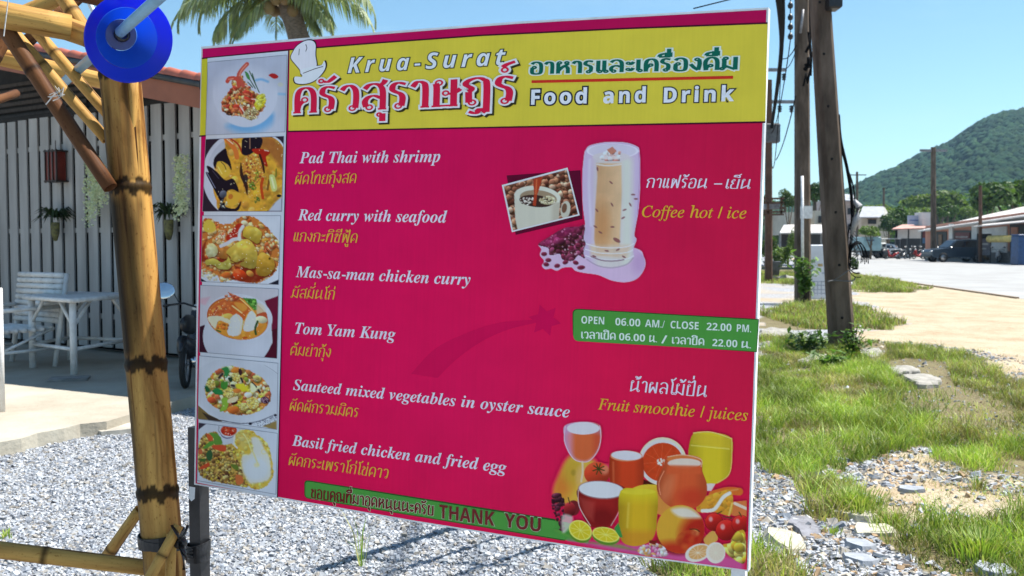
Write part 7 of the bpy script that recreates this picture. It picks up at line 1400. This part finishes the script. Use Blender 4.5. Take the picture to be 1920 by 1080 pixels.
# grey roofed house
h1 = bld('grey_roof_house', 'cream house with grey hipped roof beyond the road', 1612, 1668, 125, 'house'); wbox(h1, 'wall', 1616, 404, 1664, 470, 125, 8, cream); wbox(h1, 'window', 1628, 411, 1643, 420, 124.9, .1, darkw); wbox(h1, 'window_trim', 1626, 409.5, 1645, 411, 124.8, .1, M_('brown_trim', (.25, .15, .07), .7))
roofslab(h1, 'roof', [at(1610, 407, 123), at(1658, 407, 123), at(1656, 387, 129), at(1618, 387, 129)], roofg); roofslab(h1, 'roof', [at(1658, 407, 123), at(1670, 408, 134), at(1660, 390, 133), at(1656, 387, 129)], M_('roof_side', (.36, .35, .31), .8))
h2 = bld('pink_house', 'tall pinkish house half hidden by the leaning pole', 1580, 1604, 118, 'house'); wbox(h2, 'wall', 1570, 372, 1602, 470, 118, 8, M_('pinkish_wall', (.45, .36, .33), .8)); wbox(h2, 'window', 1590, 390, 1597, 402, 117.9, .1, darkw); wbox(h2, 'window', 1590, 420, 1597, 432, 117.9, .1, darkw); roofslab(h2, 'roof', [at(1566, 373, 116), at(1605, 377, 116), at(1600, 365, 124), at(1568, 362, 124)], roofg)
h3 = bld('white_house', 'white house with tin awnings between the near poles', 1465, 1560, 60, 'house'); wbox(h3, 'wall', 1478, 398, 1495, 440, 62, 5, cream); wbox(h3, 'wall', 1528, 395, 1560, 440, 62, 5, cream); wbox(h3, 'window', 1535, 405, 1542, 418, 61.9, .1, darkw)
roofslab(h3, 'awning', [at(1462, 436, 54), at(1560, 436, 54), at(1556, 421, 60), at(1470, 421, 60)], roofw, .08); wbox(h3, 'shaded_front', 1462, 438, 1560, 466, 58, .2, darkw)  # near-black front panel; shade under the awning is put into its colour
for x in (1464, 1495, 1515, 1540, 1558): wbox(h3, 'post', x-.8, 436, x+.8, 470, 54.5, .1, steel)
tk = thing('parked_truck', 'pale teal box truck parked beyond the road', 'truck', tuple(gnd(1636, 483)))
wbox(tk, 'cargo_box', 1619, 444, 1652, 470, 88, 3, teal, bev=.06); wbox(tk, 'stripe', 1624, 449, 1640, 452, 87.95, .05, M_('truck_text', (.10, .14, .2), .6)); wbox(tk, 'chassis', 1621, 470, 1660, 474, 88.5, 2, darkw); wbox(tk, 'cab', 1653, 455, 1662, 472, 88.3, 2.2, whitew, bev=.1); wbox(tk, 'windscreen', 1655, 457, 1661, 463, 88.2, .1, darkw)
for x in (1627, 1647, 1657): c = at(x, 475, 88.2); m = MB(); m.path([c, c+Vector((0, .3, 0))], .45, 14); m.build('wheel', black_m, tk)
# ---------------------------------------------------------------- vehicles
glass_m = M_('car_glass', (.015, .018, .022), .08, spec=.8); tyre_m = M_('tyre', (.015, .015, .015), .8); rim_m = M_('rim', (.35, .35, .36), .35, metal=.6); chrome = M_('chrome', (.62, .64, .66), .08, metal=1.0, var=.02); lamp_m = M_('headlamp', (.6, .6, .58), .15); red_l = M_('tail_lamp', (.3, .01, .01), .25)
def car(label, loc, rot, paint, kind='suv', group='cars parked by the shops'):
    """x forward, y left, z up, metres"""
    t = thing('parked_car', label, 'car', loc, (0, 0, rot), group=group); Lh, W, H = (2.35, .9, 1.78) if kind == 'suv' else (2.1, .84, 1.46); fl = .34
    if kind == 'suv': prof = [(-2.3, .5), (-2.33, .95), (-2.25, 1.12), (.95, 1.12), (1.5, 1.06), (2.2, .98), (2.33, .82), (2.33, .48), (1.9, fl), (-1.9, fl)]; cab_ = [(-2.22, 1.12), (-2.1, 1.68), (-1.6, 1.76), (.0, 1.78), (.3, 1.72), (1.0, 1.12)]; wx = (1.42, -1.38); wr = .38
    else: prof = [(-2.05, .45), (-2.1, .8), (-1.95, .95), (-1.2, .98), (.8, .95), (1.4, .88), (1.95, .78), (2.1, .6), (2.1, .4), (1.7, .25), (-1.8, .25)]; cab_ = [(-1.75, .95), (-1.3, 1.36), (-.8, 1.44), (.1, 1.44), (.95, .93)]; wx = (1.3, -1.25); wr = .31
    def extr(name, prof, w0, w1, mat, zs=None):
        m = MB(); zz_ = [p[1] for p in prof]; z0, z1 = min(zz_), max(zz_); L_ = len(prof); vs = []
        secs = ((-1, .0), (-.94, .06), (0, .08), (.94, .06), (1, .0))
        for s_, g_ in secs:
            for (x, z) in prof: w = w0+(w1-w0)*(z-z0)/(z1-z0); vs.append((x*(1 if abs(s_) < .99 else .985), s_*w, z))
        fs = []
        for i in range(4):
            for k in range(L_): k2 = (k+1) % L_; fs.append((i*L_+k, i*L_+k2, (i+1)*L_+k2, (i+1)*L_+k))
        fs += [tuple(range(L_)), tuple(range(5*L_-1, 4*L_-1, -1))]; m.add(vs, fs, None, False); return m.build(name, mat, t, local=True)
    extr('body', prof, W, W*.97, paint); extr('cabin', cab_, W*.95, W*.74, paint)
    # windows
    cz0, cz1 = cab_[0][1], max(z for _, z in cab_)
    def sidewin(x0, x1, x2, x3):
        for sg in (-1, 1):
            m = MB(); za, zb = cz0+.06, cz1-.12; wa = W*.95+(W*.74-W*.95)*(za-cz0)/(cz1-cz0)+.008; wb = W*.95+(W*.74-W*.95)*(zb-cz0)/(cz1-cz0)+.008
            q = [(x0, sg*wa, za), (x1, sg*wa, za), (x2, sg*wb, zb), (x3, sg*wb, zb)]; m.add(q+[(a, b-sg*.02, c) for a, b, c in q], [(0, 1, 2, 3), (7, 6, 5, 4), (0, 4, 5, 1), (1, 5, 6, 2), (2, 6, 7, 3), (3, 7, 4, 0)]); m.build('window', glass_m, t, local=True)
    if kind == 'suv': sidewin(-.35, .78, .22, -.35); sidewin(-1.35, -.42, -.42, -1.3); sidewin(-2.05, -1.42, -1.38, -1.98)
    else: sidewin(-.3, .7, .1, -.3); sidewin(-1.35, -.37, -.37, -1.05)
    xf = cab_[-1][0]; xt = cab_[-2][0]
    for (xa, za, xb, zb) in ((xf-.05, cz0+.06, xt+.06, cab_[-2][1]-.04), (cab_[0][0]+.03, cz0+.08, cab_[1][0]-.01, cab_[1][1]-.05)):
        sg = 1 if xa > 0 else -1; m = MB(); w0_, w1_ = W*.84, W*.68; q = [(xa+sg*.02, -w0_, za), (xa+sg*.02, w0_, za), (xb+sg*.02, w1_, zb), (xb+sg*.02, -w1_, zb)]; m.add(q, [(0, 1, 2, 3)]); m.build('windscreen', glass_m, t, local=True)
    for x in wx:
        for sg in (-1, 1):
            m = MB(); R0 = Matrix.Translation((x, sg*(W-.1), wr)) @ Matrix.Rotation(math.pi/2, 4, 'X'); m.lathe([(wr*.6, -.11), (wr*.95, -.11), (wr, -.07), (wr, .07), (wr*.95, .11), (wr*.6, .11)], R0, 20); wo = m.build('wheel', tyre_m, t, local=True); m = MB(); m.lathe([(.01, -.1), (wr*.62, -.1), (wr*.62, .1), (.01, .1)], R0, 14); m.build('rim', rim_m, wo, local=True)
    for sg in (-1, 1):
        m = MB(); m.box((Lh-.05 if kind != 'suv' else 2.26, sg*W*.72, .82 if kind == 'suv' else .66), (.12, .3, .16), bev=.03); m.build('headlight', lamp_m, t, local=True); m = MB(); m.box((-Lh+.04, sg*W*.82, .9 if kind == 'suv' else .75), (.08, .16, .2), bev=.02); m.build('tail_light', red_l, t, local=True); m = MB(); m.box((.85 if kind == 'suv' else .75, sg*(W+.08), 1.15 if kind == 'suv' else 1.0), (.1, .16, .12), bev=.03); m.build('mirror', paint, t, local=True)
    m = MB(); m.box((Lh, 0, .48 if kind == 'suv' else .42), (.12, W*1.75, .2), bev=.05); m.box((-Lh, 0, .52 if kind == 'suv' else .45), (.12, W*1.75, .2), bev=.05); m.build('bumper', black_m, t, local=True)
    m = MB(); m.box((0, 0, fl+.02), (2*Lh*.6, W*2.01, .1)); m.build('sill', chrome if kind == 'suv' else black_m, t, local=True)
    if kind == 'suv':
        m = MB(); m.box((-.7, W*.5, 1.81), (1.9, .04, .04)); m.box((-.7, -W*.5, 1.81), (1.9, .04, .04)); m.build('roof_rail', chrome, t, local=True)
    return t
g1 = gnd(1790, 491.5); car('dark navy off road car parked nose left before the long shop', (g1.x, g1.y, 0), math.pi+.08, M_('navy_paint', (.035, .05, .07), .25, var=.05, spec=.6), 'suv')
g2 = gnd(1694, 486); car('white hatchback parked among the motorbikes', (g2.x, g2.y+6, 0), math.pi*.94, M_('white_paint', (.6, .6, .6), .25, var=.03, spec=.6), 'car')
def moto(label, loc, rot, paint, s=1.0, mir=.088, group='motorbikes parked in front of the shops', cat='motorbike'):
    t = thing('parked_motorbike', label, cat, loc, (0, 0, rot), group=group)
    for x in (.62, -.6):
        m = MB(); R0 = Matrix.Translation((x, 0, .28)) @ Matrix.Rotation(math.pi/2, 4, 'X'); m.lathe([(.22, -.035), (.27, -.03), (.285, 0), (.27, .03), (.22, .035), (.22, -.035)], R0, 18); wo = m.build('wheel', tyre_m, t, local=True)
        m = MB(); m.lathe([(.2, -.012), (.225, -.012), (.225, .012), (.2, .012), (.2, -.012)], R0, 16)
        for k in range(5): a = k*math.tau/5; m.path([Vector((x, 0, .28)), Vector((x+.21*math.cos(a), 0, .28+.21*math.sin(a)))], .012, 4)
        m.build('rim', rim_m, wo, local=True)
    m = MB(); m.path([(.62, 0, .28), (.5, 0, .62), (.40, 0, .9)], [.025, .035, .03], 8); m.build('fork', black_m, t, local=True)
    m = MB(); m.path([(.5, 0, .86), (.46, 0, .6), (.28, 0, .34), (-.1, 0, .30), (-.3, 0, .45), (-.75, 0, .62)], [.07, .15, .12, .11, .16, .07], 10, sq=1.0, up=Vector((0, 1, 0))); m.path([(.5, 0, .45), (.42, 0, .92)], [.2, .1], 8, sq=.5); m.build('body', paint, t, local=True)
    m = MB(); m.path([(.8, 0, .5), (.62, 0, .6), (.42, 0, .5)], [.03, .07, .03], 8); m.build('front_mudguard', paint, t, local=True)
    m = MB(); m.path([(.12, 0, .72), (-.1, 0, .76), (-.45, 0, .80), (-.78, 0, .82)], [.08, .13, .13, .07], 10, sq=.45, up=Vector((0, 1, 0))); m.build('seat', black_m, t, local=True)
    m = MB(); m.path([(.30, .36, 1.0), (.36, .18, 1.02), (.42, 0, .95), (.36, -.18, 1.02), (.30, -.36, 1.0)], .014, 6); m.path([(.30, .36, 1.0), (.28, .44, .99)], .02, 8); m.path([(.30, -.36, 1.0), (.28, -.44, .99)], .02, 8); m.build('handlebar', black_m, t, local=True)
    m = MB(); m.ball((.47, 0, .93), .09, 10, 8, (.7, 1.1, .9)); m.build('headlight', lamp_m, t, local=True)
    for sg in (-1, 1): m = MB(); m.path([(.36, sg*.24, 1.02), (.38, sg*.32, 1.16)], .007, 5); mo = m.build('mirror_arm', black_m, t, local=True); m = MB(); m.ball((.38, sg*(.32+mir), 1.19), mir, 20, 14, (.12, 1.2, .92), R=Matrix.Rotation(.3, 3, 'Y')); m.build('mirror', chrome, mo, local=True)
    m = MB(); m.path([(-.1, -.13, .26), (-.5, -.15, .28), (-.85, -.16, .38)], [.03, .05, .05], 8); m.build('exhaust', chrome, t, local=True)
    m = MB(); m.path([(-.72, 0, .62), (-.95, 0, .5)], [.06, .02], 6); m.build('rear_mudguard', black_m, t, local=True)
    t.scale = (s, s, s); return t
pr = M_('red_paint', (.28, .015, .012), .3); pk = M_('dark_paint', (.03, .03, .035), .3); pwh = M_('silver_paint', (.45, .45, .46), .3)
for i, (px, py, r, pt_, lab) in enumerate(((1655, 485, .3, pr, 'leftmost red motorbike beside the teal truck'), (1672, 486, .2, pr, 'second red motorbike in front of the white car'), (1692, 486, .8, pk, 'black motorbike between the red one and the shop post'), (1706, 486, 1.2, pk, 'black motorbike facing the shop with pink roof'), (1722, 486, .5, pr, 'dark red motorbike left of the roadside pole'), (1736, 486, 1.0, pk, 'black motorbike half behind the tall roadside pole'), (1640, 481, .1, pwh, 'silver motorbike in front of the truck wheel'), (1862, 492, 1.4, pk, 'black motorbike beside the thin dark pole'), (1872, 493, 1.0, pwh, 'silver motorbike near the notice board'), (1852, 492, .4, M_('tan_paint', (.3, .2, .12), .5), 'tan motorbike right behind the navy car'))):
    g_ = gnd(px, py); moto(lab, (g_.x, g_.y, 0), r+math.pi, pt_)
um = thing('sidecar_canopy', 'motor trike with a white canopy roof beyond the road', 'trike', tuple(gnd(1658, 484))); c = gnd(1662, 484); 
m = MB(); m.box((c.x, c.y, 1.95), (2.4, 1.4, .08), bev=.03); m.build('canopy', whitew, um); m = MB()
for dx in (-1.1, 1.1):
    for dy in (-.6, .6): m.path([(c.x+dx, c.y+dy, .4), (c.x+dx, c.y+dy, 1.93)], .03, 6)
m.build('canopy_post', steel, um); m = MB(); m.box((c.x, c.y, .55), (2.2, 1.3, .5), bev=.08); m.build('body', pr, um); m = MB(); m.box((c.x, c.y, .9), (1.6, .9, .2), bev=.05); m.build('seat', black_m, um)
for dx in (-.8, .8): m = MB(); m.path([(c.x+dx, c.y-.68, .3), (c.x+dx, c.y-.55, .3)], .3, 14); m.build('wheel', tyre_m, um)
g_ = gnd(1905, 497); m = MB(); m.box((g_.x+.35, g_.y-.2, 1.0), (1.15, 1.0, 2.0), bev=.06); bo = thing('blue_bin', 'big dark blue metal bin at the right edge', 'bin', (g_.x+.35, g_.y-.2, 0)); m.build('body', M_('bin_blue', (.02, .06, .16), .5), bo); m = MB(); m.box((g_.x+.35, g_.y-.2, 2.04), (1.2, 1.06, .08), bev=.03); m.build('lid', M_('bin_lid', (.03, .08, .2), .5), bo)
# scooter parked against the slats, mostly behind the sign
sc_ = moto('dark scooter parked on the patio between post and sign', (0, 0, 0), 0, pk, 1.0, mir=.125, group=None, cat='motor scooter'); sc_.rotation_euler = (0, 0, 1.72)
mw = Matrix.Rotation(1.72, 4, 'Z') @ Vector((.38, -.36, 1.19)); tgt = at(307, 545, 9.6); z_need = tgt.z; sc_.scale = ((z_need-.1)/1.19,)*3; k_ = sc_.scale[0]; mwp = Matrix.Rotation(1.72, 4, 'Z') @ Vector((.38, .445, 0)); mwn = Matrix.Rotation(1.72, 4, 'Z') @ Vector((.38, -.445, 0)); use = mwp if mwp.x < mwn.x else mwn
sc_.location = (tgt.x-use.x*k_, 9.6-use.y*k_, .1); sc_.name = 'parked_scooter'
# ---------------------------------------------------------------- further poles
def tpole(px, pb_, ytop, w, lab, arm=None, arm_w=0, mat=conc, armh=.12):
    o, b, t = cpole((px, pb_), px, ytop, w, w*.8, lab, mat=mat, group='far power poles along the road')
    if arm: m = MB(); m.box(at(px, arm, b.y), (arm_w/F*b.y, .15, armh)); m.build('crossarm', steel, o)
    return o
tpole(1750, 491, 276, 9, 'tall pole with a flat T arm in front of the small shop', 282, 50, armh=.18); tpole(1838, 493, 348, 6, 'thin dark pole in front of the long shop', mat=rusty); tpole(1607, 481, 322, 4.5, 'far pole with crossarm right of the leaning pole', 328, 34); tpole(1657, 476, 352, 4, 'distant thin pole in front of the grey roofed house'); tpole(1472, 486, 355, 5, 'far grey pole behind the transformer platform'); tpole(1529, 490, 345, 4, 'far grey pole between the two near poles', 352, 0.1)
# ---------------------------------------------------------------- wooded hill and haze
hs = [(900, 412), (1400, 388), (1540, 394), (1590, 366), (1620, 351), (1680, 325), (1740, 296), (1780, 280), (1820, 251), (1850, 234), (1880, 226), (1920, 221), (2000, 206), (2150, 186), (2400, 190), (2700, 245), (3000, 315)]
def hillz(x, y):
    D = 900.; px = 960+F*x/np.maximum(y, 1)*1.0; H = CAMZ+(457-np.interp(px, [h[0] for h in hs], [h[1] for h in hs]))/F*y*1.0+0*x
    t = np.clip((y-330)/(900-330), 0, 1); t = t*t*(3-2*t)*.75+t*.25; b = np.clip((1250-y)/350, 0, 1)
    Hr = CAMZ+(457-np.interp(px, [h[0] for h in hs], [h[1] for h in hs]))/F*900.
    return np.maximum(Hr*t*b*(1-.22*(fbm(x, y, 170, 7)-.2)*(1-t)), -1)-np.where(y < 335, 1.0, 0)
U, V_ = np.meshgrid(np.linspace(-.1, 1.25, 90), np.linspace(330, 1250, 60)); hx = (U*V_).ravel(); hy = V_.ravel(); hz = hillz(hx, hy); k = (np.arange(59)[:, None]*90+np.arange(89)[None]).ravel()
hill = npmesh('hill', np.stack([hx, hy, hz], 1), np.stack([k, k+1, k+91, k+90], 1), M_('hill_soil', (.06, .09, .03), .95, sc=.02), smooth=True, kind='structure')
bm = bmesh.new(); bmesh.ops.create_icosphere(bm, subdivisions=1, radius=1); iv = np.array([tuple(v.co) for v in bm.verts]); it_ = np.array([[v.index for v in f.verts] for f in bm.faces]); bm.free()
R = np.random.default_rng(9); N = 26000; yy = R.uniform(360, 905, N); xx = yy*R.uniform(.25, .62, N); zz2 = hillz(xx, yy); ok = zz2 > 1; xx, yy, zz2 = xx[ok], yy[ok], zz2[ok]; N = len(xx)
sr = R.uniform(2.0, 5.2, N)*(.75+.25*yy/900); Vv = iv[None]*(1+R.uniform(-.28, .28, (N, len(iv), 1)))*np.stack([sr, sr, sr*R.uniform(.7, 1.1, N)], 1)[:, None]+np.stack([xx, yy, zz2+sr*.25], 1)[:, None]
g = R.uniform(.75, 1.25, (N, 1))*(.5+1.1*fbm(xx, yy, 28, 5))[:, None]; pal = np.array([(.9, 1, .8), (1.15, 1.1, .8), (.7, .85, .8), (1.4, 1.3, .8)])[R.choice(4, N, p=[.4, .25, .25, .1])]
npmesh('hill_forest', Vv.reshape(-1, 3), (it_[None]+(np.arange(N)*len(iv))[:, None, None]).reshape(-1, 3), M_('forest_canopy', (.024, .050, .028), .95, spec=.05, c2=(.011, .026, .016), sc=.35, vcol=True), smooth=True, colors=np.repeat(pal*g, len(iv), 0), kind='stuff', label='dense wooded hillside rising behind the shops')
# low vegetation mass between the shops and the hill
V, Q, C = [], [], []; n0 = 0
for i in range(90):
    D = R.uniform(180, 330); u = R.uniform(.30, .62) if i < 46 else R.uniform(-.7, .30); x = u*D; r = R.uniform(7, 13)*min(1, .42+max(0, u-.34)*3.2); v, q, c = crown_mesh((x, D, r*.5), r, r, r*.85, 700, r*.09, 100+i, 7); V.append(v); Q.append(q+n0); C.append(c*R.uniform(.8, 1.3)); n0 += len(v)
npmesh('woods', np.concatenate(V), np.concatenate(Q), tm_['mid'], colors=np.concatenate(C), kind='stuff', label='belt of mixed green woods at the foot of the hill')
hz_m = bpy.data.materials.new('haze'); hz_m.use_nodes = True; n = hz_m.node_tree; n.nodes.remove(n.nodes['Principled BSDF']); pv = n.nodes.new('ShaderNodeVolumePrincipled'); pv.inputs['Color'].default_value = (.45, .72, 1, 1); pv.inputs['Density'].default_value = .00014; pv.inputs['Anisotropy'].default_value = .2; n.links.new(pv.outputs[0], n.nodes['Material Output'].inputs['Volume'])
m = MB(); m.box((0, 0, 99), (6800, 6800, 202)); m.build('haze', hz_m, kind='stuff', label='thin pale daylight haze filling the air')
